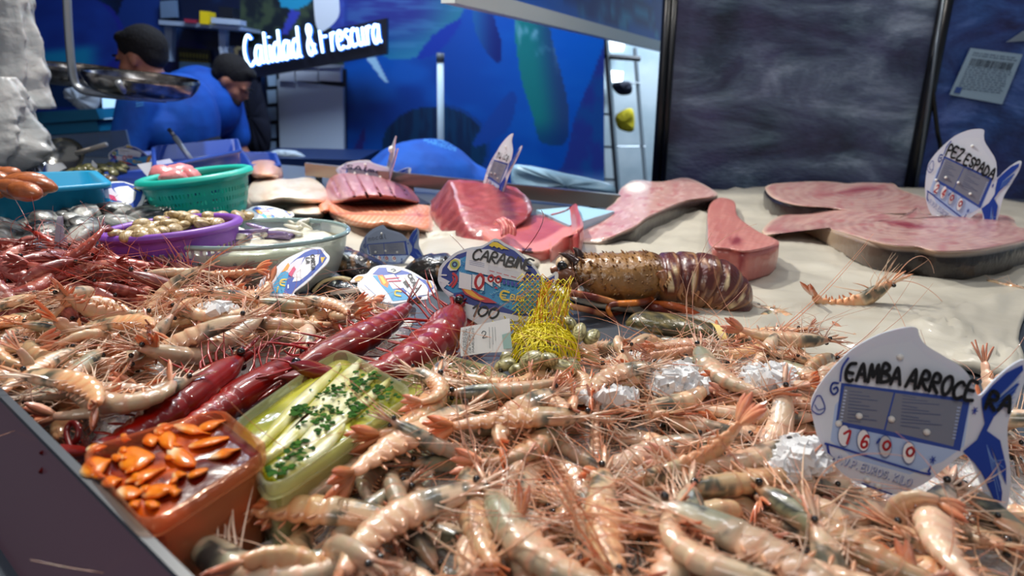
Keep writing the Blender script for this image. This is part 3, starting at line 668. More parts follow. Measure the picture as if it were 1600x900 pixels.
slab('fish_steak', [(899,375),(920,352),(945,328),(962,315),(968,298),(978,288),(994,281),(1031,284),(1064,278),(1082,280),(1110,294),(1121,303),(1112,308),(1082,312),(1059,319),(1013,340),(994,354),(971,365),(939,377)],
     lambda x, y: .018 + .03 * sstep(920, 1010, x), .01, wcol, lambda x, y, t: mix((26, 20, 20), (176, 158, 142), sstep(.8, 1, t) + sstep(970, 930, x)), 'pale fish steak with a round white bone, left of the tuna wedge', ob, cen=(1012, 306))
def tcol(x, y, s):
    c = mix((206, 138, 128), (186, 108, 104), fbm(x / 14, y / 12)); c = mix(c, (222, 160, 150), .5 * sstep(.5, .7, fbm((x + y * .6) / 5, (y - x * .3) / 16)))
    c = mix(c, (120, 30, 44), .85 * sstep(20, 6, math.hypot(x - 1150, (y - 376) * 1.4) + 10 * fbm(x / 5, y / 5)))
    return c
slab('tuna_wedge', [(1106,330),(1112,316),(1124,309),(1140,311),(1149,318),(1153,338),(1182,360),(1218,380),(1172,394),(1140,390),(1110,384),(1106,355)], lambda x, y: .04 + .022 * sstep(320, 390, y), .01, tcol,
     lambda x, y, t: mix(mix((150, 140, 136), (184, 108, 102), sstep(1108, 1118, x)), (124, 36, 48), .6 * sstep(16, 4, abs(x - 1160) + 12 * fbm(x / 6, t * 4))), 'small pink tuna wedge standing between the fish steaks', 'tuna piece', cen=(1138, 356))
def scol(x, y, s):
    c = mix((236, 160, 122), (228, 138, 102), fbm(x / 20, y / 7)); u = y - 335 + abs((x % 14) - 7) * .2
    c = mix(c, (246, 202, 178), .75 * sstep(.55, .95, math.sin(x * .75 + (abs(y - 334)) * .7) * .5 + .5))
    if abs(y - 333 - (x - 500) * .02) < 1.6: c = (214, 128, 110)
    if s > .93: c = (234, 196, 180)
    return c
slab('salmon_fillet', c7([(-10,540),(30,520),(60,548),(130,548),(300,545),(500,550),(690,560),(705,640),(695,722),(600,724),(500,722),(420,702),(340,712),(280,710),(180,690),(100,648),(40,605)], 4, 500, 180), .012, .006, scol, lambda x, y, t: mix((160, 150, 146), (232, 190, 172), t), 'orange salmon fillet with pale fat lines on white paper', 'fish fillet', dome=.028, pw=4)
slab('salmon_end_piece', [(497,318),(506,313),(518,316),(516,330),(505,334),(496,328)], .012, .006, lambda x, y, s: mix((236, 140, 96), (244, 180, 150), fbm(x / 6, y / 4)), lambda x, y, t: (226, 150, 116), 'short orange salmon end beside the fillet and bowl', 'fish fillet', dome=.02, pw=3, n=50, R=10)
def lcol(x, y, s):
    c = mix((194, 138, 138), (172, 106, 112), fbm(x / 18, y / 9)); c = mix(c, (232, 190, 188), .55 * sstep(.5, .75, fbm(x / 9 + 4, y / 7)))
    k = (x - 514 + (315 - y) * .5) % 21
    if k < 2.2 and y < 308 and x < 622: c = (150, 70, 84)
    if x > 617: c = mix(c, (128, 52, 62), .7)
    return c
slab('tuna_loin', c7([(38,455),(60,395),(95,355),(150,345),(240,350),(320,365),(420,395),(500,425),(560,455),(600,500),(622,535),(600,548),(480,545),(300,542),(180,552),(80,556),(45,520)], 4, 500, 180), .025, .008, lcol, lambda x, y, t: (182, 110, 118), 'scored pink tuna loin behind the salmon fillet', 'tuna piece', dome=.05, pw=3, bumpf=lambda x, y, s: -.006 * sstep(2.5, .5, abs(((x - 514 + (315 - y) * .5) % 21) - 1)) * (y < 308))
def wfc(x, y, s): return mix((236, 226, 208), (222, 200, 176), sstep(.45, .75, fbm(x / 16, y / 8)))
slab('white_fish_fillet', [(388,296),(398,281),(420,276),(450,280),(482,277),(500,286),(512,302),(508,316),(480,320),(440,318),(400,322),(386,312)], .02, .0, wfc, lambda x, y, t: (214, 200, 180), 'cream white fish fillet between colander and tuna loin', 'fish fillet', dome=.035, pw=3)
slab('white_fish_fillet', [(448,322),(480,318),(504,322),(506,336),(480,340),(450,336)], .01, .0, wfc, lambda x, y, t: (206, 192, 172), 'flat white fillet tail just behind the glass bowl', 'fish fillet', dome=.02, pw=3, n=60, R=12)
slab('peach_fish_piece', [(388,262),(396,252),(420,250),(436,255),(441,268),(434,278),(410,280),(392,276)], .03, .0, lambda x, y, s: mix((222, 160, 132), (240, 196, 170), fbm(x / 7, y / 6)), lambda x, y, t: (200, 140, 120), 'peach coloured fish piece behind the white fillet', 'fish fillet', dome=.03, pw=3, n=60, R=12)
slab('rolled_paper', [(652,392),(668,376),(705,370),(760,376),(820,384),(842,398),(840,416),(780,420),(700,416),(656,410)], .014, .0, lambda x, y, s: (224, 220, 208), lambda x, y, t: (206, 202, 192), 'thick folded white paper in front of the red tuna block', 'paper', dome=.016, pw=4, m=m_pap)

# red tuna block: faceted lump with real depth
def lump(name, verts, faces, colf, label, cat, jit=.0016, cuts=4, m=None, sm=2):
    bm = bmesh.new(); vs = [bm.verts.new(D(*v)) if len(v) == 3 else bm.verts.new(Vector(v[:3])) for v in verts]
    for f in faces: bm.faces.new([vs[i] for i in f])
    bmesh.ops.triangulate(bm, faces=bm.faces[:]); bmesh.ops.recalc_face_normals(bm, faces=bm.faces[:])
    bmesh.ops.subdivide_edges(bm, edges=bm.edges[:], cuts=cuts, use_grid_fill=True); bmesh.ops.triangulate(bm, faces=bm.faces[:])
    for _ in range(sm): bmesh.ops.smooth_vert(bm, verts=bm.verts[:], factor=.3, use_axis_x=True, use_axis_y=True, use_axis_z=True)
    bmesh.ops.subdivide_edges(bm, edges=bm.edges[:], cuts=1, use_grid_fill=True)
    bm.normal_update()
    for v in bm.verts: v.co += v.normal * jit * (fbm(v.co.x * 60, v.co.y * 60, v.co.z * 60) - .5) * 4
    me = bpy.data.meshes.new(name); bm.to_mesh(me); bm.free(); me.materials.append(m or m_meat)
    a = me.color_attributes.new('Col', 'FLOAT_COLOR', 'POINT')
    for i, v in enumerate(me.vertices): a.data[i].color = lin(colf(*proj(v.co), v.co))
    me.polygons.foreach_set('use_smooth', [True] * len(me.polygons)); o = obj(name, me); tag(o, label, cat); return o
def bcol(x, y, p):
    edge = 702 + (y - 278) * .27 + 4 * math.sin(y / 9)
    if x < edge:
        c = mix((140, 64, 70), (104, 44, 52), fbm(x / 12, y / 12)); c = mix(c, (176, 100, 100), .45 * sstep(.5, 1, math.sin(math.hypot(x - 650, y - 290) * .5) * .5 + .5)); return c
    c = mix((160, 72, 72), (132, 46, 52), fbm(x / 14, y / 12)); c = mix(c, (206, 110, 112), .5 * sstep(.55, .75, fbm(x / 8, y / 5, 2)))
    c = mix(c, (84, 26, 44), .8 * sstep(13, 5, abs(x - 786 - (y - 300) * .32)) * (y < 345))
    return c
lump('red_tuna_block', [(702,277,1.50),(686,296,1.55),(672,314,1.56),(670,345,1.46),(680,368,1.38),(728,386,1.26),(716,325,1.36),(727,350,1.30),(762,378,1.25),(800,362,1.27),(838,336,1.36),(826,308,1.46),(806,291,1.52),(765,284,1.52),
      (690,330,1.68),(765,300,1.72),(830,320,1.66)], [(0,1,2,3,4,5,7,6),(0,6,7,5,8,9,10,11,12,13),(1,0,13,15,14),(2,1,14),(13,12,11,10,16,15),(3,2,14),(10,9,8,5,4,3,14,15,16)], bcol, 'dark red block of tuna with a price tag standing in it', 'tuna piece')
def sc2(x, y, s):
    rim = sstep(0, 6, y - (352 + 24 * math.sin(max(0, min(1, (x - 770) / 110)) * PI)))
    c = mix((172, 70, 70), (196, 100, 94), fbm(x / 18, y / 6)); c = mix(c, (224, 138, 130), rim)
    if y > 388 and 815 < x < 832 : c = (70, 30, 34)
    return c
slab('tuna_slice', [(797,341),(837,336),(865,333),(888,326),(900,318),(904,330),(909,343),(911,354),(898,366),(880,374),(865,387),(846,395),(810,393),(780,382),(762,370),(750,356),(768,344)], lambda x, y: .03 + .02 * sstep(890, 905, x), .008, sc2, lambda x, y, t: mix((214, 132, 126), (170, 60, 66), sstep(890, 905, x)), 'curved red tuna slice with a pale belly edge beside the block', 'tuna piece', bumpf=lambda x, y, s: .008 * sstep(.6, 1, s) * (x > 860))
g = MB(); r9 = random.Random(3)
for k in range(9):
    x, y = 772 + k * 2.6, 346 + abs(k - 4) * 1.2
    g.tube(catmull([Zp(x, y, .055), Zp(x + 4, y - 6, .07), Zp(x + 12, y + 4 + k * .3, .062), Zp(x + 12, y + 18, .05)], 4, closed=False), .0022, 6, lin((226, 150, 142)) if k % 2 else lin((190, 84, 88)))
tag(g.build('tuna_trimmings', m_meat), 'stringy pink trimmings lying on the tuna slice', 'fish trimmings')
# pale blue boxes behind the slice, black box added for the shaded recess behind the loin
def pxbox(name, quad, z0, z1, m, label, cat, smooth=False):
    lo = [Zp(a, b, z1) for a, b in quad]; o = MB().prism(lo, [Vector((p.x, p.y, z0)) for p in lo]).build(name, m, smooth=smooth); tag(o, label, cat); return o
m_ice = mat('pale_blue_foam', (150, 192, 214), .5)
pxbox('foam_crate', [(838,328),(905,322),(960,330),(890,352)], 0, .035, m_ice, 'pale blue foam crate half hidden behind the tuna slice', 'crate')
pxbox('recess_dark_box', [(560,300),(640,300),(672,318),(600,330)], 0, .02, mat('recess_black', (10, 14, 24), .4), 'black box standing in for the dark recess behind the tuna loin', 'tray')
cloth_blob('plastic_sheet', [(800,262),(822,258),(880,270),(950,286),(962,300),(955,312),(880,306),(808,300)], 2.15, mat('sheet_blue', (140, 178, 204), .35), 'pale blue plastic sheet bunched behind the steel rail', 'plastic sheet')
# ---------------------------------------------------------------- tubs
m_tub = clear_mat('clear_tub', (214, 214, 200), .16, .1)
def rrect(n=10, r=.16, asp=1.0):
    out = []
    for cx, cy, a0 in ((1 - r, 1 - r, 0), (r, 1 - r, 90), (r, r, 180), (1 - r, r, 270)):
        for k in range(n + 1):
            a = math.radians(a0 + 90 * k / n); out.append((cx + r * math.cos(a), cy + r * math.sin(a)))
    return out
def quadmap(q, u, v): return q[0] * (1 - u) * (1 - v) + q[1] * u * (1 - v) + q[2] * u * v + q[3] * (1 - u) * v
def tub(name, quad, zr, zb, label, fillcol, wall_tint, r=.14):
    q = [Zp(a, b, zr) for a, b in quad]; c = sum(q, Vector()) / 4; t = thing(name, label, 'tub', (c.x, c.y, 0))
    rr2 = [(p.x, p.y) for p in resample([(u, v, 0) for u, v in rrect(8, r)], 96)]
    def ring(s, z, du=0): return [Vector((*(c + (quadmap(q, u, v) - c) * s).xy, z)) for u, v in rr2]
    b = MB(); b.loft([ring(.86, zb), ring(.9, zb + .004), ring(.955, zr - .016), ring(.955, zr - .010), ring(1.0, zr - .010), ring(1.005, zr - .003), ring(1.0, zr), ring(.975, zr + .0008), ring(.95, zr - .001), ring(.94, zr - .014), ring(.885, zb + .006)], cap=(True, False))
    b.build('tub_shell', wall_tint, t); return t, q, c, ring
to, qo, co, ro = tub('marinade_tub', [(122,703),(345,637),(424,700),(226,826)], .078, .004, 'clear tub of orange fish chunks in red marinade', None, clear_mat('tub_orange_film', (232, 170, 130), .1, .1, (255, 236, 222)))
def lq(x, y, p): return None
b = MB(); rings = [ro(.875 + .07 * (z_ - .008) / .0625, z_) for z_ in (.008, .018, .028, .038, .048, .058, .0705)]; vs = rings[-1]
for s in (.8, .6, .4, .2, .02):
    rings.append([Vector((p.x, p.y, .071 + .003 * (fbm(p.x * 60, p.y * 60) - .5))) for p in ro(.945 * s, .07)])
cols = [[lin(mix((84, 10, 2), (196, 84, 12), sstep(.42, .62, fbm(p.x * 45, p.y * 45, p.z * 50)))) for p in rg] for rg in rings]
b.loft(rings, cols).build('red_marinade', mat('marinade', None, .2, coat=.7, coatr=.03, bump=(90, .3, .002)), to)
m_chunk = mat('orange_chunk', None, .3, coat=.6, coatr=.08, sss=.1, bump=(70, .4))
r2_ = random.Random(4)
ch = [(r2_.uniform(130, 400), r2_.uniform(655, 800), r2_.uniform(10, 20), r2_.uniform(4, 9), r2_.uniform(-.3, .6)) for _ in range(34)] + [(150,728,34,16,.4),(212,716,40,20,.1),(286,714,34,15,-.5),(175,752,22,10,.2),(228,742,44,9,.35),(204,770,30,14,.1),(250,766,36,14,.3),(262,690,26,16,-1.1),(300,672,40,9,-.2),(330,690,46,8,.25),(236,686,22,12,.3),(150,700,26,9,.2),(330,664,30,8,.3),(196,676,16,9,.5),(352,708,34,8,.3),(310,738,26,8,.3),(170,790,22,9,0),(280,742,18,7,.2)]
for k, (x, y, a_, b_, rot) in enumerate(ch):
    if not inpoly(x, y, [(100,712),(345,640),(420,700),(196,816)]): continue
    r3 = random.Random(k); ca, sa = math.cos(rot), math.sin(rot); no = 8; ol = []
    for j in range(no):
        q = 2 * PI * j / no; rr_ = r3.uniform(.8, 1.15); ux_, uy_ = math.cos(q) * a_ * .78 * rr_, math.sin(q) * b_ * .95 * rr_ * (.55 if math.cos(q) > .6 else 1); ol.append((x + ux_ * ca + uy_ * sa, y - ux_ * sa + uy_ * ca, 0))
    ol = catmull(ol, 4); rg = []; cs = []; sh_ = r3.uniform(-.5, .8)
    for s_, z_ in ((1, .066), (1.0, .0708), (.93, .0728), (.7, .0742), (.4, .075), (.1, .0752)):
        rg.append([Zp(x + (p.x - x) * s_, y + (p.y - y) * s_, z_ + .0012 * sh_ * (p.x - x) / a_) for p in ol]); cs.append([lin(mix(mix((246, 150, 26), (228, 104, 12), fbm(p.x / 9, p.y / 7, k)), (255, 232, 190), sstep(.35, .85, -((p.x - x) * ca - (p.y - y) * sa) / (a_ * .78) * s_ - (.25 if k % 3 else -.15)))) for p in ol])
    o_ = MB().loft(rg, cs).build('fish_chunk', m_chunk); tag(o_, 'orange fish chunk in the red marinade tub', 'fish chunk', 'fish chunks in the marinade tub')
for k, (x, y) in enumerate(((300,800),(325,790),(250,820),(365,775))):
    p = Zp(x, y, .035); c_ = co; dr = (Vector((c_.x, c_.y, .035)) - p).normalized(); o_ = MB().ell(p + dr * .004, (.017, .006, .015), Matrix.Rotation(.5, 3, 'Z'), 16, 10, lin((214, 110, 26))).build('fish_chunk', m_chunk); tag(o_, 'orange fish chunk seen through the tub wall', 'fish chunk', 'fish chunks seen through the tub wall')
# oil tub
tg, qg, cg_, rg_ = tub('anchovy_tub', [(356,664),(532,541),(652,612),(418,772)], .066, .004, 'clear tub of white anchovy fillets in green oil with parsley', None, clear_mat('tub_green_film', (226, 228, 200), .13, .08, (250, 252, 232)))
rings = [rg_(.875, .008), rg_(.9, .03), rg_(.945, .0592)]
for s in (.85, .7, .55, .4, .25, .1, .01): rings.append([Vector((p.x, p.y, .0597 + .002 * (fbm(p.x * 50, p.y * 50) - .5))) for p in rg_(.945 * s, .05)])
cols = [[lin(mix((138, 140, 14), (196, 190, 66), sstep(.35, .65, fbm(p.x * 22, p.y * 22, 4)))) for p in rg] for rg in rings]
MB().loft(rings, cols).build('green_oil', mat('herb_oil', None, .2, coat=.7, coatr=.03, bump=(60, .2, .002)), tg)
m_anch = mat('anchovy_fillet', None, .2, coat=.8, coatr=.05, sss=.15, bump=(70, .25))
an = [((412,722),(566,566),15),((434,736),(590,580),15),((398,704),(530,572),12),((455,722),(606,596),12),((430,700),(560,585),10),((450,745),(540,668),10)]
for k, ((x0, y0), (x1, y1), w_) in enumerate(an):
    n = 18; rings = []; cols = []
    for i in range(n + 1):
        t = i / n; x = x0 + (x1 - x0) * t + 3 * math.sin(t * 5 + k); y = y0 + (y1 - y0) * t; wd = w_ * (math.sin(PI * min(1, max(0.02, t * .96 + .02))) ** .5)
        p = Zp(x, y, .0608); L = Zp(x - wd * .75, y - wd * .42, .0608); Rr = Zp(x + wd * .75, y + wd * .42, .0608)
        rg = []
        for j in range(10):
            a = 2 * PI * j / 10; rg.append(p + (Rr - L) * .5 * math.cos(a) + Vector((0, 0, .0035 * math.sin(a))))
        rings.append(rg); cols.append([lin(mix((240, 238, 200), (206, 200, 110), sstep(.4, .75, fbm(x / 12, (y + j * 2) / 10, k)) * .9)) for j in range(10)])
    o_ = MB().loft(rings, cols).build('anchovy_fillet', m_anch); tag(o_, 'long white anchovy fillet in the green oil tub', 'anchovy', 'anchovy fillets in the oil tub')
b = MB(); r4 = random.Random(11)
pc = [(560,600,18),(545,622,16),(510,640,16),(500,660,14),(470,700,14),(580,590,12),(455,722,18),(520,610,12),(430,735,12),(600,615,10),(470,640,10),(560,640,14)]
for k in range(230):
    cx, cy, sp = pc[r4.randrange(len(pc))]; x, y = r4.gauss(cx, sp), r4.gauss(cy, sp * .6)
    if not inpoly(x, y, [(372,664),(532,552),(640,612),(420,758)]): continue
    p = Zp(x, y, .0647 + r4.random() * .001); s = r4.uniform(.001, .0034); a0 = r4.random() * 6.3; n = 7
    top = [p + Vector((math.cos(a0 + j * 2 * PI / n) * s * r4.uniform(.5, 1.2), math.sin(a0 + j * 2 * PI / n) * s * r4.uniform(.5, 1.2), r4.uniform(0, .0006))) for j in range(n)]
    b.prism(top, [q - Vector((0, 0, .0004)) for q in top], lin(mix((20, 60, 14), (56, 100, 24), r4.random())))
o = b.build('chopped_parsley', mat('parsley', None, .85, spec=.15), tg, smooth=False); o['kind'] = 'stuff'
# third tub, half buried
t3, q3, c3, r3_ = tub('anchovy_tub', [(590,618),(690,552),(775,574),(690,648)], .05, .004, 'small clear green tub half buried under pale prawns', None, MATS['tub_green_film'])
MB().loft([r3_(.88, .008), r3_(.93, .04), r3_(.5, .041), r3_(.02, .041)], [lin((170, 168, 80))] * 4).build('green_oil', MATS['herb_oil'], t3)

# ---------------------------------------------------------------- ice
HG = 0.003; HX0, HY0 = -1.35, .18; NX, NY = 900, 760
HM = np.zeros((NX, NY)); EX = np.zeros((NX, NY), bool)
def cell(x, y): return int((x - HX0) / HG), int((y - HY0) / HG)
def wpoly(px, z=.03): return [tuple(Zp(a, b, z).xy) for a, b in px]
def fillmask(poly):
    xs = [p[0] for p in poly]; ys = [p[1] for p in poly]; i0, j0 = cell(min(xs), min(ys)); i1, j1 = cell(max(xs), max(ys)); M = np.zeros((NX, NY), bool)
    X = HX0 + (np.arange(NX) + .5) * HG; Yv = HY0 + (np.arange(NY) + .5) * HG; XX, YY = np.meshgrid(X, Yv, indexing='ij'); n = len(poly); j = n - 1
    for i in range(n):
        xi, yi = poly[i]; xj, yj = poly[j]
        if yi != yj: M ^= ((yi > YY) != (yj > YY)) & (XX < (xj - xi) * (YY - yi) / (yj - yi) + xi)
        j = i
    return M
POLY_A = [(100,960),(200,850),(235,812),(300,800),(430,772),(520,716),(640,640),(650,600),(690,560),(770,575),(800,590),(900,560),(905,530),(960,510),(1060,505),(1130,515),(1170,500),(1215,520),(1260,545),(1280,590),(1400,640),(1560,640),(1640,700),(1700,960)]
POLY_B = [(-60,560),(0,520),(120,490),(260,478),(380,452),(470,438),(560,448),(640,470),(640,520),(560,540),(470,560),(380,560),(300,600),(200,650),(110,700),(50,640),(0,596)]
POLY_C = [(-60,560),(-60,440),(60,425),(170,412),(330,418),(430,432),(440,470),(380,462),(260,484),(120,500),(0,530)]
POLY_D = [(-60,450),(-60,422),(80,405),(190,396),(240,410),(160,440),(60,455)]
def bed(name, poly, z, label, amp, noise_s, seed, ymax=None):
    """bed of crushed ice: a closed lumpy heap over a polygon of the counter"""
    M = fillmask(wpoly(poly)); I, J = np.nonzero(M[::4, ::4]); S = set(zip(I.tolist(), J.tolist())); b = MB(); vid = {}
    def V(i, j):
        if (i, j) not in vid:
            x, y = HX0 + i * 4 * HG, HY0 + j * 4 * HG; inner = all((i + a, j + c) in S for a in (-2, -1, 0, 1) for c in (-2, -1, 0, 1))
            h = z + amp * (fbm(x * noise_s, y * noise_s, seed) - .5) * 2 + .006 * abs(vnoise(x * 260, y * 260, seed) - .5) if inner else .002
            vid[(i, j)] = len(b.v); b.v.append((x, y, max(.002, h))); b.c.append((1, 1, 1, 1))
        return vid[(i, j)]
    for (i, j) in S: b.f.append((V(i, j), V(i + 1, j), V(i + 1, j + 1), V(i, j + 1))); b.m.append(0)
    for (i, j), k in list(vid.items()):
        a, c = i * 4, j * 4; HM[a - 2:a + 2, c - 2:c + 2] = np.maximum(HM[a - 2:a + 2, c - 2:c + 2], b.v[k][2])
    o = b.build(name, mat('crushed_ice', (232, 230, 228), .2, sss=.3, bump=(160, .9, .006), coat=.6), smooth=False)
    tag(o, label, 'ice', kind='stuff'); return o
bed('crushed_ice', POLY_A, .014, 'bed of crushed ice under the near pale prawn heap', .009, 9, 1)
bed('crushed_ice', POLY_B, .014, 'bed of crushed ice under the left pale prawns', .008, 9, 4)
bed('crushed_ice', POLY_C, .026, 'bed of crushed ice under the dark red prawns', .008, 9, 7)
bed('crushed_ice', POLY_D, .034, 'bed of crushed ice under the pink shrimps at the far left', .006, 9, 9)
EX |= fillmask(wpoly([(-300,560),(-60,572),(0,612),(300,925),(300,1200),(-300,1200)], .05))
# keep prawns off the tubs
for q in (qo, qg): EX |= fillmask([tuple((p + (p - (co if q is qo else cg_)) * .03).xy) for p in q])
HM[fillmask([tuple(p.xy) for p in q3])] = .05

# ---------------------------------------------------------------- prawns
def prawn(L, curl, seed, pal, fine=2, tC=.40, rost=1.0, leglen=1.0, antlen=1.5):
    """parts in a side-lying frame: +x towards the head, +y dorsal, +z up (a flank). Origin mid body."""
    r = random.Random(seed); Hv = .073 * L; NS = 60
    def th(t): return 0 if t < tC * .8 else -curl * ((t - tC * .8) / (1 - tC * .8)) ** 1.15
    pos = [Vector((0, 0, 0))]; ang = [0]
    for i in range(1, NS + 1):
        t = i / NS; a = th(t - .5 / NS); step = L * .80 / NS; ang.append(th(t))
        pos.append(pos[-1] + Vector((-math.cos(a), -math.sin(a) * -1 if False else math.sin(a), 0)) * step)
    cen = sum(pos, Vector()) / len(pos); pos = [p - cen for p in pos]
    KH = [(0,.34),(.05,.52),(.12,.78),(.2,.93),(.3,1.0),(.38,1.0),(.46,1.0),(.58,.93),(.7,.80),(.82,.64),(.92,.50),(1,.36)]
    def prof(t):
        for (a, x), (b_, y) in zip(KH, KH[1:]):
            if t <= b_: return x + (y - x) * (t - a) / (b_ - a)
        return KH[-1][1]
    m = 16; rings = []; cols = []; frames = []
    for i in range(NS + 1):
        t = i / NS; a = ang[i]; T = Vector((-math.cos(a), math.sin(a), 0)); Dn = Vector((-T.y, T.x, 0)) * -1  # dorsal
        if t > tC: fr = ((t - tC) / (1 - tC) * 6) % 1.0; sg = int((t - tC) / (1 - tC) * 6)
        else: fr = 0; sg = -1
        h = Hv * prof(t) * (1 + (.17 * fr - .05 if sg >= 0 else .07 * sstep(.33, .4, t))); wd = h * (.80 if t < tC else .74)
        rg = []; cc = []
        for k in range(m):
            q = 2 * PI * k / m; dy, dz = math.cos(q), math.sin(q); ext = 1.0
            if dy < -.2: ext = 1 + (.34 * math.sin(PI * fr) if sg >= 0 and sg < 6 else .06) * (-dy)
            p = pos[i] + Dn * (dy * h * ext) + Vector((0, 0, dz * wd * (1 - .15 * (dy < -.3)))); rg.append(p)
            nz = fbm(p.x * 140 + seed, p.y * 140, p.z * 140)
            if sg < 0:
                c = mix(pal['head'], pal['headp'], sstep(.1, -.8, dy)); c = mix(c, pal['tip'], sstep(.13, 0, t) * .8)
                dk = pal['dark'] * sstep(.5, .62, fbm(t * 9 + seed * 3.1, dy * 1.6, seed)) * sstep(.04, .12, t) * sstep(.42, .3, t)
                c = mix(c, pal['gut'], dk); c = mix(c, pal['edge'], .5 * sstep(.37, .40, t))
            else:
                c = mix(pal['body'], pal['dors'], sstep(.2, 1, dy)); c = mix(c, pal['bel'], sstep(-.2, -.9, dy))
                c = mix(c, pal['edge'], .7 * sstep(.72, .97, fr)); c = mix(c, pal['tip'], .6 * sstep(.86, 1, t))
            c = mix(c, pal['spk'], .45 * sstep(.52, .72, nz)); cc.append(lin(c))
        rings.append(rg); cols.append(cc); frames.append((pos[i], T, Dn, h))
    B = MB(); B.loft(rings, cols)
    p0, T0, D0, h0 = frames[0]; fwd = -T0; Z = Vector((0, 0, 1)); tip = lin(pal['tip']); tp2 = lin(pal['tip2']); pale = lin(pal['leg'])
    # rostrum and head blades
    rs = [p0 + D0 * h0 * .5, p0 + fwd * .06 * L * rost + D0 * .022 * L, p0 + fwd * .12 * L * rost + D0 * .026 * L * rost, p0 + fwd * .20 * L * rost + D0 * .044 * L * rost]
    B.tube(rs, [.012 * L * rost, .008 * L * rost, .005 * L * rost, .001 * L], 5, [tip, tip, tp2, tp2])
    for k in range(5):
        q = rs[0].lerp(rs[3], .1 + k * .17) + D0 * .002 * L; B.blade(q, (D0 + fwd * .8), Z, .018 * L, .006 * L, .0004, tip, tp2)
    for sz in (-1, 1):
        B.blade(p0 - D0 * .1 * h0 + Z * sz * h0 * .5, fwd + D0 * .05 + Z * sz * .16, D0, .17 * L, .034 * L, .0007, lin(pal['headp']), tip)
        B.blade(p0 - D0 * .5 * h0 + Z * sz * h0 * .3, fwd - D0 * .25 + Z * sz * .1, D0, .12 * L, .022 * L, .0006, lin(pal['headp']), tip)
    body = B.mesh('prawn', pal['mat'])
    # tail fan
    pe, Te, De, he = frames[-1]; Fm = MB()
    for sz, sp, ln in ((0, 0, .15), (-1, .22, .19), (1, .22, .19), (-1, .5, .175), (1, .5, .175)):
        d = (Te + Z * sz * sp + De * r.uniform(-.1, .12)).normalized(); Fm.blade(pe - Te * .01 * L + Z * sz * he * .4, d, Z if sz == 0 else (Z * .8 + De * .6), ln * L, .055 * L if sz else .03 * L, .0008, lin(pal['edge']), tp2, bend=De * r.uniform(-.02, .02) * L)
    fan = Fm.mesh('tail_fan', pal['mat'])
    # legs: walking legs, hairs, swimmerets
    Lg = MB(); nst = (5, 7, 8)[fine]
    for k in range(nst):
        for sz in (-1, 1):
            if fine == 0 and sz < 0 and k % 2: continue
            t = .04 + .33 * k / nst; i = int(t * NS); pp, TT, DD, hh = frames[i]; s0 = pp - DD * hh * .85 + Z * sz * hh * .4; ll = L * leglen * r.uniform(.13, .27)
            dirn = (-DD * r.uniform(.3, .9) + fwd * r.uniform(.2, 1.5) * (1 if r.random() < .8 else -1) + Z * sz * r.uniform(0, .5)).normalized(); d2 = (dirn + fwd * r.uniform(-.6, 1.2) + DD * r.uniform(-.3, .5) + Z * r.uniform(-.3, .3)).normalized()
            c = mix(pal['leg'], pal['tip'], .8 * r.random() ** 2); rr_ = r.uniform(.0035, .007) * L
            Lg.tube([s0, s0 + dirn * ll * .35, s0 + dirn * ll * .5 + d2 * ll * .3, s0 + dirn * ll * .5 + d2 * ll * .7], [rr_, rr_ * .9, rr_ * .6, rr_ * .15], 4, lin(c), cap=False)
    for k in range(5):
        i = int((tC + (1 - tC) * (k + .4) / 6.3) * NS); pp, TT, DD, hh = frames[i]
        for sz in (-1, 1): Lg.blade(pp - DD * hh * .9 + Z * sz * hh * .35, -DD + TT * r.uniform(.2, .9) + Z * sz * .2, TT, .055 * L, .02 * L, .0005, lin(pal['bel']), tip)
    legs = Lg.mesh('legs', pal['mat'])
    # antennae
    An = MB()
    for k in range((2, 3, 4)[fine]):
        sz = -1 if k % 2 else 1; long_ = k < 2; ll = L * (antlen * r.uniform(.7, 1.2) if long_ else r.uniform(.25, .5)); d = (fwd + D0 * r.uniform(-.5, .6) + Z * (r.uniform(-.05, .35))).normalized(); q = p0 + fwd * .02 * L + Z * sz * h0 * .3; pts = [q.copy()]; bend = Vector((r.uniform(-.5, .5), r.uniform(-.5, .5), r.uniform(-.16, .0))) * (1.0 if long_ else .5)
        if long_ and r.random() < .5: bend += T0 * .5
        for j in range(14 if long_ else 6): d = (d + bend * (.28 if long_ else .2)).normalized(); q = q + d * ll / (14 if long_ else 6); pts.append(q.copy())
        n = len(pts); An.tube(pts, [(.0038 if long_ else .003) * L * (1 - .75 * j / n) for j in range(n)], 4, lin(mix(pal['ant'], pal['tip'], r.random())), cap=False)
    ant = An.mesh('antennae', pal['mat'])
    eyes = []
    i = int(.045 * NS); pp, TT, DD, hh = frames[i]
    for sz in (1, -1):
        e = MB(); c0 = pp + fwd * .02 * L + DD * hh * .35 + Z * sz * hh * .95; e.ell(c0, (.0185 * L,) * 3, None, 12, 9, lin((14, 10, 9)))
        eyes.append(e.mesh('eye', mat('eye_black', (16, 12, 11), .12, coat=1)))
    samp = [(tuple(frames[i][0]), frames[i][3] * .78) for i in range(1, NS + 1, 5)]
    return dict(body=body, fan=fan, legs=legs, ant=ant, eyes=eyes, samp=samp, L=L)
def pmat(n, **k): return mat(n, None, .32, coat=.8, coatr=.05, bump=(150, .33, .0012), vary=.22, sat=(.75, 1.05) if n[0] == 'p' else (.8, 1.08), **k)
PINK = dict(head=(200, 172, 132), headp=(224, 192, 160), body=(222, 180, 134), dors=(212, 180, 136), bel=(226, 170, 126), edge=(222, 150, 104), tip=(222, 148, 106), tip2=(208, 112, 72), gut=(66, 70, 58), dark=.85, spk=(222, 156, 118), leg=(238, 204, 176), ant=(206, 116, 76), mat=pmat('pale_prawn_shell', sss=.15))
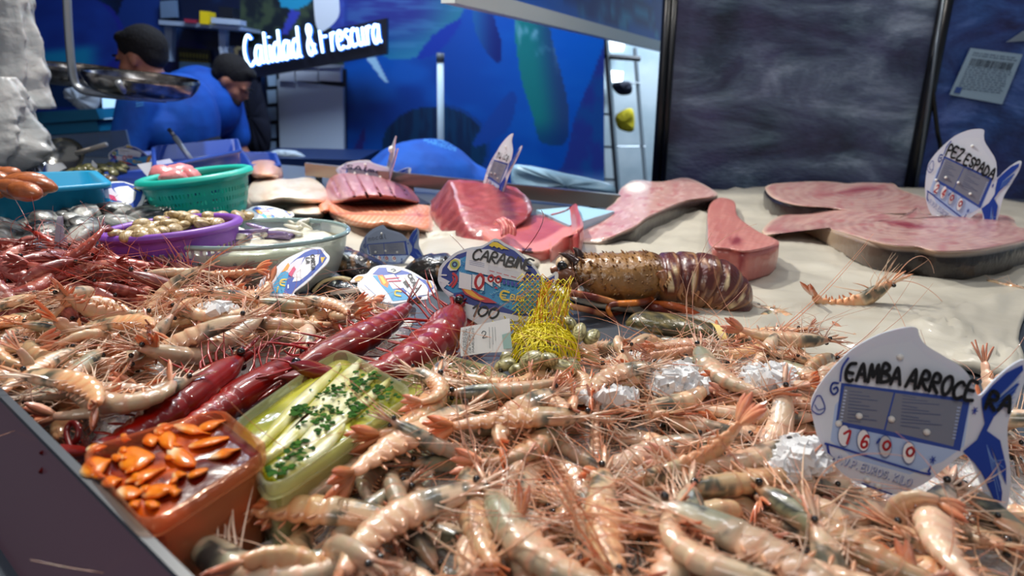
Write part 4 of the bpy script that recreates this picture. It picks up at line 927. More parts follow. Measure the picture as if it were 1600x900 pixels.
GREY = dict(PINK, head=(146, 146, 116), headp=(200, 182, 146), body=(204, 166, 126), dors=(168, 152, 122), gut=(48, 56, 54), dark=1.0)
RED = dict(head=(150, 50, 38), headp=(184, 98, 78), body=(196, 108, 88), dors=(152, 58, 44), bel=(214, 140, 116), edge=(156, 52, 38), tip=(146, 38, 26), tip2=(122, 26, 18), gut=(90, 20, 26), dark=.6, spk=(160, 40, 36), leg=(206, 100, 84), ant=(158, 38, 30), mat=pmat('red_prawn_shell', sss=.1))
SALM = dict(RED, head=(224, 128, 100), headp=(236, 168, 142), body=(234, 156, 128), dors=(222, 120, 94), bel=(240, 180, 156), edge=(214, 100, 74), tip=(206, 84, 60), tip2=(190, 66, 46), gut=(190, 90, 70), spk=(212, 104, 80), leg=(236, 160, 136), ant=(200, 84, 64))
SCAR = dict(head=(138, 12, 3), headp=(152, 22, 6), body=(150, 16, 4), dors=(112, 6, 2), bel=(172, 40, 12), edge=(120, 10, 3), tip=(126, 10, 4), tip2=(104, 6, 3), gut=(74, 4, 2), dark=.5, spk=(112, 6, 10), leg=(158, 10, 8), ant=(120, 6, 6), mat=mat('scarlet_shell', None, .35, coat=.55, coatr=.05, bump=(70, .3, .0015), vary=.06, spec=.3))
def place(V, loc, R, label, cat, group=None, name='prawn', fine=2, sc_=1.0, feel=True):
    o = bpy.data.objects.new(name, V['body']); C.objects.link(o); o.matrix_world = Matrix.Translation(loc) @ R.to_4x4() @ Matrix.Scale(sc_, 4); tag(o, label, cat, group)
    for nm in ('fan', 'legs', 'ant')[:3 if feel else 2]:
        c = bpy.data.objects.new({'fan': 'tail_fan', 'legs': 'leg_fringe', 'ant': 'antennae'}[nm], V[nm]); C.objects.link(c); c.parent = o
    for k, e in enumerate(V['eyes'][:1 if fine < 2 else 2]): c = bpy.data.objects.new('eye', e); C.objects.link(c); c.parent = o
    return o
def hull(V, loc, R, s): return [(R @ (Vector(p) * s) + loc, r * s) for p, r in V['samp']]
def support(V, x, y, R, s, pct=30):
    dz = []; ex = 0
    for p, r in hull(V, Vector((x, y, 0)), R, s):
        i, j = cell(p.x, p.y)
        if not (2 < i < NX - 2 and 2 < j < NY - 2): return None
        if EX[i, j]: ex += 1
        w_ = max(1, int(r * .6 / HG)); dz.append(HM[i - w_:i + w_ + 1, j - w_:j + w_ + 1].max() - (p.z - r))
    if ex > 1: return None
    dz.sort(); return dz[int(len(dz) * (1 - pct / 100))]
def stamp(V, loc, R, s, k=.55):
    for p, r in hull(V, loc, R, s):
        w_ = max(1, int(r / HG)); i, j = cell(p.x, p.y)
        for a in range(-w_, w_ + 1):
            for c in range(-w_, w_ + 1):
                d2 = (a * a + c * c) * HG * HG
                if d2 < r * r and 0 <= i + a < NX and 0 <= j + c < NY: HM[i + a, j + c] = max(HM[i + a, j + c], p.z + math.sqrt(r * r - d2) * k)
def mkR(yaw, roll, pitch): return Matrix.Rotation(yaw, 3, 'Z') @ Matrix.Rotation(pitch, 3, 'Y') @ Matrix.Rotation(roll, 3, 'X')
LAID = []
GUARD = [([(1262,640),(1290,560),(1400,515),(1450,515),(1540,600),(1600,560),(1640,560),(1640,800),(1570,780),(1530,715),(1460,750),(1380,752),(1320,715)], .49),
 ([(686,420),(760,372),(850,420),(905,440),(905,560),(800,572),(790,552),(724,552),(716,505)], .70), ([(375,655),(530,548),(645,608),(425,755)], .53), ([(125,704),(345,640),(420,700),(226,815)], .5),
 ([(405,462),(470,392),(515,392),(500,430),(465,462)], .93), ([(560,432),(600,412),(683,450),(672,468),(600,474)], .95), ([(880,395),(1040,392),(1170,440),(1165,505),(960,508),(890,475)], .84), ([(975,490),(1140,495),(1140,532),(975,512)], .78), ([(480,430),(550,428),(560,462),(485,462)], .9),
 ([(165,350),(540,335),(540,400),(430,415),(290,412),(165,372)], 1.02), ([(120,700),(180,640),(380,545),(480,545),(560,490),(735,465),(715,530),(620,580),(400,600),(250,690),(130,715)], .8)]
def blocked(v, loc, R, s, mx=0):
    n = 0; hs_ = hull(v, loc, R, s); e1, e2 = hs_[-1][0], hs_[-2][0]
    hs_ = hs_ + [(e1 + (e1 - e2) * 1.0, .004), (e1 + (e1 - e2) * 2.0, .004)]
    for p, r in hs_:
        x, y = proj((p.x, p.y, p.z + r))
        for poly, Y in GUARD:
            if p.y < Y and inpoly(x, y, poly): n += 1; break
    return n > mx
def scatter(V, poly, n, seed, yaws=None, tries=9, sc_=(.85, 1.2), rollp=.35, pitch=.3, fine=2, tagk='', name='prawn', zlim=.12):
    r = random.Random(seed); W_ = wpoly(poly, .035); xs = [p[0] for p in W_]; ys = [p[1] for p in W_]; done = 0; fails = 0
    while done < n and fails < n * 6:
        best = None
        for _ in range(tries):
            x, y = r.uniform(min(xs), max(xs)), r.uniform(min(ys), max(ys))
            if not inpoly(x, y, W_): continue
            v = r.choice(V); s = r.uniform(*sc_); yaw = r.uniform(0, 2 * PI) if not yaws else r.gauss(*r.choice(yaws))
            roll = (0 if r.random() < .5 else PI) + r.gauss(0, rollp)
            if r.random() < .16: roll = r.choice((PI / 2, -PI / 2)) + r.gauss(0, .3)
            R = mkR(yaw, roll, r.gauss(0, pitch)); z = support(v, x, y, R, s)
            if z is None: continue
            if blocked(v, Vector((x, y, z)), R, s): continue
            if best is None or z < best[0]: best = (z, x, y, R, s, v)
        if best is None or best[0] > zlim: fails += 1; continue
        z, x, y, R, s, v = best; loc = Vector((x, y, z)); stamp(v, loc, R, s); LAID.append([v, loc, R, s, tagk, fine, name]); done += 1
    return done
def lay(v, h, t, tagk, roll=0, s=None, zb=None, fine=2, name='prawn', dz=0, pitch=0):
    """a prawn whose head is seen at photo point h and tail at t, settled on whatever lies below"""
    z = .045
    for _ in range(3):
        a, b_ = Zp(*h, z), Zp(*t, z); hd, tl = Vector(v['samp'][0][0]), Vector(v['samp'][-1][0]); cr = Matrix.Rotation(roll, 3, 'X')
        d0 = cr @ (hd - tl); d1 = a - b_; yaw = math.atan2(d1.y, d1.x) - math.atan2(d0.y, d0.x); sc_ = s or max(.6, min(1.7, d1.xy.length / max(1e-6, d0.xy.length)))
        R = mkR(yaw, roll, pitch); mid = (a + b_) / 2 - R @ ((hd + tl) / 2) * sc_; zz = support(v, mid.x, mid.y, R, sc_, 35)
        if zz is None: zz = .04
        z = zz
    loc = Vector((mid.x, mid.y, z + dz))
    if len(tagk) == 1 and blocked(v, loc, R, sc_, 1): return
    stamp(v, loc, R, sc_); LAID.append([v, loc, R, sc_, tagk, fine, name])
VP = [prawn(.125, c, k, p, 2, antlen=a) for k, (c, p, a) in enumerate([(.5, PINK, 1.3), (1.1, GREY, .9), (1.7, PINK, 1.5), (2.3, PINK, .9), (2.9, PINK, 1.1), (.9, PINK, 1.4), (1.4, GREY, 1.0), (.25, GREY, 1.2), (2.0, PINK, .8), (3.2, PINK, .7)])]
VM = [prawn(.118, c, 20 + k, p, 1, antlen=a) for k, (c, p, a) in enumerate([(.5, PINK, 1.0), (1.2, PINK, .8), (2.2, PINK, .8), (.9, GREY, .9), (1.7, PINK, .7), (2.8, PINK, .7)])]
VR = [prawn(.125, c, 40 + k, p, 1, antlen=1.0, leglen=1.3) for k, (c, p) in enumerate([(.4, RED), (1.0, RED), (1.8, RED), (.7, dict(RED, body=(222, 140, 120), head=(200, 100, 84))), (2.4, RED)])]
VS = [prawn(.10, c, 60 + k, SALM, 0, antlen=1.2, leglen=1.3) for k, c in enumerate((.5, 1.3, 2.1))]
# ---------------------------------------------------------------- price tags
m_print = mat('tag_print', None, .42); m_marker = mat('marker_ink', None, .4); m_tagw = mat('tag_white_plastic', (226, 230, 238), .4); m_tagb = mat('tag_translucent', (214, 222, 236), .35, sss=.1, coat=.3)
def cc(pts, s, ox, oy): return [(ox + x / s, oy + y / s) for x, y in pts]
c6 = lambda *p: cc(p, 2.811, 1240, 490)
class Frame:
    """maps master drawing coordinates onto a plane in the scene through three matching points"""
    def __init__(s, p0, n, src, dst):
        s.n = Vector(n).normalized(); q = [PLN(x, y, Vector(p0), s.n) for x, y in dst]
        A = np.array([[x, y, 1] for x, y in src], float); B = np.array([list(v) for v in q]); M = np.linalg.solve(A, B)
        s.ux, s.uy, s.o = Vector(M[0]), Vector(M[1]), Vector(M[2])
        if s.n.dot(CAM - s.o) < 0: s.n = -s.n
    def P(s, x, y, h=0): return s.o + s.ux * x + s.uy * y + s.n * h
    def sheet(s, h=0): sh_ = Sheet(s.o + s.n * h, s.ux, s.uy, s.n); return sh_
def plate(fr, outline, th, m, parent, name='tag_plate', col=(1, 1, 1, 1), sm=4):
    P = [(p.x, p.y) for p in catmull([(x, y, 0) for x, y in outline], sm)] if sm else outline
    b = MB(); b.prism([fr.P(x, y, 0) for x, y in P], [fr.P(x, y, -th) for x, y in P], col); return b.build(name, m, parent, smooth=False)
BO = c6((75,400),(90,345),(130,280),(200,200),(270,140),(370,90),(460,65),(520,58),(545,68),(557,100),(592,140),(680,190),(740,225),(780,262),(812,315),(832,352),(855,340),(890,295),(940,245),(985,212),(1015,203),(1030,225),(1028,280),(1000,370),(975,440),(970,500),(985,600),(1002,700),(1002,800),(988,860),(963,866),(920,820),(880,740),(840,660),(808,612),(780,612),(720,662),(640,732),(560,775),(500,790),(430,787),(380,765),(320,745),(240,700),(170,630),(120,550),(95,480))
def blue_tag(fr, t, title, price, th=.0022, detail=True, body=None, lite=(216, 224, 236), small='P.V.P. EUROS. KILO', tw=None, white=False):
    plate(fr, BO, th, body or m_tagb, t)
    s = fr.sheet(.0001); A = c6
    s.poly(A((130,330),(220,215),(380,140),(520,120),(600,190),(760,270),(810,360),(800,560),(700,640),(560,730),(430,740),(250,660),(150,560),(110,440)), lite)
    s.poly(A((250,330),(780,385),(800,400),(790,570),(700,640),(560,700),(300,640),(180,560),(190,400)), (176, 200, 238))
    s.poly(A((212,300),(800,368),(775,592),(198,487)), (44, 74, 160))
    s.poly(A((228,314),(458,342),(426,506),(210,472)), (124, 130, 146)); s.poly(A((466,344),(768,380),(743,572),(434,508)), (124, 130, 146))
    if detail:
        for k in range(10):
            y = 334 + k * 14.5
            s.line(A((252,y + 3),(252 + 60 + (k * 37) % 110, y + 8 + (k * 37) % 110 * .1)), .9, (70, 86, 130)); s.line(A((500,y + 20),(560 + (k * 53) % 150, y + 30)), .9, (70, 86, 130))
            s.line(A((232 - k * 1.4,y),(240 - k * 1.4,y + 1)), 2.2, (190, 204, 232)); s.line(A((748 - k * 1.4,y + 70),(758 - k * 1.4,y + 71)), 2.2, (170, 186, 222))
    s.poly(A((845,362),(890,305),(940,255),(1005,222),(1010,245),(975,290),(940,330),(905,375),(985,300),(1000,300),(960,380),(905,440),(880,500),(940,540),(975,650),(982,730),(940,640),(900,560),(935,650),(968,760),(968,800),(935,790),(880,690),(840,640),(800,605),(785,590),(840,540),(868,470),(850,400)), (24, 62, 160))
    if detail:
        for k in range(6): s.line(A((885 + k * 6,560 + k * 14),(955 + k * 2,790 - k * 34)), .9, (120, 156, 216)); s.line(A((900,372 + k * 9),(1000 - k * 4,268 + k * 22)), .9, (110, 150, 214))
    s.line(A((160,575),(200,582),(610,688),(640,680),(648,660)), 3.2, (36, 66, 160)); s.line(A((165,578),(178,620),(200,640)), 4, (30, 58, 150)); s.line(A((235,190),(210,230),(205,290)), 3.5, (36, 66, 160))
    for st in strokes('*', *A((640,645))[0], *A((664,650))[0], 12): s.line(st, 1.8, (30, 60, 156))
    for st in strokes('*', *A((806,430))[0], *A((828,434))[0], 12): s.line(st, 1.8, (30, 60, 156))
    s.line(A((196,300),(170,300),(162,330),(178,350),(197,335),(190,318),(176,325)), 3.4, (30, 60, 150))      # eye
    s.line(A((98,358),(80,400),(82,425),(118,440),(142,414),(118,360),(98,358)), 2, (40, 70, 160)); s.line(A((92,398),(110,420),(140,412)), 1.6, (40, 70, 160))
    xs = ((242, 534, 1), (333, 553, 1), (436, 577, 0), (545, 602, 1))
    for (x, y, w_), ch in zip(xs, price):
        e = [(x + 28 * math.cos(a * PI / 10), y + 46 * math.sin(a * PI / 10) + 28 * math.cos(a * PI / 10) * .2) for a in range(20)]
        s.poly(A(*[(x + (p - x) * 1.1, y + (q - y) * 1.1) for p, q in e]), (70, 90, 150)); s.poly(A(*e), (236, 238, 242) if w_ else (190, 194, 204))
        a, b_ = A((x - 13, y + 28), (x + 15, y + 34)); dy = -6 if ch == '0' else 0
        for st in strokes(ch, a[0], a[1] + dy, b_[0], b_[1] + dy, 20 if ch != '0' else 14): s.line(st, 4.2, (178, 24, 40))
    for st in strokes("'", *A((384,606))[0], *A((396,608))[0], 22): s.line(st, 3.4, (30, 60, 150))
    if detail:
        a, b_ = A((210,652), (560,745))
        for st in strokes(small, *a, *b_, 11, gap=.3): s.line([(x + .7, y + .7) for x, y in st], 2.6, (84, 112, 180)); s.line(st, 1.3, (226, 232, 244))
    s.line(A((340,742),(380,755),(480,785)), 2.4, (40, 66, 156))
    s.mb.build('printed_face', m_print, t, smooth=False)
    h = fr.sheet(s.lay + .0003)
    if title:
        title(h)
        h.mb.build('handwriting', m_marker, t, smooth=False)
    for k, (x, y) in enumerate(((474,186),(212,480),(306,445),(456,457),(619,511),(366,730),(418,755))):
        q = A((x, y))[0]; c = fr.P(*q, h.lay + .001); r = 6 * (fr.ux.length); MB().ell(c, (r, r, r), None, 12, 8).build('peg', mat('peg_white', (226, 226, 222), .4), t)
    return t
SRC = [c6((80,420))[0], c6((545,68))[0], c6((1020,205))[0]]
def wr(items, w_, col=(14, 14, 18)):
    def f(h):
        for (txt, x0, y0, x1, y1, hh) in items:
            a, b_ = c6((x0, y0), (x1, y1))
            for st in strokes(txt, *a, *b_, hh, wob=.06, gap=.3, slant=.05): h.line(st, w_, col)
    return f
# near tag
p0 = Zp(1380, 762, .034); fr = Frame(p0, (-.3, -1, .22), SRC, SRC)
t = thing('price_tag', 'largest fish shaped price tag, handwritten shrimp name and sixteen euro price, near right', 'price tag', p0)
blue_tag(fr, t, wr([('GAMBA', 225, 285, 478, 300, 27), ('ARROCE', 505, 308, 800, 372, 27), ('RA', 860, 398, 960, 420, 24)], 6), '1600')
# swordfish tag
p0 = Zp(1483, 346, .05); fr = Frame(p0, (-.45, -1, .1), SRC, [(1449,264), (1538,205), (1596,252)])
t = thing('price_tag', 'fish shaped price tag marked twenty-four standing in the biggest swordfish steak', 'price tag', p0)
blue_tag(fr, t, wr([('PEZ', 225, 290, 400, 305, 27), ('ESPADA', 440, 318, 790, 375, 25)], 6), '2400')
# tag in the red block
p0 = Zp(771, 298, .125); p0 = D(771, 298, 1.50); fr = Frame(p0, (-1, -.75, .05), SRC, [(760,268), (801,210), (815,228)])
t = thing('price_tag', 'narrow turned fish price tag standing in the dark red tuna block', 'price tag', p0)
blue_tag(fr, t, wr([('mu ice', 300, 285, 760, 340, 30)], 5), '3400', small='P.V.P. KILO')
# salmon tag
p0 = D(560, 292, 1.92); fr = Frame(p0, (-.1, -1, .1), SRC, [(526,268), (578,251), (640,262)])
t = thing('price_tag', 'lilac price tag with salmon handwriting behind the scored tuna loin', 'price tag', p0)
blue_tag(fr, t, wr([('SAlmon', 215, 320, 700, 420, 40)], 7, (34, 24, 60)), '1600', detail=False, lite=(206, 196, 220))
# edge-on tags
p0 = D(612, 282, 1.75); fr = Frame(p0, (-1, -.22, .0), SRC, [(604,262), (618,214), (621,232)])
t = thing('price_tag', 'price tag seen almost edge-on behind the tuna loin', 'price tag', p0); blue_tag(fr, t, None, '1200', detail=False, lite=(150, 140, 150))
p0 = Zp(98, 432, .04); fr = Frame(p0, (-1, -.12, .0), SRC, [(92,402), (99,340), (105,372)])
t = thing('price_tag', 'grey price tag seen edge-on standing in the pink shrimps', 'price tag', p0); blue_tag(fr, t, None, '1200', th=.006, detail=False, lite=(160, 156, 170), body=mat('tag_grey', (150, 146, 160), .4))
# blue translucent tag behind, its shade put into duller plate and print colours
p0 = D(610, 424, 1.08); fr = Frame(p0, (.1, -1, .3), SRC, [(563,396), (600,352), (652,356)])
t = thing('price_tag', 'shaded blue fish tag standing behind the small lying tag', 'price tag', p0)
blue_tag(fr, t, wr([('nocal', 260, 260, 520, 270, 26)], 2.5, (70, 70, 84)), '1200', lite=(138, 152, 176), body=mat('tag_shaded', (150, 164, 190), .4))
# mussel tag far left
p0 = D(50, 292, 1.62); fr = Frame(p0, (-.1, -1, .2), SRC, [(30,286), (46,252), (72,256)])
t = thing('price_tag', 'blue tag with black handwriting standing in the orange mussels', 'price tag', p0)
blue_tag(fr, t, wr([('CAMARON', 230, 300, 760, 330, 44)], 8), '1600', detail=False, lite=(150, 160, 196))

# colourful tag
c3 = lambda *p: cc(p, 4.092, 680, 360)
CO = c3((18,290),(25,240),(60,195),(130,140),(220,110),(290,100),(340,75),(375,52),(410,58),(450,85),(520,120),(590,180),(650,240),(690,300),(735,290),(768,264),(786,275),(782,312),(748,370),(712,450),(697,540),(690,590),(640,570),(560,572),(480,580),(380,592),(290,600),(220,560),(150,480),(100,430),(50,380),(20,330))
SC3 = [c3((20,300))[0], c3((390,52))[0], c3((782,268))[0]]
def colour_tag(fr, t, title, det=True):
    plate(fr, CO, .0025, m_tagw, t); s = fr.sheet(.0001); A = c3
    s.poly(A((38,290),(45,245),(75,205),(140,155),(230,125),(300,115),(350,85),(378,68),(405,72),(440,98),(510,132),(580,192),(640,250),(682,312),(730,305),(765,285),(762,315),(730,370),(695,450),(680,530),(640,540),(400,545),(280,560),(180,470),(120,410),(60,370)), (34, 58, 150))
    s.poly(A((160,180),(210,160),(215,260),(600,330),(690,310),(700,340),(670,500),(560,530),(330,440),(200,390),(120,400),(60,360),(110,330),(150,260)), (52, 156, 214))
    if det:
        r = random.Random(2)
        for k in range(260):
            x, y = r.uniform(150, 690), r.uniform(170, 520)
            if inpoly(x, y, [(160,180),(215,165),(215,260),(600,330),(690,320),(670,500),(560,525),(330,440),(200,390),(140,380)]): s.line(A((x - 8, y), (x, y + 7), (x + 8, y)), .8, (20, 84, 170) if k % 2 else (140, 206, 236))
    s.poly(A((38,300),(100,330),(60,372),(130,410),(100,420),(50,370)), (230, 232, 240)); s.line(A((30,288),(75,290)), 2.2, (235, 235, 240)); s.line(A((35,325),(95,352)), 2, (235, 235, 240))
    s.line(A((120,280),(142,300),(140,330),(118,362)), 4, (206, 40, 50)); s.line(A((118,300),(124,325),(100,355)), 2.4, (206, 40, 50))
    s.poly(A((345,100),(372,78),(400,80),(480,130),(440,122),(430,128),(412,112),(398,118),(380,104),(368,112)), (240, 208, 40))
    s.poly(A((80,240),(100,200),(130,180),(165,190),(168,225),(140,260),(100,262)), (240, 240, 236))
    for r_, col in ((34, (226, 214, 70)), (26, (150, 190, 120)), (18, (24, 40, 110)), (9, (120, 170, 210))): s.poly(A(*[(128 + r_ * math.cos(a * PI / 9), 222 + r_ * math.sin(a * PI / 9)) for a in range(18)]), col)
    s.poly(A((175,375),(240,378),(300,415),(350,432),(410,465),(330,462),(260,440),(200,410)), (196, 50, 60)); s.poly(A((185,376),(235,382),(290,425),(330,442),(300,446),(250,425),(215,405)), (250, 180, 50))
    s.poly(A((690,345),(745,318),(755,325),(725,380),(700,440),(690,560),(640,560),(655,450),(670,390)), (240, 130, 40)); s.poly(A((705,350),(740,330),(720,375),(690,430),(690,360)), (250, 212, 60))
    s.poly(A((205,130),(350,125),(560,205),(600,245),(560,330),(330,288),(195,255)), (232, 234, 240)); s.poly(A((345,225),(560,275),(555,325),(340,280)), (214, 218, 228))
    for k in range(4): s.line(A((355 + k * 46,262 + k * 12),(385 + k * 46,270 + k * 12)), 1.2, (200, 90, 100))
    for k in range(3): s.line(A((225,198 + k * 11),(320,218 + k * 11)), .6, (90, 110, 170))
    for (x0, x1) in ((160, 240), (245, 322), (325, 375), (380, 425)): s.poly(A((x0,270 + (x0 - 160) * .18),(x1,275 + (x1 - 160) * .18),(x1,385 + (x0 - 160) * .05 - (30 if x0 > 320 else 0)),(x0,370 - (40 if x0 > 320 else 0))), (238, 238, 242))
    for ch, x, y, h_, w_ in (('0', 262, 372, 22, 4.4), ('0', 345, 328, 10, 3), ('0', 392, 335, 10, 3)):
        a, b_ = A((x, y), (x + 46 if h_ > 12 else x + 30, y + 6))
        for st in strokes(ch, *a, *b_, h_): s.line(st, w_, (206, 34, 44))
    s.poly(A((398,362),(412,376),(386,374)), (206, 34, 44))
    for k in range(4): s.poly(A((440 + k * 26,318 + k * 5),(458 + k * 26,321 + k * 5),(458 + k * 26,350 + k * 5),(440 + k * 26,346 + k * 5)), (46, 60, 170))
    s.line(A((480,398),(445,390),(428,412),(440,440),(478,446)), 3, (244, 210, 60)); s.line(A((424,410),(465,416)), 1.6, (244, 210, 60)); s.line(A((424,424),(460,430)), 1.6, (244, 210, 60))
    for st in strokes('EURO', *A((490,440))[0], *A((572,456))[0], 7): s.line(st, 1.6, (244, 210, 60))
    s.poly(A((130,455),(180,460),(320,500),(560,545),(560,570),(380,588),(290,596),(220,556)), (226, 228, 236))
    s.mb.build('printed_face', m_print, t, smooth=False); h = fr.sheet(s.lay + .0003); title(h, A); h.mb.build('handwriting', m_marker, t, smooth=False); return t
def tcar(h, A):
    for txt, x0, y0, x1, y1, hh, ww in (('CARABINE', 240, 186, 612, 264, 16, 3.0), ('100', 238, 540, 400, 562, 16, 3.2)):
        for st in strokes(txt, *A((x0, y0))[0], *A((x1, y1))[0], hh, wob=.08, slant=.2, gap=.22): h.line(st, ww, (16, 16, 20))
p0 = Zp(752, 505, .03); fr = Frame(p0, (-.15, -.9, .5), SC3, SC3)
t = thing('price_tag', 'colourful fish tag reading CARABINE and 100 behind the scarlet prawns', 'price tag', p0); colour_tag(fr, t, tcar)
# reclining tags, seen from their printed back
c4 = lambda *p: cc(p, 5.0, 380, 370)
def back_tag(fr, t, A, O, words):
    plate(fr, A(*O['o']), .002, m_tagw, t); s = fr.sheet(.0001)
    for k, (pts, col) in enumerate(O['p']): s.poly(A(*pts), col)
    for pts, w_, col in O['l']: s.line(A(*pts), w_, col)
    s.mb.build('printed_face', m_print, t, smooth=False); h = fr.sheet(s.lay + .0002)
    for txt, x0, y0, x1, y1, hh in words:
        for st in strokes(txt, *A((x0, y0))[0], *A((x1, y1))[0], hh, wob=.05): h.line(st, 1.5, (30, 30, 40))
    h.mb.build('handwriting', m_marker, t, smooth=False)
OL = dict(o=[(85,440),(130,350),(200,285),(300,190),(440,120),(520,90),(600,86),(640,120),(677,155),(662,205),(600,262),(540,320),(480,372),(402,430),(442,458),(425,468),(380,462),(200,455),(130,482),(98,478)],
  p=[([(460,130),(520,105),(595,100),(625,135),(655,165),(620,220),(540,300),(480,350),(400,415),(385,440),(210,440),(260,330),(300,270),(380,190)], (40, 80, 180)), ([(200,440),(250,330),(290,270),(345,290),(320,440)], (40, 160, 216)),
     ([(290,270),(400,185),(460,165),(400,330),(345,290)], (232, 224, 236)), ([(470,170),(520,150),(590,140),(585,210),(500,300),(440,345),(380,355),(420,260)], (236, 238, 244)), ([(280,290),(330,215),(345,235),(330,270)], (244, 160, 50)), ([(600,165),(640,160),(615,210)], (240, 196, 70)), ([(120,350),(200,295),(230,300),(190,430),(110,445)], (228, 230, 240)), ([(340,300),(380,240),(400,260),(370,320)], (214, 70, 120))],
  l=[([(330,340),(290,345),(285,375),(320,385)], 2.4, (240, 210, 70)), ([(285,360),(320,362)], 1.4, (240, 210, 70)), ([(270,395),(265,430)], 2, (240, 210, 70)), ([(350,380),(352,400)], 2.2, (236, 240, 250)), ([(160,340),(130,430)], 1, (140, 160, 210))])
p0 = Zp(430, 466, .04); fr = Frame(p0, (.15, -.55, .85), [(400,460),(515,395),(470,440)], [(400,460),(515,395),(470,440)])
t = thing('price_tag', 'leaning printed tag left of the dark lobster', 'price tag', p0); back_tag(fr, t, c4, OL, [('CARTA', 515, 150, 530, 260, 6), ('LA', 478, 175, 480, 215, 6)])
OM = dict(o=[(835,352),(870,310),(900,295),(960,285),(1010,235),(1080,214),(1180,218),(1290,250),(1380,300),(1430,335),(1480,345),(1508,395),(1500,430),(1440,470),(1420,490),(1300,500),(1180,520),(1060,500),(990,480),(920,430),(895,385),(890,350)],
  p=[([(1060,235),(1180,235),(1290,270),(1400,330),(1470,350),(1490,400),(1440,455),(1300,490),(1200,500),(1180,420),(1090,300),(1010,290)], (44, 84, 184)), ([(1010,300),(1080,300),(1200,420),(1340,485),(1170,505),(1130,440)], (40, 156, 214)),
     ([(1050,300),(1090,295),(1140,360),(1130,400),(1080,370)], (240, 130, 50)), ([(1065,305),(1090,310),(1120,360),(1100,375)], (250, 206, 60)), ([(1100,300),(1180,290),(1260,400),(1170,410)], (236, 220, 232)), ([(1200,300),(1330,290),(1430,380),(1460,450),(1330,470),(1260,410)], (236, 238, 244)),
     ([(910,345),(1000,310),(1060,400),(1120,480),(1000,470),(930,410)], (230, 232, 240)), ([(865,330),(900,305),(940,310),(915,345),(880,350)], (244, 170, 70)), ([(1120,240),(1200,240),(1240,260),(1190,285),(1130,270)], (236, 236, 220)), ([(1430,345),(1465,355),(1480,400),(1460,395)], (244, 200, 90))],
  l=[([(1235,430),(1195,425),(1190,455),(1230,465)], 2.4, (240, 210, 70)), ([(1160,255),(1180,250),(1195,262),(1175,268)], 2, (60, 80, 100)), ([(1280,440),(1300,470)], 2.2, (232, 238, 250)), ([(1120,330),(1220,320)], 1.6, (206, 40, 90)), ([(1140,350),(1235,345)], 1.6, (206, 40, 90)), ([(950,380),(1040,460)], .8, (150, 170, 215))])
p0 = Zp(610, 478, .035); fr = Frame(p0, (-.05, -.5, .85), [(560,440),(680,450),(620,475)], [(560,440),(680,450),(620,475)])
t = thing('price_tag', 'leaning printed tag right of the pale rubber band, behind scarlet tails', 'price tag', p0); back_tag(fr, t, c4, OM, [('CIGALA', 1290, 300, 1350, 430, 6), ('MAR', 1255, 360, 1285, 400, 5)])
S3 = [(398,468),(515,400),(470,445)]
p0 = Zp(190, 334, .07); fr = Frame(p0, (.1, -.6, .8), S3, [(150,338),(222,292),(214,322)]); t = thing('price_tag', 'printed tag leaning in the grey shellfish tray beside the colander', 'price tag', p0); back_tag(fr, t, c4, OL, [])
p0 = Zp(420, 340, .06); fr = Frame(p0, (0, -.3, .95), [(555,440),(683,450),(620,475)], [(376,332),(460,335),(420,345)]); t = thing('price_tag', 'printed tag lying behind the glass bowl', 'price tag', p0); back_tag(fr, t, c4, OM, [])
p0 = D(205, 252, 1.95); fr = Frame(p0, (.1, -1, .3), SC3, [(170,246),(200,226),(238,240)])
t = thing('price_tag', 'domed blue price tag standing by the green clams', 'price tag', p0); colour_tag(fr, t, lambda h, A: h.line(A((240, 170), (400, 200)), 2, (30, 30, 40)), det=False)
def plain_tag(name, px, p0, n, label):
    n = Vector(n).normalized(); P = [PLN(x, y, p0, n) for x, y in px]; o = MB().prism(P, [p - n * .002 for p in P]).build(name, m_tagw, smooth=False); tag(o, label, 'price tag')
plain_tag('blank_tag', [(214,257),(265,248),(273,257),(232,278)], D(240, 270, 1.72), (-.1, -1, .5), 'plain white card standing in the green colander')
plain_tag('blank_tag', [(96,286),(108,278),(142,262),(144,250),(152,258),(150,272),(130,284),(108,288)], D(120, 286, 1.75), (.1, -1, .4), 'plain white pointed card on the green clams')
plain_tag('blank_tag', [(72,256),(96,254),(104,262),(88,270),(74,270)], D(90, 270, 1.9), (.1, -1, .4), 'small plain white card under the metal scoop')
# net bag ticket
p0 = Zp(760, 556, .045); n = Vector((-.15, -.8, .7)).normalized()
tt = thing('paper_ticket', 'white traceability ticket with a handwritten 2 on the yellow net bag', 'ticket', p0)
pts = [(720,512),(758,505),(796,497),(798,522),(800,549),(760,551),(720,557),(718,535)]
P = [PLN(x, y, p0, n) for x, y in pts]; MB().prism(P, [p - n * .0006 for p in P]).build('ticket_paper', mat('ticket_paper', (228, 230, 228), .5), tt, smooth=False)
fr = Frame(p0, n, [(720,512),(796,497),(720,557)], [(720,512),(796,497),(720,557)]); s = fr.sheet(.0003)
for j, (x, txt) in enumerate(((727, 'CENTRO DE'), (731, 'EXPEDICION'), (736, 'CR PUERTO'), (741, 'MARISCOS'))):
    for st in strokes(txt, x, 554 - j, x - .5, 516 - j, 3.0): s.line(st, .55, (70, 74, 80))
for j, x in enumerate((765, 770, 774)): s.line([(x, 545 - j * 6), (x - .5, 512)], .6, (120, 126, 130))
for st in strokes('2', 754, 529, 762, 527, 10): s.line(st, 1.1, (20, 24, 30))
s.poly([(784,524),(797,520),(799,545),(786,546)], (150, 186, 178)); s.mb.build('print', m_print, tt, smooth=False)
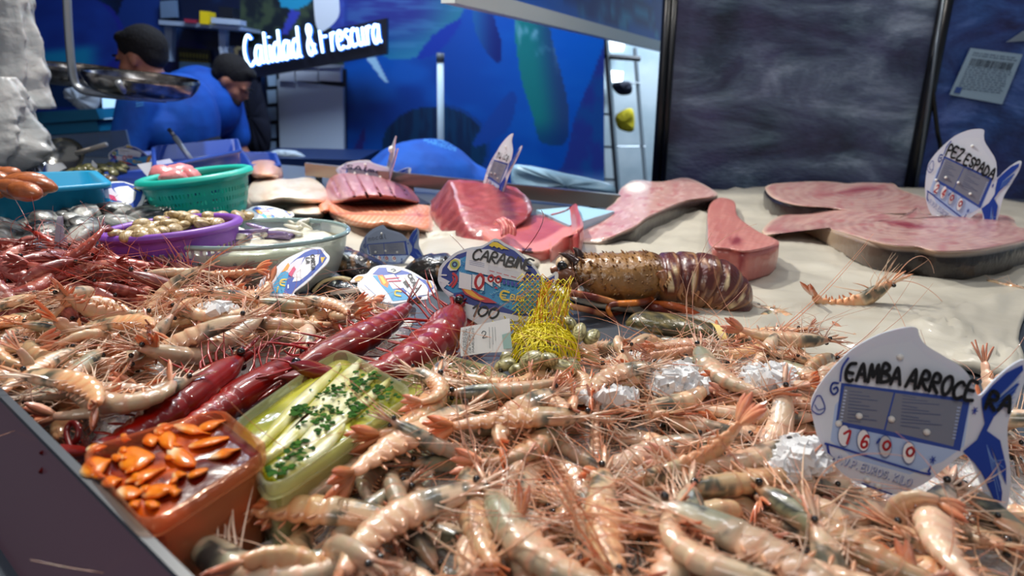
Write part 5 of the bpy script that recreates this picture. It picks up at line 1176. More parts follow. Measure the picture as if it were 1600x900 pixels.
# ---------------------------------------------------------------- spiny lobster
m_lob = mat('lobster_shell', None, .3, coat=.6, coatr=.1, bump=(150, .5, .003))
cL = lambda x, y: (860 + x / 4.706, 370 + y / 4.706)
YL0 = .93
lb = thing('spiny_lobster', 'brown spiny lobster with banded tail lying on the white paper', 'lobster', Zp(1000, 505, 0))
def side_ring(cx, cy, hh, dep, ang, Y, n=28, rag=0, seed=0, flat=1.0):
    """ellipse section in a plane holding the depth axis; (cx,cy,hh) in photo px at depth Y, ang = tilt of the section"""
    c = D(cx, cy, Y); up = (D(cx + math.sin(ang) * hh, cy - math.cos(ang) * hh, Y) - c); out = []
    for k in range(n):
        a = 2 * PI * k / n; w_ = 1 + (rag * (fbm(math.cos(a) * 3 + seed, math.sin(a) * 3, seed) - .5) if rag else 0)
        out.append(c + up * math.cos(a) * w_ + Vector((0, -1, 0)) * math.sin(a) * dep * w_)
    return out
prof = [(66,215,18,.014,-.1),(90,225,40,.026,-.08),(140,235,72,.036,-.05),(200,255,110,.040,-.03),(290,285,150,.043,0),(400,300,170,.045,0),(520,305,178,.046,0),(640,300,180,.046,.03),(720,295,172,.045,.05),(775,290,150,.042,.08)]
P = catmull([(a, b, c) for a, b, c, d, e in prof], 5, closed=False); dp = catmull([(d, e, 0) for a, b, c, d, e in prof], 5, closed=False)
rings = []; cols = []
for i, (p, q) in enumerate(zip(P, dp)):
    x, y = cL(p.x, p.y); rg = side_ring(x, y, p.z / 4.706, q.x, q.y, YL0); c0 = D(x, y, YL0); out = []; cc_ = []
    for k, v in enumerate(rg):
        nz = fbm(v.x * 120, v.z * 120, v.y * 120); d = (v - c0).normalized(); out.append(v + d * .0022 * sstep(.5, .62, vnoise(v.x * 330, v.z * 330, v.y * 330)))
        a = 2 * PI * k / 28; top = math.cos(a); c = mix((126, 88, 42), (170, 126, 70), nz * 1.2 - .1); c = mix(c, (78, 44, 24), .7 * sstep(.52, .7, fbm(v.x * 45, v.z * 45, 3))); c = mix(c, (206, 168, 116), .7 * sstep(-.4, -.8, top))
        if p.x < 180: c = mix(c, (64, 28, 26), .5)
        cc_.append(lin(c))
    rings.append(out); cols.append(cc_)
# keep one continuous body: carapace runs into the curled, banded tail
seg = [(800,300,165,.046,.12),(900,300,178,.047,.18),(1010,310,190,.048,.28),(1120,330,205,.048,.5),(1210,370,205,.047,.85),(1270,430,190,.044,1.25),(1275,500,150,.040,1.7),(1230,545,105,.036,2.1)]
S = catmull([(a, b, c) for a, b, c, d, e in seg], 9, closed=False); dq = catmull([(d, e, 0) for a, b, c, d, e in seg], 9, closed=False); N = len(S)
for i, (p, q) in enumerate(zip(S, dq)):
    x, y = cL(p.x, p.y); e_ = i / (N - 1); y += 7 * e_; u = e_ * 6.6; fr_ = u % 1; k_ = 1 + .075 * sstep(.0, .25, fr_) * (1 - .5 * fr_) - .05 * sstep(.25, 0, fr_) - (.05 if fr_ > .93 else 0)
    rg = side_ring(x, y, p.z / 4.706 * k_ * (1 + .12 * e_), q.x * k_, q.y, YL0); cc_ = []
    for k, v in enumerate(rg):
        a = 2 * PI * k / 28; top = math.cos(a); c = mix((74, 26, 22), (104, 46, 32), fbm(v.x * 60, v.z * 60, v.y * 60)); band = sstep(.70, .75, fr_) * sstep(.86, .81, fr_)
        c = mix(c, (176, 128, 78), .8 * band * sstep(-.9, .2, top)); c = mix(c, (166, 120, 82), sstep(-.05, -.45, top) * sstep(-.98, -.7, top)); c = mix(c, (130, 40, 26), sstep(-.6, -.95, top))
        for (sx, sy) in ((.45, .35),):
            if vnoise(v.x * 90, v.z * 90, 3) > .66 and .2 < fr_ < .7 and .0 < top < .75 and math.sin(a) > 0: c = (226, 206, 164)
        c = mix(c, (206, 170, 120), .6 * sstep(.72, .8, vnoise(v.x * 260, v.z * 260, v.y * 260))); cc_.append(lin(c))
    rings.append(rg); cols.append(cc_)
MB().loft(rings, cols).build('lobster_body', m_lob, lb)
b = MB(); r5 = random.Random(8)
for k in range(260):   # carapace spines
    t = r5.random(); i = int(t * (len(P) - 1)); p, q = P[i], dp[i]; a = r5.uniform(-.45, 1.9); x, y = cL(p.x, p.y); c0 = D(x, y, YL0); up = D(x, y - p.z / 4.706, YL0) - c0
    v = c0 + up * math.cos(a) + Vector((0, -1, 0)) * math.sin(a) * q.x; d = (up.normalized() * math.cos(a) + Vector((0, -1, 0)) * math.sin(a)).normalized(); s_ = r5.uniform(.0012, .0028) * (1.8 if p.x < 330 and r5.random() < .35 else 1)
    b.tube([v - d * .001, v + d * s_ * .8 + Vector((-s_ * .4, 0, 0)), v + d * s_ * 1.7 + Vector((-s_ * 1.3, 0, 0))], [s_ * .75, s_ * .45, .0001], 6, lin(mix((92, 52, 28), (190, 148, 90), r5.random())))
b.build('carapace_spines', m_lob, lb)
def ptube(px, Y, rad, cols, name, parent, m=m_lob, n=8):
    L = len(px); yy = Y if isinstance(Y, (list, tuple)) else [Y] * L; pts = catmull([D(*cL(x, y), q) for (x, y), q in zip(px, yy)], 6, closed=False); N = len(pts); cs = []
    for i in range(N): cs.append(lin(cols(i / (N - 1))))
    rr_ = [rad[0] + (rad[1] - rad[0]) * i / (N - 1) for i in range(N)]; return MB().tube(pts, rr_, n, cs).build(name, m, parent)
lc = lambda t: mix((222, 128, 44), (92, 30, 20), sstep(.3, .7, math.sin(t * 17) * .5 + .5) * .8)
ptube([(140,412),(300,440),(480,486),(560,500)], [.86,.86,.875,.89], (.0052, .0042), lambda t: mix((222, 150, 90), (112, 40, 26), sstep(.4, .7, fbm(t * 9, 1))), 'walking_leg', lb)
ptube([(140,510),(280,540),(400,572),(520,560)], [.86,.86,.875,.9], (.0046, .004), lambda t: mix((214, 150, 104), (120, 44, 30), sstep(.3, .7, fbm(t * 8, 4))), 'walking_leg', lb)
ptube([(500,650),(460,600),(425,540),(440,505),(500,492),(620,488),(700,476),(740,455)], [.855,.86,.862,.865,.868,.87,.88,.9], (.0026, .0056), lc, 'walking_leg', lb)
ptube([(1180,620),(1080,580),(960,525),(850,500),(740,490)], [.87,.868,.87,.875,.9], (.006, .0046), lambda t: mix((170, 66, 26), (206, 110, 50), t), 'walking_leg', lb)
ptube([(1160,590),(1050,590),(900,545),(760,520),(680,520)], [.885,.88,.88,.88,.9], (.008, .005), lambda t: mix((140, 42, 22), (60, 24, 18), fbm(t * 6, 2)), 'walking_leg', lb)
for k, (x, y) in enumerate(((830,330),(960,400),(1080,420),(1180,470),(1250,510))):   # hooked side plates
    bb = MB(); Yk = YL0 - .043 + k * .001
    for (dx, dy, L_, w_) in ((0, 0, 1, .010),):
        pts = catmull([D(*cL(x - 20, y - 60), Yk + .004), D(*cL(x, y - 20), Yk - .002), D(*cL(x - 15, y + 30), Yk - .004), D(*cL(x + 5, y + 70), Yk - .002)], 4, closed=False)
        bb.tube(pts, [.008 - .0075 * i / (len(pts) - 1) for i in range(len(pts))], 8, [lin(mix((140, 88, 58), (214, 160, 104), i / len(pts))) for i in range(len(pts))])
    for j in range(4): q0_ = D(*cL(x + 10 + j * 12, y + 10 - j * 16), Yk - .004); bb.tube([q0_, q0_ + Vector((.003, -.002, -.006))], [.0022, .0003], 6, lin((222, 180, 130)))
    bb.build('side_plate', m_lob, lb)
for (bx, by, tx, ty, Y_, rd) in ((185,195,58,118,.895,.0085),(215,160,165,78,.925,.009)):
    ptube([(bx, by), ((bx + tx) / 2 + 8, (by + ty) / 2 - 12), (tx, ty)], Y_, (rd, .0005), lambda t: mix((54, 28, 22), (170, 104, 60), sstep(.75, 1, t)), 'horn', lb)
e = thing if False else None
MB().ell(D(*cL(88, 214), .888), (.0075,) * 3, None, 16, 12, lin((12, 10, 10))).build('eye', mat('eye_black'), lb)
MB().tube([D(*cL(100, 200), .895), D(*cL(78, 192), .889)], [.009, .0085], 12, lin((226, 196, 160))).build('eye_socket', m_lob, lb)
ptube([(150,300),(110,270),(60,300),(20,320)], .885, (.010, .006), lambda t: mix((110, 66, 44), (150, 100, 70), fbm(t * 7, 2)), 'antenna_base', lb)
ptube([(200,350),(140,345),(70,330),(30,340)], .90, (.010, .005), lambda t: mix((90, 50, 36), (196, 150, 110), fbm(t * 9, 5)), 'antenna_base', lb)
ptube([(120,240),(50,240),(0,250)], .91, (.009, .004), lambda t: mix((110, 66, 44), (180, 120, 90), fbm(t * 7, 9)), 'antenna_base', lb)
# olive lobster underneath with a yellow band
l2 = thing('olive_lobster', 'speckled olive lobster half buried under the brown spiny lobster', 'lobster', Zp(1050, 530, 0))
Sx = [(978,506,3,.006),(995,502,11,.02),(1030,506,15,.028),(1070,512,15,.03),(1105,520,14,.028),(1140,530,11,.024),(1165,538,5,.012)]
rings = []; cols = []
for p in catmull([(a, b, c) for a, b, c, d in Sx], 5, closed=False):
    rg = side_ring(p.x, p.y, p.z, min(.026, p.z / 15 * .026), .15, .755, 20); rings.append(rg); cols.append([lin(mix(mix((92, 84, 44), (46, 44, 30), sstep(.4, .65, fbm(v.x * 160, v.z * 160, v.y * 160))), (176, 150, 90), .6 * sstep(.66, .76, vnoise(v.x * 300, v.z * 300, v.y * 300)))) for v in rg])
MB().loft(rings, cols).build('lobster_body', m_lob, l2)
rb = [side_ring(1112 + k * 5, 523 + k * 1.4, 15.5, .027, .15, .755, 20) for k in range(4)]; MB().loft(rb, cap=(False, False)).build('rubber_band', mat('band_cream', (232, 208, 130), .5), l2)
# black lobster with bands
m_blk = mat('dark_lobster_shell', None, .2, coat=.8, coatr=.08, bump=(120, .6, .003))
l3 = thing('black_lobster', 'black lobster with beige claw bands behind the leaning tags', 'lobster', Zp(560, 440, 0))
def dk(v, sp=.72): return lin(mix(mix((20, 20, 22), (44, 34, 26), fbm(v.x * 60, v.z * 60)), (180, 130, 80), .8 * sstep(sp, sp + .05, vnoise(v.x * 260, v.z * 260, v.y * 260))))
def lobe(pts, Y, dep, name, par, sp=.72, ang=.3, seg_=0):
    rings = []; cols = []
    Pp = catmull(pts, 6, closed=False)
    for i, p in enumerate(Pp):
        k_ = 1 + seg_ * ((i % 6) / 6.0); rg = side_ring(p.x, p.y, max(.8, p.z) * k_, dep * max(.8, p.z) / max(q[2] for q in pts), ang, Y, 20, .15, 2); rings.append(rg); cols.append([dk(v, sp) for v in rg])
    return MB().loft(rings, cols).build(name, m_blk, par)
lobe([(506,412,5),(522,405,14),(545,412,21),(575,424,22),(600,436,20),(622,448,10)], .99, .035, 'lobster_body', l3)
lobe([(515,404,4),(528,396,11),(545,398,10),(556,404,5)], 1.08, .02, 'claw', l3)
lobe([(470,440,5),(500,446,15),(540,456,16),(575,458,9)], .93, .022, 'claw', l3, .76)
band = [(490,455),(505,440),(530,434),(548,437)]; pts = catmull([D(x, y, .90) for x, y in band], 5, closed=False)
MB().tube(pts, .0052, 8, flat=.4).build('claw_band', mat('band_beige', (222, 202, 150), .5), l3)
MB().tube([D(517, 458, .89), D(560, 453, .89)], .003, 8).build('white_feeler', mat('feeler_white', (214, 200, 186), .4), l3)
l4 = thing('lobster_tail', 'black knobbly lobster tail between the blue tag and the colourful tag', 'lobster', Zp(680, 440, 0))
lobe([(628,430,8),(650,420,16),(675,418,20),(700,420,20),(720,430,12)], 1.02, .035, 'tail_shell', l4, .8, .1, .14)
pk = MB().tube([D(540, 477, .93), D(600, 476, .92), D(658, 471, .91)], .0022, 8).build('wooden_pick', mat('pick_wood', (206, 130, 56), .6)); tag(pk, 'long orange wooden pick lying behind the scarlet tails', 'stick')

# ---------------------------------------------------------------- yellow net bag of clams
nb_ = thing('net_bag', 'yellow mesh net bag gathered over striped clams beside the lobster', 'net bag', Zp(845, 580, .02))
cN = Zp(842, 560, .034); r6 = random.Random(21); b = MB()
def shell(c, R_, s, name, c0, c1, lab=None, grp=None, m=None, par=None):
    st = MB(); fq = 26
    st.ell((0, 0, 0), (s, s * .82, s * .5), None, 28, 16, lambda d: lin(mix(c0, c1, .5 + .5 * math.sin(math.hypot(d.x, d.y + .9) * fq))), disp=lambda d: (1 - .22 * max(0, d.y) ** 2) * (1 + .02 * math.sin(math.hypot(d.x, d.y + .9) * fq)))
    o = obj(name, st.mesh(name, m or mat('clam_shell', None, .35, coat=.4)), par); o.matrix_world = Matrix.Translation(c) @ R_.to_4x4(); return o
cl = [(800,560,.0),(826,556,.004),(852,552,.006),(880,558,.0),(812,578,.0),(840,576,.002),(868,580,.0),(893,574,-.004),(790,570,-.004),(858,562,.016),(830,564,.014),(880,574,.01),(812,548,.002),(846,545,.002),(905,520,.0),(925,526,-.004),(890,505,.0)]
for k, (x, y, dz) in enumerate(cl):
    p = Zp(x, y, .034 + dz + (.01 if k > 13 else 0)); o = shell(p, Euler((r6.uniform(-.9, .9), r6.uniform(-.6, .6), r6.uniform(0, 6))).to_matrix(), .0135, 'striped_clam', (206, 200, 150), (96, 92, 60))
    tag(o, ('striped clam inside the yellow net' if k < 14 else 'striped clam beside the net bag') + ', ' + ('front row' if y > 570 else 'middle row' if y > 553 else 'back row'), 'clam', 'clams inside the yellow net' if k < 14 else 'clams beside the net')
ynet = [mat('net_yellow', (222, 206, 20), .5), mat('net_orange', (206, 140, 20), .5)]
bo = MB()
def nett(pts, w_, k): (b if k else bo).tube(catmull(pts, 3, closed=False), w_, 4, cap=False)
lobes = [(845,560,62,26,.055),(850,530,50,26,.07)]
for k in range(80):    # diamond mesh over the clams
    a0 = r6.uniform(0, 2 * PI); a1 = a0 + r6.uniform(1.5, 3.6); pts = []
    for j in range(9):
        t = j / 8; x = (math.cos(a0) * (1 - t) + math.cos(a1) * t); y = (math.sin(a0) * (1 - t) + math.sin(a1) * t); rd = min(1, math.hypot(x, y)); z = .026 + .034 * math.sqrt(max(0, 1 - rd * rd)); q = Zp(845 + x * 62, 562 + y * 26, .026); pts.append(Vector((q.x, q.y, z + r6.uniform(0, .003))))
    nett(pts, .00055, 1)
AX = [(845,566,60,.050),(848,545,52,.046),(852,522,38,.036),(858,498,26,.03),(864,474,22,.026),(868,450,22,.022),(872,428,26,.02)]
def axp(t):
    t = max(0, min(.9999, t)) * 6; i = int(t); u = t - i; return [AX[i][j] * (1 - u) + AX[i + 1][j] * u for j in range(4)]
for k in range(60):     # two crossing families of strands round the gathered neck
    te = .62 + .38 * ((k * 37) % 17) / 17; v0 = 2 * PI * (k // 2) / 30; tw = (1 if k % 2 else -1) * 2.4; pts = []
    for j in range(26):
        t = j / 25 * te; cx, cy, rx, dz_ = axp(t); a = v0 + tw * t + .25 * (fbm(t * 4 + k, k * .3) - .5); wob = 1 + .5 * (fbm(t * 6, k * .7) - .5); pts.append(D(cx + rx * math.cos(a) * wob, cy + 6 * math.sin(a) * (1 - t), .70 + .055 * t - dz_ * math.sin(a) * wob))
    nett(pts, .00062, 1 if k % 3 else 0)
for k in range(55):     # loose loops spilling over the ticket
    x0, y0 = r6.gauss(828, 24), r6.gauss(512, 12); d = r6.uniform(-3.1, 3.1); pts = []
    for j in range(7):
        d += r6.gauss(0, .6); x0 += math.cos(d) * 6; y0 += math.sin(d) * 3.5; pts.append(D(x0, y0, .665 + r6.uniform(-.006, .012)))
    nett(pts, .00055, 1)
for i in range(12):     # open mesh lying across the tag
    for j in range(14):
        x, y = 800 + i * 8, 428 + j * 8
        if inpoly(x, y, [(815,425),(880,430),(905,520),(850,530),(800,510)]):
            for sx in (-1, 1): nett([D(x, y, .755), D(x + sx * 4 + r6.uniform(-1, 1), y + 4, .748), D(x + sx * 8 + r6.uniform(-1, 1), y + 8, .752)], .00055, (i + j) % 3)
b.build('yellow_netting', ynet[0], nb_); bo.build('orange_netting', ynet[1], nb_)
# ---------------------------------------------------------------- left side: crates, trays, baskets
def tray(name, quad, zr, zb, m, label, cat='tray', taper=.9, lip=.006, rim_m=None, r=.08, wavy=0):
    q = [Zp(a, b, zr) for a, b in quad]; c = sum(q, Vector()) / 4; t = thing(name, label, cat, (c.x, c.y, 0)); sz = (q[1] - q[0]).length
    def ring(s, z): return [Vector((*(c + (quadmap(q, u, v) - c) * s).xy, z + (wavy * (1 - sstep(.0, .12, abs(u - .62) - .12)) * (v < .5) * -1 if wavy and z > zr - .012 else 0))) for u, v in rrect(6, r)]
    k = lip / sz * 2
    MB().loft([ring(taper, zb), ring(taper + .01, zb + .003), ring(1 - k * 2, zr - .008), ring(1, zr - .008), ring(1, zr), ring(1 - k * 2.6, zr), ring(taper - .01, zb + .006)], cap=(True, True)).build('tray_shell', m, t)
    return t, q, c, ring
m_lb = mat('plastic_light_blue', (36, 150, 196), .35); m_rb = mat('plastic_royal_blue', (28, 62, 150), .35); m_db = mat('plastic_dark_blue', (14, 52, 92), .35); m_tl = mat('plastic_teal_blue', (20, 110, 150), .4)
tray('blue_shellfish_tray', [(-90,402),(262,352),(240,318),(-90,338)], .07, .0, m_lb, 'long blue tray of grey shellfish behind the red prawns', taper=.93)
tray('light_blue_tray', [(-90,306),(176,286),(150,266),(-90,274)], .12, .05, m_lb, 'light blue tray holding orange mussels at the left', taper=.92)
for k, (q_, z0, z1, mm, lb_) in enumerate([([(150,300),(398,262),(372,224),(176,240)], .06, .0, m_rb, 'royal blue tray of green clams behind the colander'),
    ([(238,262),(378,234),(372,216),(236,228)], .11, .065, m_rb, 'upper royal blue crate near the fishmongers'), ([(300,258),(440,258),(432,238),(330,236)], .05, .0, m_rb, 'royal blue tray between colander and white fillet')]):
    tray('blue_crate', q_, z0, z1, mm, lb_, 'crate', taper=.94)
# stacked crates in the back
for k in range(3):
    pts = [(46, 176 + k * 19), (150, 170 + k * 19), (156, 186 + k * 19), (54, 194 + k * 19)]; Yc = 3.0 + .02 * k
    f0 = [D(a, b_, Yc) for a, b_ in pts]; b = MB(); b.prism(f0, [p + Vector((0, .35, .0)) for p in f0]); o = b.build('stacked_crate', m_tl, smooth=False)
    tag(o, ('top', 'middle', 'lowest')[k] + ' teal blue crate of the stack left of the monitor', 'crate', 'teal crates stacked at the back')
f0 = [D(a, b_, 2.9) for a, b_ in [(40,232),(160,232),(166,330),(40,330)]]; tag(MB().prism(f0, [p + Vector((0, .5, 0)) for p in f0]).build('crate_stand', m_db, smooth=False), 'dark blue stand carrying the teal crates', 'stand')
f0 = [D(a, b_, 2.45) for a, b_ in [(56,214),(196,203),(204,236),(206,262),(58,262)]]; tag(MB().prism(f0, [p + Vector((0, .01, 0)) for p in f0]).build('clear_screen', clear_mat('smoked_screen', (90, 110, 140), .5, .1, (190, 205, 225)), smooth=False), 'smoky clear plastic screen in front of the teal crates', 'screen')
# contents
def heap(name, poly, z, n, mk, seed, dzk=.012):
    r = random.Random(seed); k = 0; xs = [p[0] for p in poly]; ys = [p[1] for p in poly]
    while k < n:
        x, y = r.uniform(min(xs), max(xs)), r.uniform(min(ys), max(ys))
        if inpoly(x, y, poly): mk(Zp(x, y, z + r.uniform(0, dzk)), r, k, x, y); k += 1
ROWN = 'first second third fourth fifth sixth seventh eighth ninth tenth eleventh twelfth thirteenth fourteenth fifteenth sixteenth seventeenth eighteenth nineteenth twentieth'.split()
def mus(p, r, k, x, y):
    o = MB().ell((0, 0, 0), (.034, .015, .012), None, 18, 12, lambda d: lin(mix((206, 120, 60), (120, 60, 34), fbm(d.x * 2 + k, d.y * 3, d.z))), disp=lambda d: 1 - .3 * max(0, d.x)).build('mussel', m_meat); o.matrix_world = Matrix.Translation(p) @ Euler((r.uniform(-.5, .5), r.uniform(-.3, .3), r.uniform(-.5, .5))).to_matrix().to_4x4()
    tag(o, 'glossy orange mussel in the light blue tray', 'mussel', 'orange mussels in the light blue tray')
heap('m', [(-20,282),(8,272),(46,276),(72,290),(50,300),(-20,302)], .115, 13, mus, 3, .03)
def oys(p, r, k, x, y):
    o = MB().ell((0, 0, 0), (.038, .024, .014), None, 18, 10, lambda d: lin(mix((176, 176, 170), (40, 42, 44), sstep(.4, .62, fbm(d.x * 2.4 + k, d.y * 2.4, d.z * 2)))), disp=lambda d: 1 + .5 * (fbm(d.x * 2 + k, d.y * 2, d.z * 2) - .5)).build('cuttlefish' if 0 else 'oyster', m_meat); o.matrix_world = Matrix.Translation(p) @ Euler((r.uniform(-.5, .5), r.uniform(-.5, .5), r.uniform(0, 6))).to_matrix().to_4x4()
    tag(o, 'mottled grey shellfish in the long blue tray', 'shellfish', 'grey shellfish in the long blue tray')
heap('o', [(-30,350),(60,338),(140,330),(200,318),(236,330),(240,346),(120,368),(0,384),(-30,384)], .055, 46, oys, 5, .022)
def gcl(p, r, k, x, y):
    o = MB().ell((0, 0, 0), (.014, .012, .008), None, 10, 7, lambda d: lin(mix((120, 118, 70), (70, 70, 44), fbm(d.x * 3 + k, d.y * 3, d.z)))).build('green_clam', m_meat); o.matrix_world = Matrix.Translation(p) @ Euler((r.uniform(-.6, .6), r.uniform(-.6, .6), r.uniform(0, 6))).to_matrix().to_4x4()
    tag(o, 'small green clam in the royal blue tray', 'clam', 'green clams in the royal blue tray')
heap('g', [(94,280),(120,262),(180,256),(206,262),(180,272),(150,284),(110,292)], .05, 70, gcl, 6, .012)
def snl(p, r, k, x, y):
    o = MB().ell((0, 0, 0), (.018, .014, .013), None, 12, 8, lambda d: lin(mix((52, 42, 34), (170, 120, 60), sstep(.55, .7, fbm(d.x * 3 + k, d.y * 3, d.z))))).build('dark_mussel', m_meat); o.matrix_world = Matrix.Translation(p) @ Euler((r.uniform(-.6, .6), r.uniform(-.6, .6), r.uniform(0, 6))).to_matrix().to_4x4()
    tag(o, 'dark brown shell heaped beside the white pointed card', 'shellfish', 'dark brown shells by the white card')
heap('d', [(130,290),(150,278),(176,282),(180,300),(160,312),(140,300)], .05, 20, snl, 8, .03)
# purple basket
def perf_bowl(name, cx, cy, rx, rz, zr, prof, m, label, n=120, sy=1.0, tilt=(0, 0), rim_r=.006, ribs=None, skip=None):
    c = Zp(cx, cy, zr); t = thing(name, label, 'basket', (c.x, c.y, 0)); sx = (Zp(cx + rx, cy, zr) - c).x; R = Euler((tilt[0], tilt[1], rz)).to_matrix()
    b = MB(); pr = [(sx * a, (h - 1) * zr if False else -h) for a, h in prof]
    b.lathe(pr, n, c, 1, sy, R, skip=skip); b.lathe([(r_ - .0022, z_) for r_, z_ in pr][::-1], n, c, 1, sy, R, skip=(lambda i, k: skip(len(pr) - 2 - i, k)) if skip else None)
    b.lathe([(pr[-1][0] * .985, pr[-1][1])] + [(0.001, pr[-1][1])], n, c, 1, sy, R); b.build('basket_wall', m, t)
    rr = MB(); rr.lathe([(sx + rim_r * 1.2 * math.cos(a * PI / 4), rim_r * math.sin(a * PI / 4)) for a in range(9)], n, c, 1, sy, R); rr.build('rim', m, t); return t, c, sx, R
m_pu = mat('plastic_purple', (128, 72, 176), .4); m_gr = mat('plastic_turquoise', (28, 176, 160), .35)
perf_bowl('purple_basket', 268, 356, 106, -.02, .095, [(1, 0), (.99, .012), (.96, .022), (.95, .032), (.94, .04), (.93, .05), (.92, .06), (.9, .072), (.87, .088)], m_pu, 'purple plastic basket of small clams behind the glass bowl', 144, .86, tilt=(0, -.10), rim_r=.006, skip=lambda i, k: i in (2, 4, 6) and k % 3 != 0)
def pcl(p, r, k, x, y):
    o = shell(p, Euler((r.uniform(-.7, .7), r.uniform(-.5, .5), r.uniform(0, 6))).to_matrix(), .0125, 'small_clam', (206, 184, 140), (150, 124, 84)); tag(o, 'small tan clam heaped in the purple basket', 'clam', 'tan clams in the purple basket')
heap('p', [(176,366),(210,352),(250,342),(280,334),(340,334),(392,338),(372,348),(300,352),(250,366),(200,374)], .088, 66, pcl, 9, .012)
# turquoise colander
prC = [(1, 0), (.97, .012)] + [(.97 - .30 * (j / 12) ** 1.4, .012 + .088 * j / 12) for j in range(1, 13)]
tcn, cC, sxC, RC = perf_bowl('turquoise_colander', 305, 276, 87, 0, .125, prC, m_gr, 'turquoise plastic colander holding pink roe', 168, .92, (.02, -.13), .008, skip=lambda i, k: i > 1 and i % 2 == 0 and k % 2 == 1 and k % 28 > 2)
for k, (x, y, s_) in enumerate(((262,276,.026),(285,272,.024),(300,278,.02),(272,284,.022))):
    o = MB().ell(Zp(x, y, .115), (s_ * 1.3, s_, s_ * .8), Euler((.3 * k, .2, k)).to_matrix(), 20, 12, lambda d: lin(mix((226, 150, 150), (206, 110, 116), fbm(d.x * 2 + k, d.y * 2))), disp=lambda d: 1 + .4 * (fbm(d.x * 2 + k, d.y * 2, d.z * 2) - .5)).build('pink_roe', m_meat)
    tag(o, ('leftmost pink roe lump under the white card', 'pink roe lump in the colander centre', 'rightmost curled pink roe lump in the colander', 'front pink roe lump against the colander rim')[k], 'roe', 'pink roe in the colander')
# glass bowl
cB = Zp(396, 364, .085); sxB = (Zp(548, 364, .085) - cB).x * .99
gbw = thing('glass_bowl', 'wide oval glass bowl of whitish squid in front of the purple basket', 'bowl', (cB.x, cB.y, 0)); RB = Euler((0, -.03, .13)).to_matrix(); syB = .72
prB = [(1.0, 0), (.985, -.004), (.95, -.03), (.88, -.055), (.76, -.074), (.6, -.08)]
b = MB(); b.lathe([(sxB * a, z) for a, z in prB], 96, cB, 1, syB, RB, cap=(False, True)); b.lathe([(sxB * a * .985, z + .003) for a, z in prB][::-1], 96, cB, 1, syB, RB); b.build('bowl_glass', clear_mat('bowl_glass', (222, 232, 232), .14, .05, (244, 250, 248)), gbw)
MB().lathe([(sxB + .0035 * math.cos(a * PI / 4), .0035 * math.sin(a * PI / 4)) for a in range(9)], 96, cB, 1, syB, RB).build('bowl_rim', mat('glass_rim', (150, 176, 176), .1, coat=1), gbw)
b = MB(); b.lathe([(sxB * a * .965, z + .004) for a, z in ((.6, -.078), (.76, -.072), (.87, -.054), (.93, -.03), (.95, -.016))], 96, cB, 1, syB, RB, col=lin((206, 200, 176)))
n = 96; rings = []
for s_ in (.95, .8, .65, .5, .35, .2, .05):
    rings.append([RB @ Vector((sxB * .965 * s_ * math.cos(2 * PI * k / n), sxB * .965 * s_ * math.sin(2 * PI * k / n) * syB, -.016 + (.022 * (fbm(s_ * 3 * math.cos(2 * PI * k / n) + 5, s_ * 3 * math.sin(2 * PI * k / n)) - .4) if s_ < .94 else 0))) + cB for k in range(n)])
b.loft(rings, [[lin(mix((226, 222, 202), (176, 172, 160), sstep(.5, .7, fbm(p.x * 30, p.y * 30)))) for p in rg] for rg in rings]); b.build('squid_mass', mat('squid_mass', None, .2, coat=.8, coatr=.06, bump=(70, .4, .004)), gbw)
g = 'squid pieces in the glass bowl'; r7 = random.Random(12)
for k, (x, y) in enumerate(((330,372),(360,366),(296,376),(412,356),(440,362),(470,352),(390,362),(500,350),(455,346),(420,366),(270,378),(345,360))):
    p = Zp(x, y, .083); c = (226, 222, 206) if k % 3 else (138, 118, 160)
    pts = catmull([p + Vector((r7.uniform(-.03, .03), r7.uniform(-.02, .02), r7.uniform(-.008, .004))) for _ in range(4)], 5, closed=False); N = len(pts)
    o = MB().tube(pts, [.007 * math.sin(PI * (i + 1) / (N + 1)) ** .5 for i in range(N)], 10, lin(c), flat=.6).build('squid_piece', MATS['squid_mass']); tag(o, ('whitish' if k % 3 else 'violet grey') + ' squid piece lying in the glass bowl', 'squid', g)
# metal scoop, knife sharpener, wooden handle
sco = thing('metal_scoop', 'round shiny steel scoop with a cream handle lying on the blue crate', 'scoop', D(100, 255, 2.0)); cS = D(98, 246, 2.0)
MB().lathe([(.06 * math.sin(a), -.035 * math.cos(a) + .01) for a in [PI / 2 * i / 10 for i in range(0, 11)]], 32, cS, 1, 1, Euler((.9, .35, 0)).to_matrix()).build('scoop_cup', mat('scoop_steel', (170, 168, 160), .18, metal=1), sco)
MB().tube([D(120, 240, 1.98), D(166, 226, 1.95)], .007, 8).build('handle', mat('handle_cream', (214, 204, 190), .5), sco)
st = thing('sharpening_steel', 'grey sharpening steel leaning in the royal blue crate', 'tool', D(290, 250, 1.9)); MB().tube([D(273, 214, 1.88), D(304, 258, 1.86)], .0075, 10).build('shaft', mat('shaft_grey', (168, 174, 180), .35, metal=.5), st); MB().tube([D(264, 202, 1.89), D(274, 215, 1.88)], .0055, 10).build('tip', mat('tip_grey', (120, 120, 124), .3, metal=.8), st)
# small things on the far bench
cloth_blob('white_tray_lid', [(424,238),(436,234),(462,236),(478,246),(470,252),(440,250)], 3.3, mat('lid_white', (190, 206, 214), .4), 'pale plastic lid on the dark bench under the panel door', 'lid')
f0 = [D(a, b_, 3.2) for a, b_ in [(380,246),(560,250),(560,262),(380,262)]]; tag(MB().prism(f0, [p + Vector((0, .5, 0)) for p in f0]).build('back_bench', mat('bench_navy', (16, 40, 84), .4), smooth=False), 'dark blue back bench under the pale panel door', 'bench')

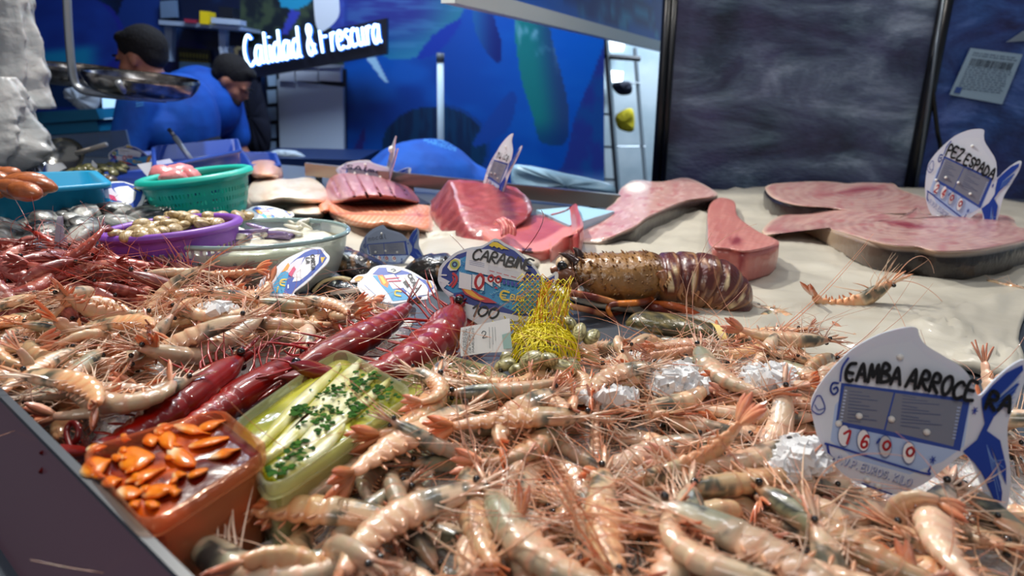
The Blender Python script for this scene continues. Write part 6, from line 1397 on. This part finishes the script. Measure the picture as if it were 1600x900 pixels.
# ---------------------------------------------------------------- hanging scales
SY = 1.9
hs = thing('hanging_scales', 'hanging steel market scale with two shallow pans on a bent rod', 'scales', D(110, 10, SY)); m_sc = mat('scale_steel', (150, 146, 142), .22, metal=1, noise=(40, (110, 104, 100), .4, .6)); m_rod = mat('rod_alu', (158, 162, 166), .35, metal=.7)
MB().tube(catmull([D(98, -220, SY), D(104, -20, SY), D(108, 60, SY), D(114, 118, SY), D(124, 138, SY), D(150, 146, SY), D(200, 151, SY), D(258, 155, SY)], 6, closed=False), .0125, 10, flat=.8).build('bent_rod', m_rod, hs)
def pan(cx, cy, rpx, Y, nm, tilt):
    c = D(cx, cy, Y); R_ = (D(cx + rpx, cy, Y) - c).length; R = Euler((.03, tilt, 0)).to_matrix(); b = MB(); P = [(1.0, .004), (1.012, 0), (1.0, -.004), (.96, -.018), (.86, -.036), (.66, -.048), (.3, -.052), (.01, -.052)]
    b.lathe([(R_ * a, z) for a, z in P], 64, c, 1, 1, R); b.lathe([(R_ * a * .985, z + .004) for a, z in P][::-1], 64, c, 1, 1, R); b.build(nm, m_sc, hs)
pan(222, 122, 82, SY, 'weighing_pan', .10); pan(112, 106, 64, SY + .25, 'rear_pan', .08)
MB().tube([D(184, 128, SY - .16), D(192, 140, SY - .14), D(200, 150, SY - .05)], .008, 8).build('pan_bracket', m_rod, hs)
# hanging carrier bags
def bag(px0, px1, Y, name, label, m, bulge):
    rings = []; n = 60; N = 50
    for i in range(N + 1):
        t = i / N; x0 = px0[0] + (px1[0] - px0[0]) * t; y = px0[1] + (px1[1] - px0[1]) * t; c = D(x0, y, Y); R_ = bulge(t)
        rings.append([c + Vector((math.cos(2 * PI * k / n) * R_ * (1 + .7 * (fbm(math.cos(2 * PI * k / n) * 3 + 9, math.sin(2 * PI * k / n) * 3, t * 7) - .5) + .10 * math.sin(9 * 2 * PI * k / n + t * 5) * (.4 + t)), math.sin(2 * PI * k / n) * R_ * .7, 0)) for k in range(n)])
    o = MB().loft(rings).build(name, m); tag(o, label, 'bag'); return o
m_pb = mat('white_polythene', (184, 184, 184), .35, sss=.2, noise=(14, (160, 166, 170), .35, .7), coat=.2, bump=(26, .5, .01))
bag((6, -70), (30, 168), 1.75, 'plastic_bag', 'crumpled upper plastic bag hanging at the left edge', m_pb, lambda t: .035 + .03 * t + .02 * fbm(t * 6, 2))
bag((2, 120), (-8, 268), 1.65, 'plastic_bag', 'full white plastic bag bulging at the lower left edge', m_pb, lambda t: .03 + .085 * min(1, t * 1.3) ** .8 * (1 - .5 * sstep(.85, 1, t)))
MB_ = MB()

# ---------------------------------------------------------------- people
def remesh(mb, name, m, parent, vox, sm=6, cast=None):
    me = mb.mesh(name, m); o = obj(name, me, parent)
    r = o.modifiers.new('remesh', 'REMESH'); r.mode = 'VOXEL'; r.voxel_size = vox; r.use_smooth_shade = True
    s = o.modifiers.new('smooth', 'SMOOTH'); s.iterations = sm; s.factor = .5
    dg_ = bpy.context.evaluated_depsgraph_get(); me2 = bpy.data.meshes.new_from_object(o.evaluated_get(dg_)); o.modifiers.clear(); o.data = me2; me2.name = name
    me2.polygons.foreach_set('use_smooth', [True] * len(me2.polygons))
    if not me2.materials: me2.materials.append(m)
    return o
def limb(b, pts, rad, n=14):
    P = catmull([Vector(p) for p in pts], 5, closed=False); N = len(P); R = []
    for i in range(N):
        t = i / (N - 1) * (len(rad) - 1); k = min(int(t), len(rad) - 2); R.append(rad[k] + (rad[k + 1] - rad[k]) * (t - k))
    b.tube(P, R, n); b.ell(P[0], (R[0],) * 3); b.ell(P[-1], (R[-1],) * 3)
def head(b, c, R, s=1.0):
    """skull, jaw, nose, lips, ears in one surface; local +x faces forward, +z up"""
    def e(p, r): b.ell(c + R @ (Vector(p) * s), [q * s for q in r], R, 20, 14)
    e((-.012, 0, .03), (.096, .074, .092)); e((.03, 0, -.045), (.062, .056, .060)); e((.060, 0, -.088), (.026, .028, .022)); e((.088, 0, -.012), (.014, .012, .026)); e((.100, 0, -.026), (.013, .013, .011))
    e((.078, 0, -.055), (.016, .022, .007)); e((.076, 0, -.067), (.015, .020, .007)); e((.078, .03, .012), (.014, .024, .008)); e((.078, -.03, .012), (.014, .024, .008))
    for sg in (-1, 1): e((-.01, sg * .076, -.008), (.018, .009, .030)); e((.045, sg * .045, -.028), (.028, .02, .024))
def hand(b, w_, d, side, s=1.0):
    d = Vector(d).normalized(); side = Vector(side).normalized(); nn = d.cross(side)
    b.ell(w_ + d * .045 * s, (.045 * s, .038 * s, .016 * s), Matrix((d, side, nn)).transposed(), 14, 10)
    for k in range(4):
        p = w_ + d * .08 * s + side * (k - 1.5) * .019 * s; L = (.06, .072, .068, .052)[k] * s; b.tube([p, p + d * L * .5 - nn * .006, p + d * L * .85 - nn * .028 * s, p + d * L * .7 - nn * .045 * s], [.0095, .0088, .0078, .006], 8)
    p = w_ + d * .02 * s + side * .034 * s; b.tube([p, p + side * .03 * s + d * .02 * s, p + side * .036 * s + d * .05 * s - nn * .01], [.012, .0105, .008], 8)
skin = mat('skin', (190, 128, 100), .45, sss=.15, noise=(20, (168, 104, 80), .4, .7)); shirt = mat('blue_tshirt', (14, 88, 188), .75, noise=(9, (10, 66, 158), .4, .7), bump=(16, .4, .012)); trous = mat('navy_trousers', (20, 26, 44), .8); shoe = mat('boot_white', (200, 204, 206), .5)
def legs(bp, bs, hips, knees, ankles):
    for h, k, a in zip(hips, knees, ankles):
        limb(bp, [h, k, a], [.095, .062, .048]); bs.ell(Vector(a) + Vector((0, -.06, -.04)), (.05, .13, .05)); bs.tube([a, Vector(a) + Vector((0, 0, .12))], [.056, .066], 12)
# first fishmonger: stands in profile, looking left
Y1 = 2.95; hc = D(221, 92, Y1); R1 = Euler((0, .10, PI * .97)).to_matrix(); R1 = Matrix.Rotation(PI * .97, 3, 'Z') @ Matrix.Rotation(.14, 3, 'Y')
pn = thing('person', 'bearded dark-haired fishmonger in blue t-shirt standing in profile behind the scale pan', 'person', (hc.x + .12, Y1, FZ))
nk = hc + Vector((.05, 0, -.14)); ch = D(258, 200, Y1); hp = Vector((ch.x + .06, Y1 + .05, -.02)); b = MB(); head(b, hc, R1, 1.0); limb(b, [hc + Vector((.02, 0, -.04)), nk, ch + Vector((0, 0, .12))], [.06, .058, .07])
sL, sR = ch + Vector((-.01, -.19, .10)), ch + Vector((.02, .2, .10)); limb(b, [ch + Vector((0, 0, .1)), ch, hp], [.12, .15, .14])
eL, wL = sL + Vector((-.06, -.05, -.27)), sL + Vector((-.30, -.06, -.33)); eR, wR = sR + Vector((-.08, .0, -.28)), sR + Vector((-.30, -.08, -.36))
for s_, e_, w_ in ((sL, eL, wL), (sR, eR, wR)): limb(b, [s_, e_, w_], [.055, .042, .03]); hand(b, w_, (-1, 0, -.3), (0, -1, 0) if s_ is sL else (0, 1, 0))
kn = [Vector((hp.x - .02, Y1 + sy, -.5)) for sy in (-.1, .12)]; an_ = [Vector((hp.x, Y1 + sy, FZ + .09)) for sy in (-.1, .13)]; hpz = [hp + Vector((0, sy, -.05)) for sy in (-.09, .1)]
for h, k, a in zip(hpz, kn, an_): limb(b, [h, k, a], [.085, .055, .04])
remesh(b, 'body', skin, pn, .009)
b = MB(); limb(b, [ch + Vector((.0, 0, .13)), ch + Vector((.0, 0, .02)), hp + Vector((0, 0, -.04))], [.10, .125, .13]); b.ell(ch + Vector((.03, 0, -.0)), (.125, .19, .13)); b.ell(hp + Vector((0, 0, .12)), (.14, .19, .2))
for s_, e_ in ((sL, eL), (sR, eR)): limb(b, [s_, s_.lerp(e_, .75)], [.07, .068])
limb(b, [sL, sR], [.07, .07]); remesh(b, 'tshirt', shirt, pn, .012)
def hair(par, c, R, s, m, crop=False):
    b = MB(); b.ell(c + R @ Vector((-.022 * s, 0, .045 * s)), (.100 * s, .081 * s, .089 * s), R, 24, 16, disp=lambda d: 1 + .06 * (fbm(d.x * 5, d.y * 5, d.z * 5) - .5)); b.ell(c + R @ Vector((-.060 * s, 0, .008 * s)), (.05 * s, .070 * s, .056 * s), R); b.ell(c + R @ Vector((.045 * s, 0, .088 * s)), (.042 * s, .055 * s, .03 * s), R)
    remesh(b, 'hair', m, par, .008, 2)
m_hair = mat('dark_hair', (22, 17, 16), .85, bump=(90, .8, .006)); hair(pn, hc, R1, 1.0, m_hair)
b = MB(); b.ell(hc + R1 @ Vector((.028, 0, -.068)), (.066, .060, .046), R1); b.ell(hc + R1 @ Vector((.066, 0, -.092)), (.026, .032, .02), R1); remesh(b, 'beard', mat('beard', (74, 54, 46), .8, bump=(120, .6, .004)), pn, .007, 2)
for k, sy in ((0, -.03), (1, .03)): MB().ell(hc + R1 @ Vector((.088, sy, .004)), (.006, .012, .005), R1).build('eye', mat('eye_dark', (30, 22, 20), .3), pn); MB().ell(hc + R1 @ Vector((.091, sy, .022)), (.007, .020, .005), R1).build('eyebrow', m_hair, pn)
b = MB(); bs = MB(); legs(b, bs, hpz, kn, an_); b.ell(hp, (.15, .17, .13)); remesh(b, 'trousers', trous, pn, .015); remesh(bs, 'boots', shoe, pn, .014)
# second fishmonger: bends over to the right, head down
Y2 = 3.55; hc2 = D(362, 128, Y2); R2 = Matrix.Rotation(.1, 3, 'Z') @ Matrix.Rotation(.62, 3, 'Y')
p2 = thing('person', 'short-haired fishmonger in blue t-shirt bending his head down to the right', 'person', (hc2.x - .1, Y2, FZ))
shc = D(322, 165, Y2); hp2 = Vector((shc.x - .24, Y2 + .05, -.08)); b = MB(); head(b, hc2, R2, .98); limb(b, [hc2 + Vector((-.05, 0, -.01)), hc2 + Vector((-.11, 0, -.03)), shc + Vector((-.02, 0, .04))], [.058, .056, .08]); limb(b, [shc, hp2], [.14, .14])
sA, sB = shc + Vector((.02, -.2, -.02)), shc + Vector((.02, .2, .0)); eA, wA = sA + Vector((.03, -.03, -.27)), sA + Vector((.26, .02, -.38)); eB, wB = sB + Vector((.06, 0, -.26)), sB + Vector((.26, -.06, -.36))
for s_, e_, w_ in ((sA, eA, wA), (sB, eB, wB)): limb(b, [s_, e_, w_], [.058, .045, .032]); hand(b, w_, (1, 0, -.3), (0, 1, 0) if s_ is sA else (0, -1, 0))
hz2 = [hp2 + Vector((0, sy, -.05)) for sy in (-.09, .1)]; kn2 = [Vector((hp2.x + .04, Y2 + sy, -.52)) for sy in (-.1, .12)]; an2 = [Vector((hp2.x, Y2 + sy, FZ + .09)) for sy in (-.1, .13)]
for h, k, a in zip(hz2, kn2, an2): limb(b, [h, k, a], [.085, .055, .04])
remesh(b, 'body', skin, p2, .009)
b = MB(); limb(b, [shc + Vector((-.03, 0, .03)), shc.lerp(hp2, .5) + Vector((-.02, 0, .06)), hp2 + Vector((0, 0, -.04))], [.165, .185, .18]); b.ell(shc + Vector((-.0, 0, -.0)), (.168, .22, .165)); b.ell(shc + Vector((-.01, 0, .07)), (.10, .11, .09))
for s_, e_ in ((sA, eA), (sB, eB)): limb(b, [s_, s_.lerp(e_, .62)], [.088, .078])
limb(b, [sA, sB], [.085, .085]); remesh(b, 'tshirt', shirt, p2, .012); hair(p2, hc2, R2, .98, m_hair)
b = MB(); b.ell(hc2 + R2 @ Vector((.028, 0, -.068)), (.066, .060, .046), R2); remesh(b, 'beard', MATS['beard'], p2, .007, 2)
for sy in (-.03, .03): MB().ell(hc2 + R2 @ Vector((.088, sy, .004)), (.006, .012, .005), R2).build('eye', mat('eye_dark'), p2); MB().ell(hc2 + R2 @ Vector((.091, sy, .022)), (.007, .020, .005), R2).build('eyebrow', m_hair, p2)
b = MB(); bs = MB(); legs(b, bs, hz2, kn2, an2); b.ell(hp2, (.15, .17, .13)); remesh(b, 'trousers', trous, p2, .015); remesh(bs, 'boots', shoe, p2, .014)
# third: only the arched back shows, bent double behind the rail
Y3 = 2.75; bc = D(672, 262, Y3); p3 = thing('person', 'person in blue t-shirt bent double behind the rail, only the back showing', 'person', (bc.x, Y3 + .2, FZ))
hp3 = bc + Vector((.14, .20, -.22)); sh3 = bc + Vector((-.10, -.12, -.10)); mid3 = bc + Vector((.0, .02, -.05)); hd3 = sh3 + Vector((-.10, -.16, -.24)); b = MB()
R3 = Matrix.Rotation(-2.1, 3, 'Z') @ Matrix.Rotation(1.2, 3, 'Y'); head(b, hd3, R3); limb(b, [hd3, sh3], [.06, .075]); limb(b, [sh3, mid3, hp3], [.11, .13, .13])
for sg in (-1, 1):
    s_ = sh3 + Vector((sg * .18, -sg * .06, -.06)); e_ = s_ + Vector((sg * .04, -.08, -.26)); w_ = e_ + Vector((-sg * .02, -.1, -.22)); limb(b, [s_, e_, w_], [.055, .042, .03]); hand(b, w_, (0, -.2, -1), (-sg, 0, 0))
hz3 = [hp3 + Vector((sx, 0, -.05)) for sx in (-.09, .1)]; kn3 = [Vector((hp3.x + sx, hp3.y - .06, -.58)) for sx in (-.1, .12)]; an3 = [Vector((hp3.x + sx, hp3.y + .02, FZ + .09)) for sx in (-.1, .12)]
for h, k, a in zip(hz3, kn3, an3): limb(b, [h, k, a], [.085, .055, .04])
remesh(b, 'body', skin, p3, .010)
b = MB(); limb(b, [sh3 + Vector((-.02, -.03, -.02)), mid3, hp3], [.15, .17, .16]); b.ell(bc + Vector((-.03, -.02, -.09)), (.25, .2, .20)); b.ell(bc + Vector((.14, .04, -.15)), (.17, .2, .17))
for sg in (-1, 1): s_ = sh3 + Vector((sg * .18, -sg * .06, -.06)); limb(b, [s_, s_ + Vector((sg * .03, -.06, -.17))], [.09, .078])
remesh(b, 'tshirt', shirt, p3, .013); hair(p3, hd3, R3, 1, m_hair); b = MB(); bs = MB(); legs(b, bs, hz3, kn3, an3); b.ell(hp3, (.17, .15, .13)); remesh(b, 'trousers', trous, p3, .016); remesh(bs, 'boots', shoe, p3, .014)

# white print on the shirts, laid on the cloth
def decal(o, parent, polys, m, name='shirt_print'):
    b = MB(); mi = o.matrix_world.inverted()
    for P_ in polys:
        vs = []
        for x, y in P_:
            d = ray(x, y).normalized(); ok, hit, nrm, _ = o.ray_cast(mi @ CAM, mi.to_3x3() @ d)
            if not ok: vs = None; break
            vs.append(o.matrix_world @ hit - d * .004)
        if vs: b.add(vs, [tuple(range(len(vs)))])
    if b.v: b.build(name, m, parent, smooth=False)
bpy.context.view_layer.update()
def shirt_of(p): return [c for c in p.children if c.name.startswith('tshirt')][0]
m_wp = mat('white_print', (190, 220, 240), .6); q_ = []
for st in strokes('PESCADOS', 655, 212, 715, 229, 5) + strokes('MARISCOS', 662, 221, 712, 236, 5): q_ += ribbon2d(st, 1.1)
decal(shirt_of(p3), p3, q_, mat('print_lightblue', (80, 160, 225), .6)); q_ = []
for k in range(9):
    a = -1.3 + k * .28; x, y = 296 + 18 * math.cos(a), 160 + 18 * math.sin(a); q_ += ribbon2d([(x - 1.5, y - 2), (x + 1.5, y + 2)], 2.2)
q_ += ribbon2d([(298, 150), (306, 160)], 2.5) + ribbon2d([(296, 158), (303, 168)], 2.5)
decal(shirt_of(p2), p2, q_, m_wp); q_ = []
for k in range(3): q_ += ribbon2d([(213, 158 + k * 4), (224, 156 + k * 4)], 1.6)
decal(shirt_of(pn), pn, q_, mat('print_lightblue'))
# ---------------------------------------------------------------- scarlet prawns
VC = [prawn(.24, .25, 80, SCAR, 2, tC=.56, rost=1.7, leglen=.9, antlen=1.0), prawn(.23, .9, 81, SCAR, 2, leglen=.8, antlen=.9), prawn(.24, .5, 82, SCAR, 2, antlen=.8), prawn(.22, .15, 83, SCAR, 2, tC=.56, rost=1.7, leglen=.8, antlen=.8), prawn(.2, .3, 84, SCAR, 0, leglen=.5, antlen=.5)]

SCL = []
def scar(v, h, t, z, roll, s_, label, pitch=0):
    a, b_ = Zp(*h, z), Zp(*t, z); hd, tl = Vector(v['samp'][0][0]), Vector(v['samp'][-1][0]); cr = Matrix.Rotation(roll, 3, 'X'); d0 = cr @ (hd - tl); d1 = a - b_
    R = mkR(math.atan2(d1.y, d1.x) - math.atan2(d0.y, d0.x), roll, pitch); sc_ = s_ or d1.xy.length / d0.xy.length; loc = (a + b_) / 2 - R @ ((hd + tl) / 2) * sc_; stamp(v, loc, R, sc_, 1); LAID.append([v, loc, R, sc_, label, 2, 'scarlet_prawn'])
scar(VC[0], (372, 562), (168, 700), .045, PI, None, 'scarlet prawn nearest the orange tub, head pointing up to the right')
scar(VC[3], (470, 560), (250, 690), .035, PI, None, 'scarlet prawn between the first scarlet prawn and the green tub')
scar(VC[0], (546, 530), (430, 596), .025, 0, None, 'scarlet prawn lying along the back edge of the green tub')
scar(VC[4], (462, 578), (630, 484), .045, 0, None, 'scarlet prawn whose straight tail ends by the wooden pick')
scar(VC[1], (712, 482), (560, 590), .05, PI, None, 'fattest scarlet prawn, shiny tail raised beside the colourful tag')
scar(VC[4], (640, 600), (728, 505), .028, PI, None, 'scarlet prawn just left of the white ticket')
scar(VC[2], (128, 694), (172, 722), .035, 0, None, 'small scarlet prawn with a coiled feeler at the glass guard')
scatter(VS, POLY_D, 44, 1, fine=0, tagk='D', yaws=[(0, .5), (PI, .5)], name='pink_shrimp')
scatter(VR, POLY_C, 84, 2, fine=1, tagk='C', yaws=[(.3, .5), (PI + .3, .5)], name='red_prawn')
scatter(VM, POLY_B, 80, 3, fine=1, tagk='B', yaws=[(.5, .6), (PI + .4, .6), (1.5, .4)])
scatter(VP, POLY_A, 150, 4, fine=2, tagk='A', sc_=(.8, 1.12))
# ---------------------------------------------------------------- single prawns traced from the photograph
LN = lambda c, k, p=PINK, f=2, a=1.2: prawn(.125, c, 100 + k, p, f, antlen=a)
hv = {'s': LN(.35, 1), 'm': LN(1.0, 2), 'c': LN(1.9, 3), 'cc': LN(2.7, 4), 'gm': LN(1.1, 5, GREY), 'gs': LN(.5, 6, GREY), 'gc': LN(1.8, 7, GREY)}
hv['u'] = LN(1.45, 9)
lay(hv['u'], (1376, 468), (1288, 470), 'single curled prawn lying alone on the white paper', roll=-1.45, pitch=-.6, s=1.35, dz=.0)
HR = [('gc',(1205,486),(1225,512),0,.9),('m',(1180,478),(1250,510),PI,.9),('cc',(1262,528),(1330,520),0,.9),('c',(1540,440),(1600,450),0,.8),('c',(1580,445),(1620,470),PI,.8),
 ('gm',(1095,548),(1180,612),0,1.35),('s',(1270,632),(1160,618),0,1.0),('gs',(1228,574),(1300,612),PI,.95),('m',(905,532),(985,512),0,.9),('s',(1100,505),(985,505),PI,1.0),('gs',(1000,545),(1050,530),0,.8),('s',(1120,535),(1030,540),0,.8),
 ('m',(1000,600),(950,620),0,1.0),('gs',(740,620),(830,610),0,1.0),('m',(690,590),(600,690),PI,1.2),('s',(730,640),(560,735),0,1.35),('c',(640,570),(672,640),PI,.8),('cc',(690,565),(740,600),0,.8),('m',(860,640),(790,700),0,1.1),('c',(745,590),(800,590),0,.8),
 ('m',(880,570),(830,625),PI,1.0),('gm',(860,660),(780,715),PI,1.05),('s',(900,640),(740,650),0,1.1),('gs',(590,700),(500,760),PI,1.1),('gc',(320,845),(520,870),0,1.45),('s',(735,755),(760,860),0,1.1),('gm',(800,800),(900,880),0,1.3),('gs',(1070,790),(1030,900),PI,1.3),('s',(945,750),(960,880),0,1.2),
 ('gs',(1235,790),(1400,880),0,1.5),('s',(1120,855),(1300,900),0,1.4),('cc',(1330,800),(1440,830),PI,1.2),('m',(1480,800),(1500,900),0,1.2),('gs',(1110,830),(1240,900),PI,1.3),('s',(1080,690),(960,730),0,1.1),('m',(1200,700),(1100,720),PI,1.1),
 ('s',(1240,650),(1120,640),PI,1.1),('m',(1010,640),(1090,600),0,1.1),('s',(560,810),(420,800),0,1.2),('m',(700,790),(600,850),0,1.2),('c',(460,760),(560,780),PI,1.1),('s',(1100,760),(1210,740),0,1.1),('c',(1180,850),(1100,800),PI,1.0)]
for k, (v, h, t, rl, s) in enumerate(HR): lay(hv[v], h, t, 'A', roll=rl, s=min(1.2, s * .95), dz=.001)
HB = [('c',(60,600),(150,620),0,1.0),('m',(270,600),(130,640),PI,1.0),('cc',(150,640),(240,640),0,1.1),('s',(240,540),(420,510),0,1.1),('gs',(200,600),(240,520),0,1.0),('m',(170,560),(230,650),0,1.0),('gs',(300,590),(380,560),0,.9),('c',(380,560),(440,540),PI,.8),('s',(100,560),(30,600),0,.9),('m',(60,655),(150,690),PI,1.0),('s',(520,500),(560,530),0,.9),('m',(470,480),(540,500),PI,.9),('s',(480,540),(470,490),0,.9)]
for k, (v, h, t, rl, s) in enumerate(HB): lay(hv[v], h, t, 'B', roll=rl, s=s, fine=2)

# ice lumps
def ice_heap(cx, cy, rx, ry, n, z, label, seed):
    r = random.Random(seed); b = MB()
    for k in range(n * 3):
        a, q = r.uniform(0, 2 * PI), math.sqrt(r.random()); x, y = cx + math.cos(a) * rx * q, cy + math.sin(a) * ry * q; s = r.uniform(.0025, .008) * (1.3 - q * .6); p = Zp(x, y, z - .004 + r.uniform(0, .014) * (1 - q))
        R = Euler((r.random() * 3, r.random() * 3, r.random() * 3)).to_matrix(); d3 = (s, s * r.uniform(.5, 1), s * r.uniform(.3, .8)); vs = [p + R @ Vector((X * d3[0] * r.uniform(.5, 1), Y_ * d3[1] * r.uniform(.5, 1), Z_ * d3[2] * r.uniform(.5, 1))) for X in (-1, 1) for Y_ in (-1, 1) for Z_ in (-1, 1)]
        b.add(vs, [(0, 1, 3, 2), (4, 6, 7, 5), (0, 4, 5, 1), (2, 3, 7, 6), (0, 2, 6, 4), (1, 5, 7, 3)])
    o = b.build('ice_chunks', mat('clear_ice', (240, 241, 242), .3, trans=.12, ior=1.25, coat=.2), smooth=False); tag(o, label, 'ice', kind='stuff')
ice_heap(1200, 590, 42, 22, 70, .055, 'heap of clear ice chunks beside the near price tag', 1)
ice_heap(1250, 715, 52, 32, 90, .05, 'crushed ice showing under the near price tag', 2)
ice_heap(1060, 590, 60, 26, 90, .05, 'clear ice showing in the middle of the near prawn heap', 3)
ice_heap(950, 620, 45, 14, 60, .05, 'flat patch of ice in front of the yellow net bag', 4)
ice_heap(340, 484, 30, 10, 50, .06, 'white ice patch between red and pale prawns', 5)
ice_heap(235, 418, 40, 8, 60, .055, 'white ice strip in front of the purple basket', 6)
# ---------------------------------------------------------------- prawn objects and their labels
ORD = 'nearest,second nearest,third nearest,fourth nearest,fifth nearest,sixth nearest,seventh nearest,eighth nearest,ninth nearest,tenth nearest'.split(',') + [w + ' nearest' for w in 'eleventh twelfth thirteenth fourteenth fifteenth sixteenth seventeenth eighteenth nineteenth twentieth twenty-first twenty-second twenty-third twenty-fourth twenty-fifth twenty-sixth twenty-seventh twenty-eighth twenty-ninth thirtieth thirty-first thirty-second thirty-third thirty-fourth thirty-fifth thirty-sixth'.split()]
LM = {'A': [('the orange marinade tub', 330, 790), ('the green anchovy tub', 520, 740), ('the buried green tub', 700, 600), ('the yellow net bag', 845, 575), ('the lobster legs', 960, 520), ('the lobster tail', 1170, 520), ('the near price tag tip', 1400, 760), ('the near price tag mouth', 1270, 640), ('the near price tag fin', 1560, 800), ('the ice chunks by the near tag', 1210, 600), ('the bottom edge centre', 800, 890), ('the bottom left corner', 330, 890), ('the bottom right corner', 1580, 880), ('the heap centre', 900, 700), ('the paper edge', 1330, 560)],
      'B': [('the glass guard', 60, 640), ('the scarlet prawn heads', 380, 560), ('the wooden pick', 560, 490), ('the scarlet tails', 560, 520), ('the tilted left tag', 440, 460), ('the pale heap centre', 250, 540), ('the left frame edge', 10, 560), ('the coiled scarlet feeler', 120, 660)],
      'C': [('the purple basket', 270, 425), ('the edge-on grey tag', 95, 430), ('the left frame edge', 10, 480), ('the tilted left tag', 410, 450), ('the white ice patch', 330, 480), ('the red heap centre', 200, 460), ('the glass bowl', 400, 425)],
      'D': [('the edge-on grey tag', 95, 415), ('the left frame edge', 0, 425), ('the purple basket', 210, 405)]}
KT = {'A': ('pale prawn in the near heap', 'prawn', 'pale prawns in the near heap'), 'B': ('pale prawn in the left heap', 'prawn', 'pale prawns in the left heap'), 'C': ('dark red prawn', 'prawn', 'dark red prawns behind'), 'D': ('small pink shrimp', 'shrimp', 'small pink shrimps at the far left')}
def flush_prawns():
    for key in 'ABCD':
        L_ = [x for x in LAID if x[4] == key]; pr = [proj(x[1]) for x in L_]; best = [(999, None)] * len(L_)
        for nm, lx, ly in LM[key]:
            order = sorted(range(len(L_)), key=lambda i: math.hypot(pr[i][0] - lx, (pr[i][1] - ly) * 1.3))
            for rk, i in enumerate(order):
                if rk < best[i][0]: best[i] = (rk, nm)
        for x, (rk, nm), (sx, sy) in zip(L_, best, pr):
            v, loc, R, s, k, fine, name = x
            if sx < -90 or sx > 1700 or sy > 1010: continue
            base, cat, grp = KT[key]; lab = (base + ' ' + ORD[rk] + ' to ' + nm) if rk < len(ORD) else base + ' deep between its neighbours'
            place(v, loc, R, lab, cat, grp, name, fine, s, not ((key == 'A' and sx < 430 and sy > 740) or (key == 'B' and sx < 220 and sy > 590)))
    for x in LAID:
        if len(x[4]) > 1:
            v, loc, R, s, k, fine, name = x; o = place(v, loc, R, k, 'prawn', None, name, fine, s, 'coiled' not in k)
            if 'coiled' in k: MB().tube(catmull([Zp(110, 700, .05), Zp(104, 676, .055), Zp(112, 661, .06), Zp(122, 666, .06), Zp(122, 682, .055), Zp(114, 694, .05)], 6, closed=False), [.0022] * 31, 8, lin((110, 10, 6))).build('coiled_feeler', SCAR['mat'], o)
flush_prawns()

LG = {'orange mussels in the light blue tray': [('the blue handwritten tag', 50, 280), ('the left frame edge', 0, 285)],
 'grey shellfish in the long blue tray': [('the leaning printed tag', 190, 312), ('the left frame edge', 0, 365), ('the edge-on grey tag', 98, 345)],
 'green clams in the royal blue tray': [('the white pointed card', 120, 275), ('the domed blue tag', 205, 240), ('the metal scoop', 95, 255)],
 'tan clams in the purple basket': [('the colander', 320, 330), ('the left basket rim', 165, 365), ('the glass bowl', 340, 350), ('the tag behind the bowl', 400, 335)],
 'dark brown shells by the white card': [('the white pointed card', 130, 280), ('the leaning printed tag', 180, 300)],
 'squid pieces in the glass bowl': [('the left bowl rim', 250, 375), ('the right bowl rim', 545, 345)],
 'clams inside the yellow net': [('the white ticket', 800, 550), ('the lobster legs', 900, 520)], 'clams beside the net': [('the lobster legs', 900, 490)],
 'fish chunks in the marinade tub': [('the glass guard', 110, 720), ('the green tub', 420, 690), ('the front tub corner', 226, 820), ('the back tub corner', 345, 640)],
 'fish chunks seen through the tub wall': [('the front tub corner', 226, 820)], 'anchovy fillets in the oil tub': [('the scarlet prawns', 400, 620)]}
byg = {}
for o in C.objects:
    if o.get('group') in LG: byg.setdefault(o['group'], []).append(o)
bpy.context.view_layer.update()
def center(o):
    c = [o.matrix_world @ Vector(v) for v in o.bound_box]; return proj(sum(c, Vector()) / 8)
for gname, os_ in byg.items():
    pr = [center(o) for o in os_]; best = [(999, '')] * len(os_)
    for nm, lx, ly in LG[gname]:
        for rk, i in enumerate(sorted(range(len(os_)), key=lambda i: math.hypot(pr[i][0] - lx, pr[i][1] - ly))):
            if rk < best[i][0]: best[i] = (rk, nm)
    for o, (rk, nm) in zip(os_, best):
        if rk < len(ORD): o['label'] = o['label'].split(',')[0] + ', ' + ORD[rk] + ' to ' + nm
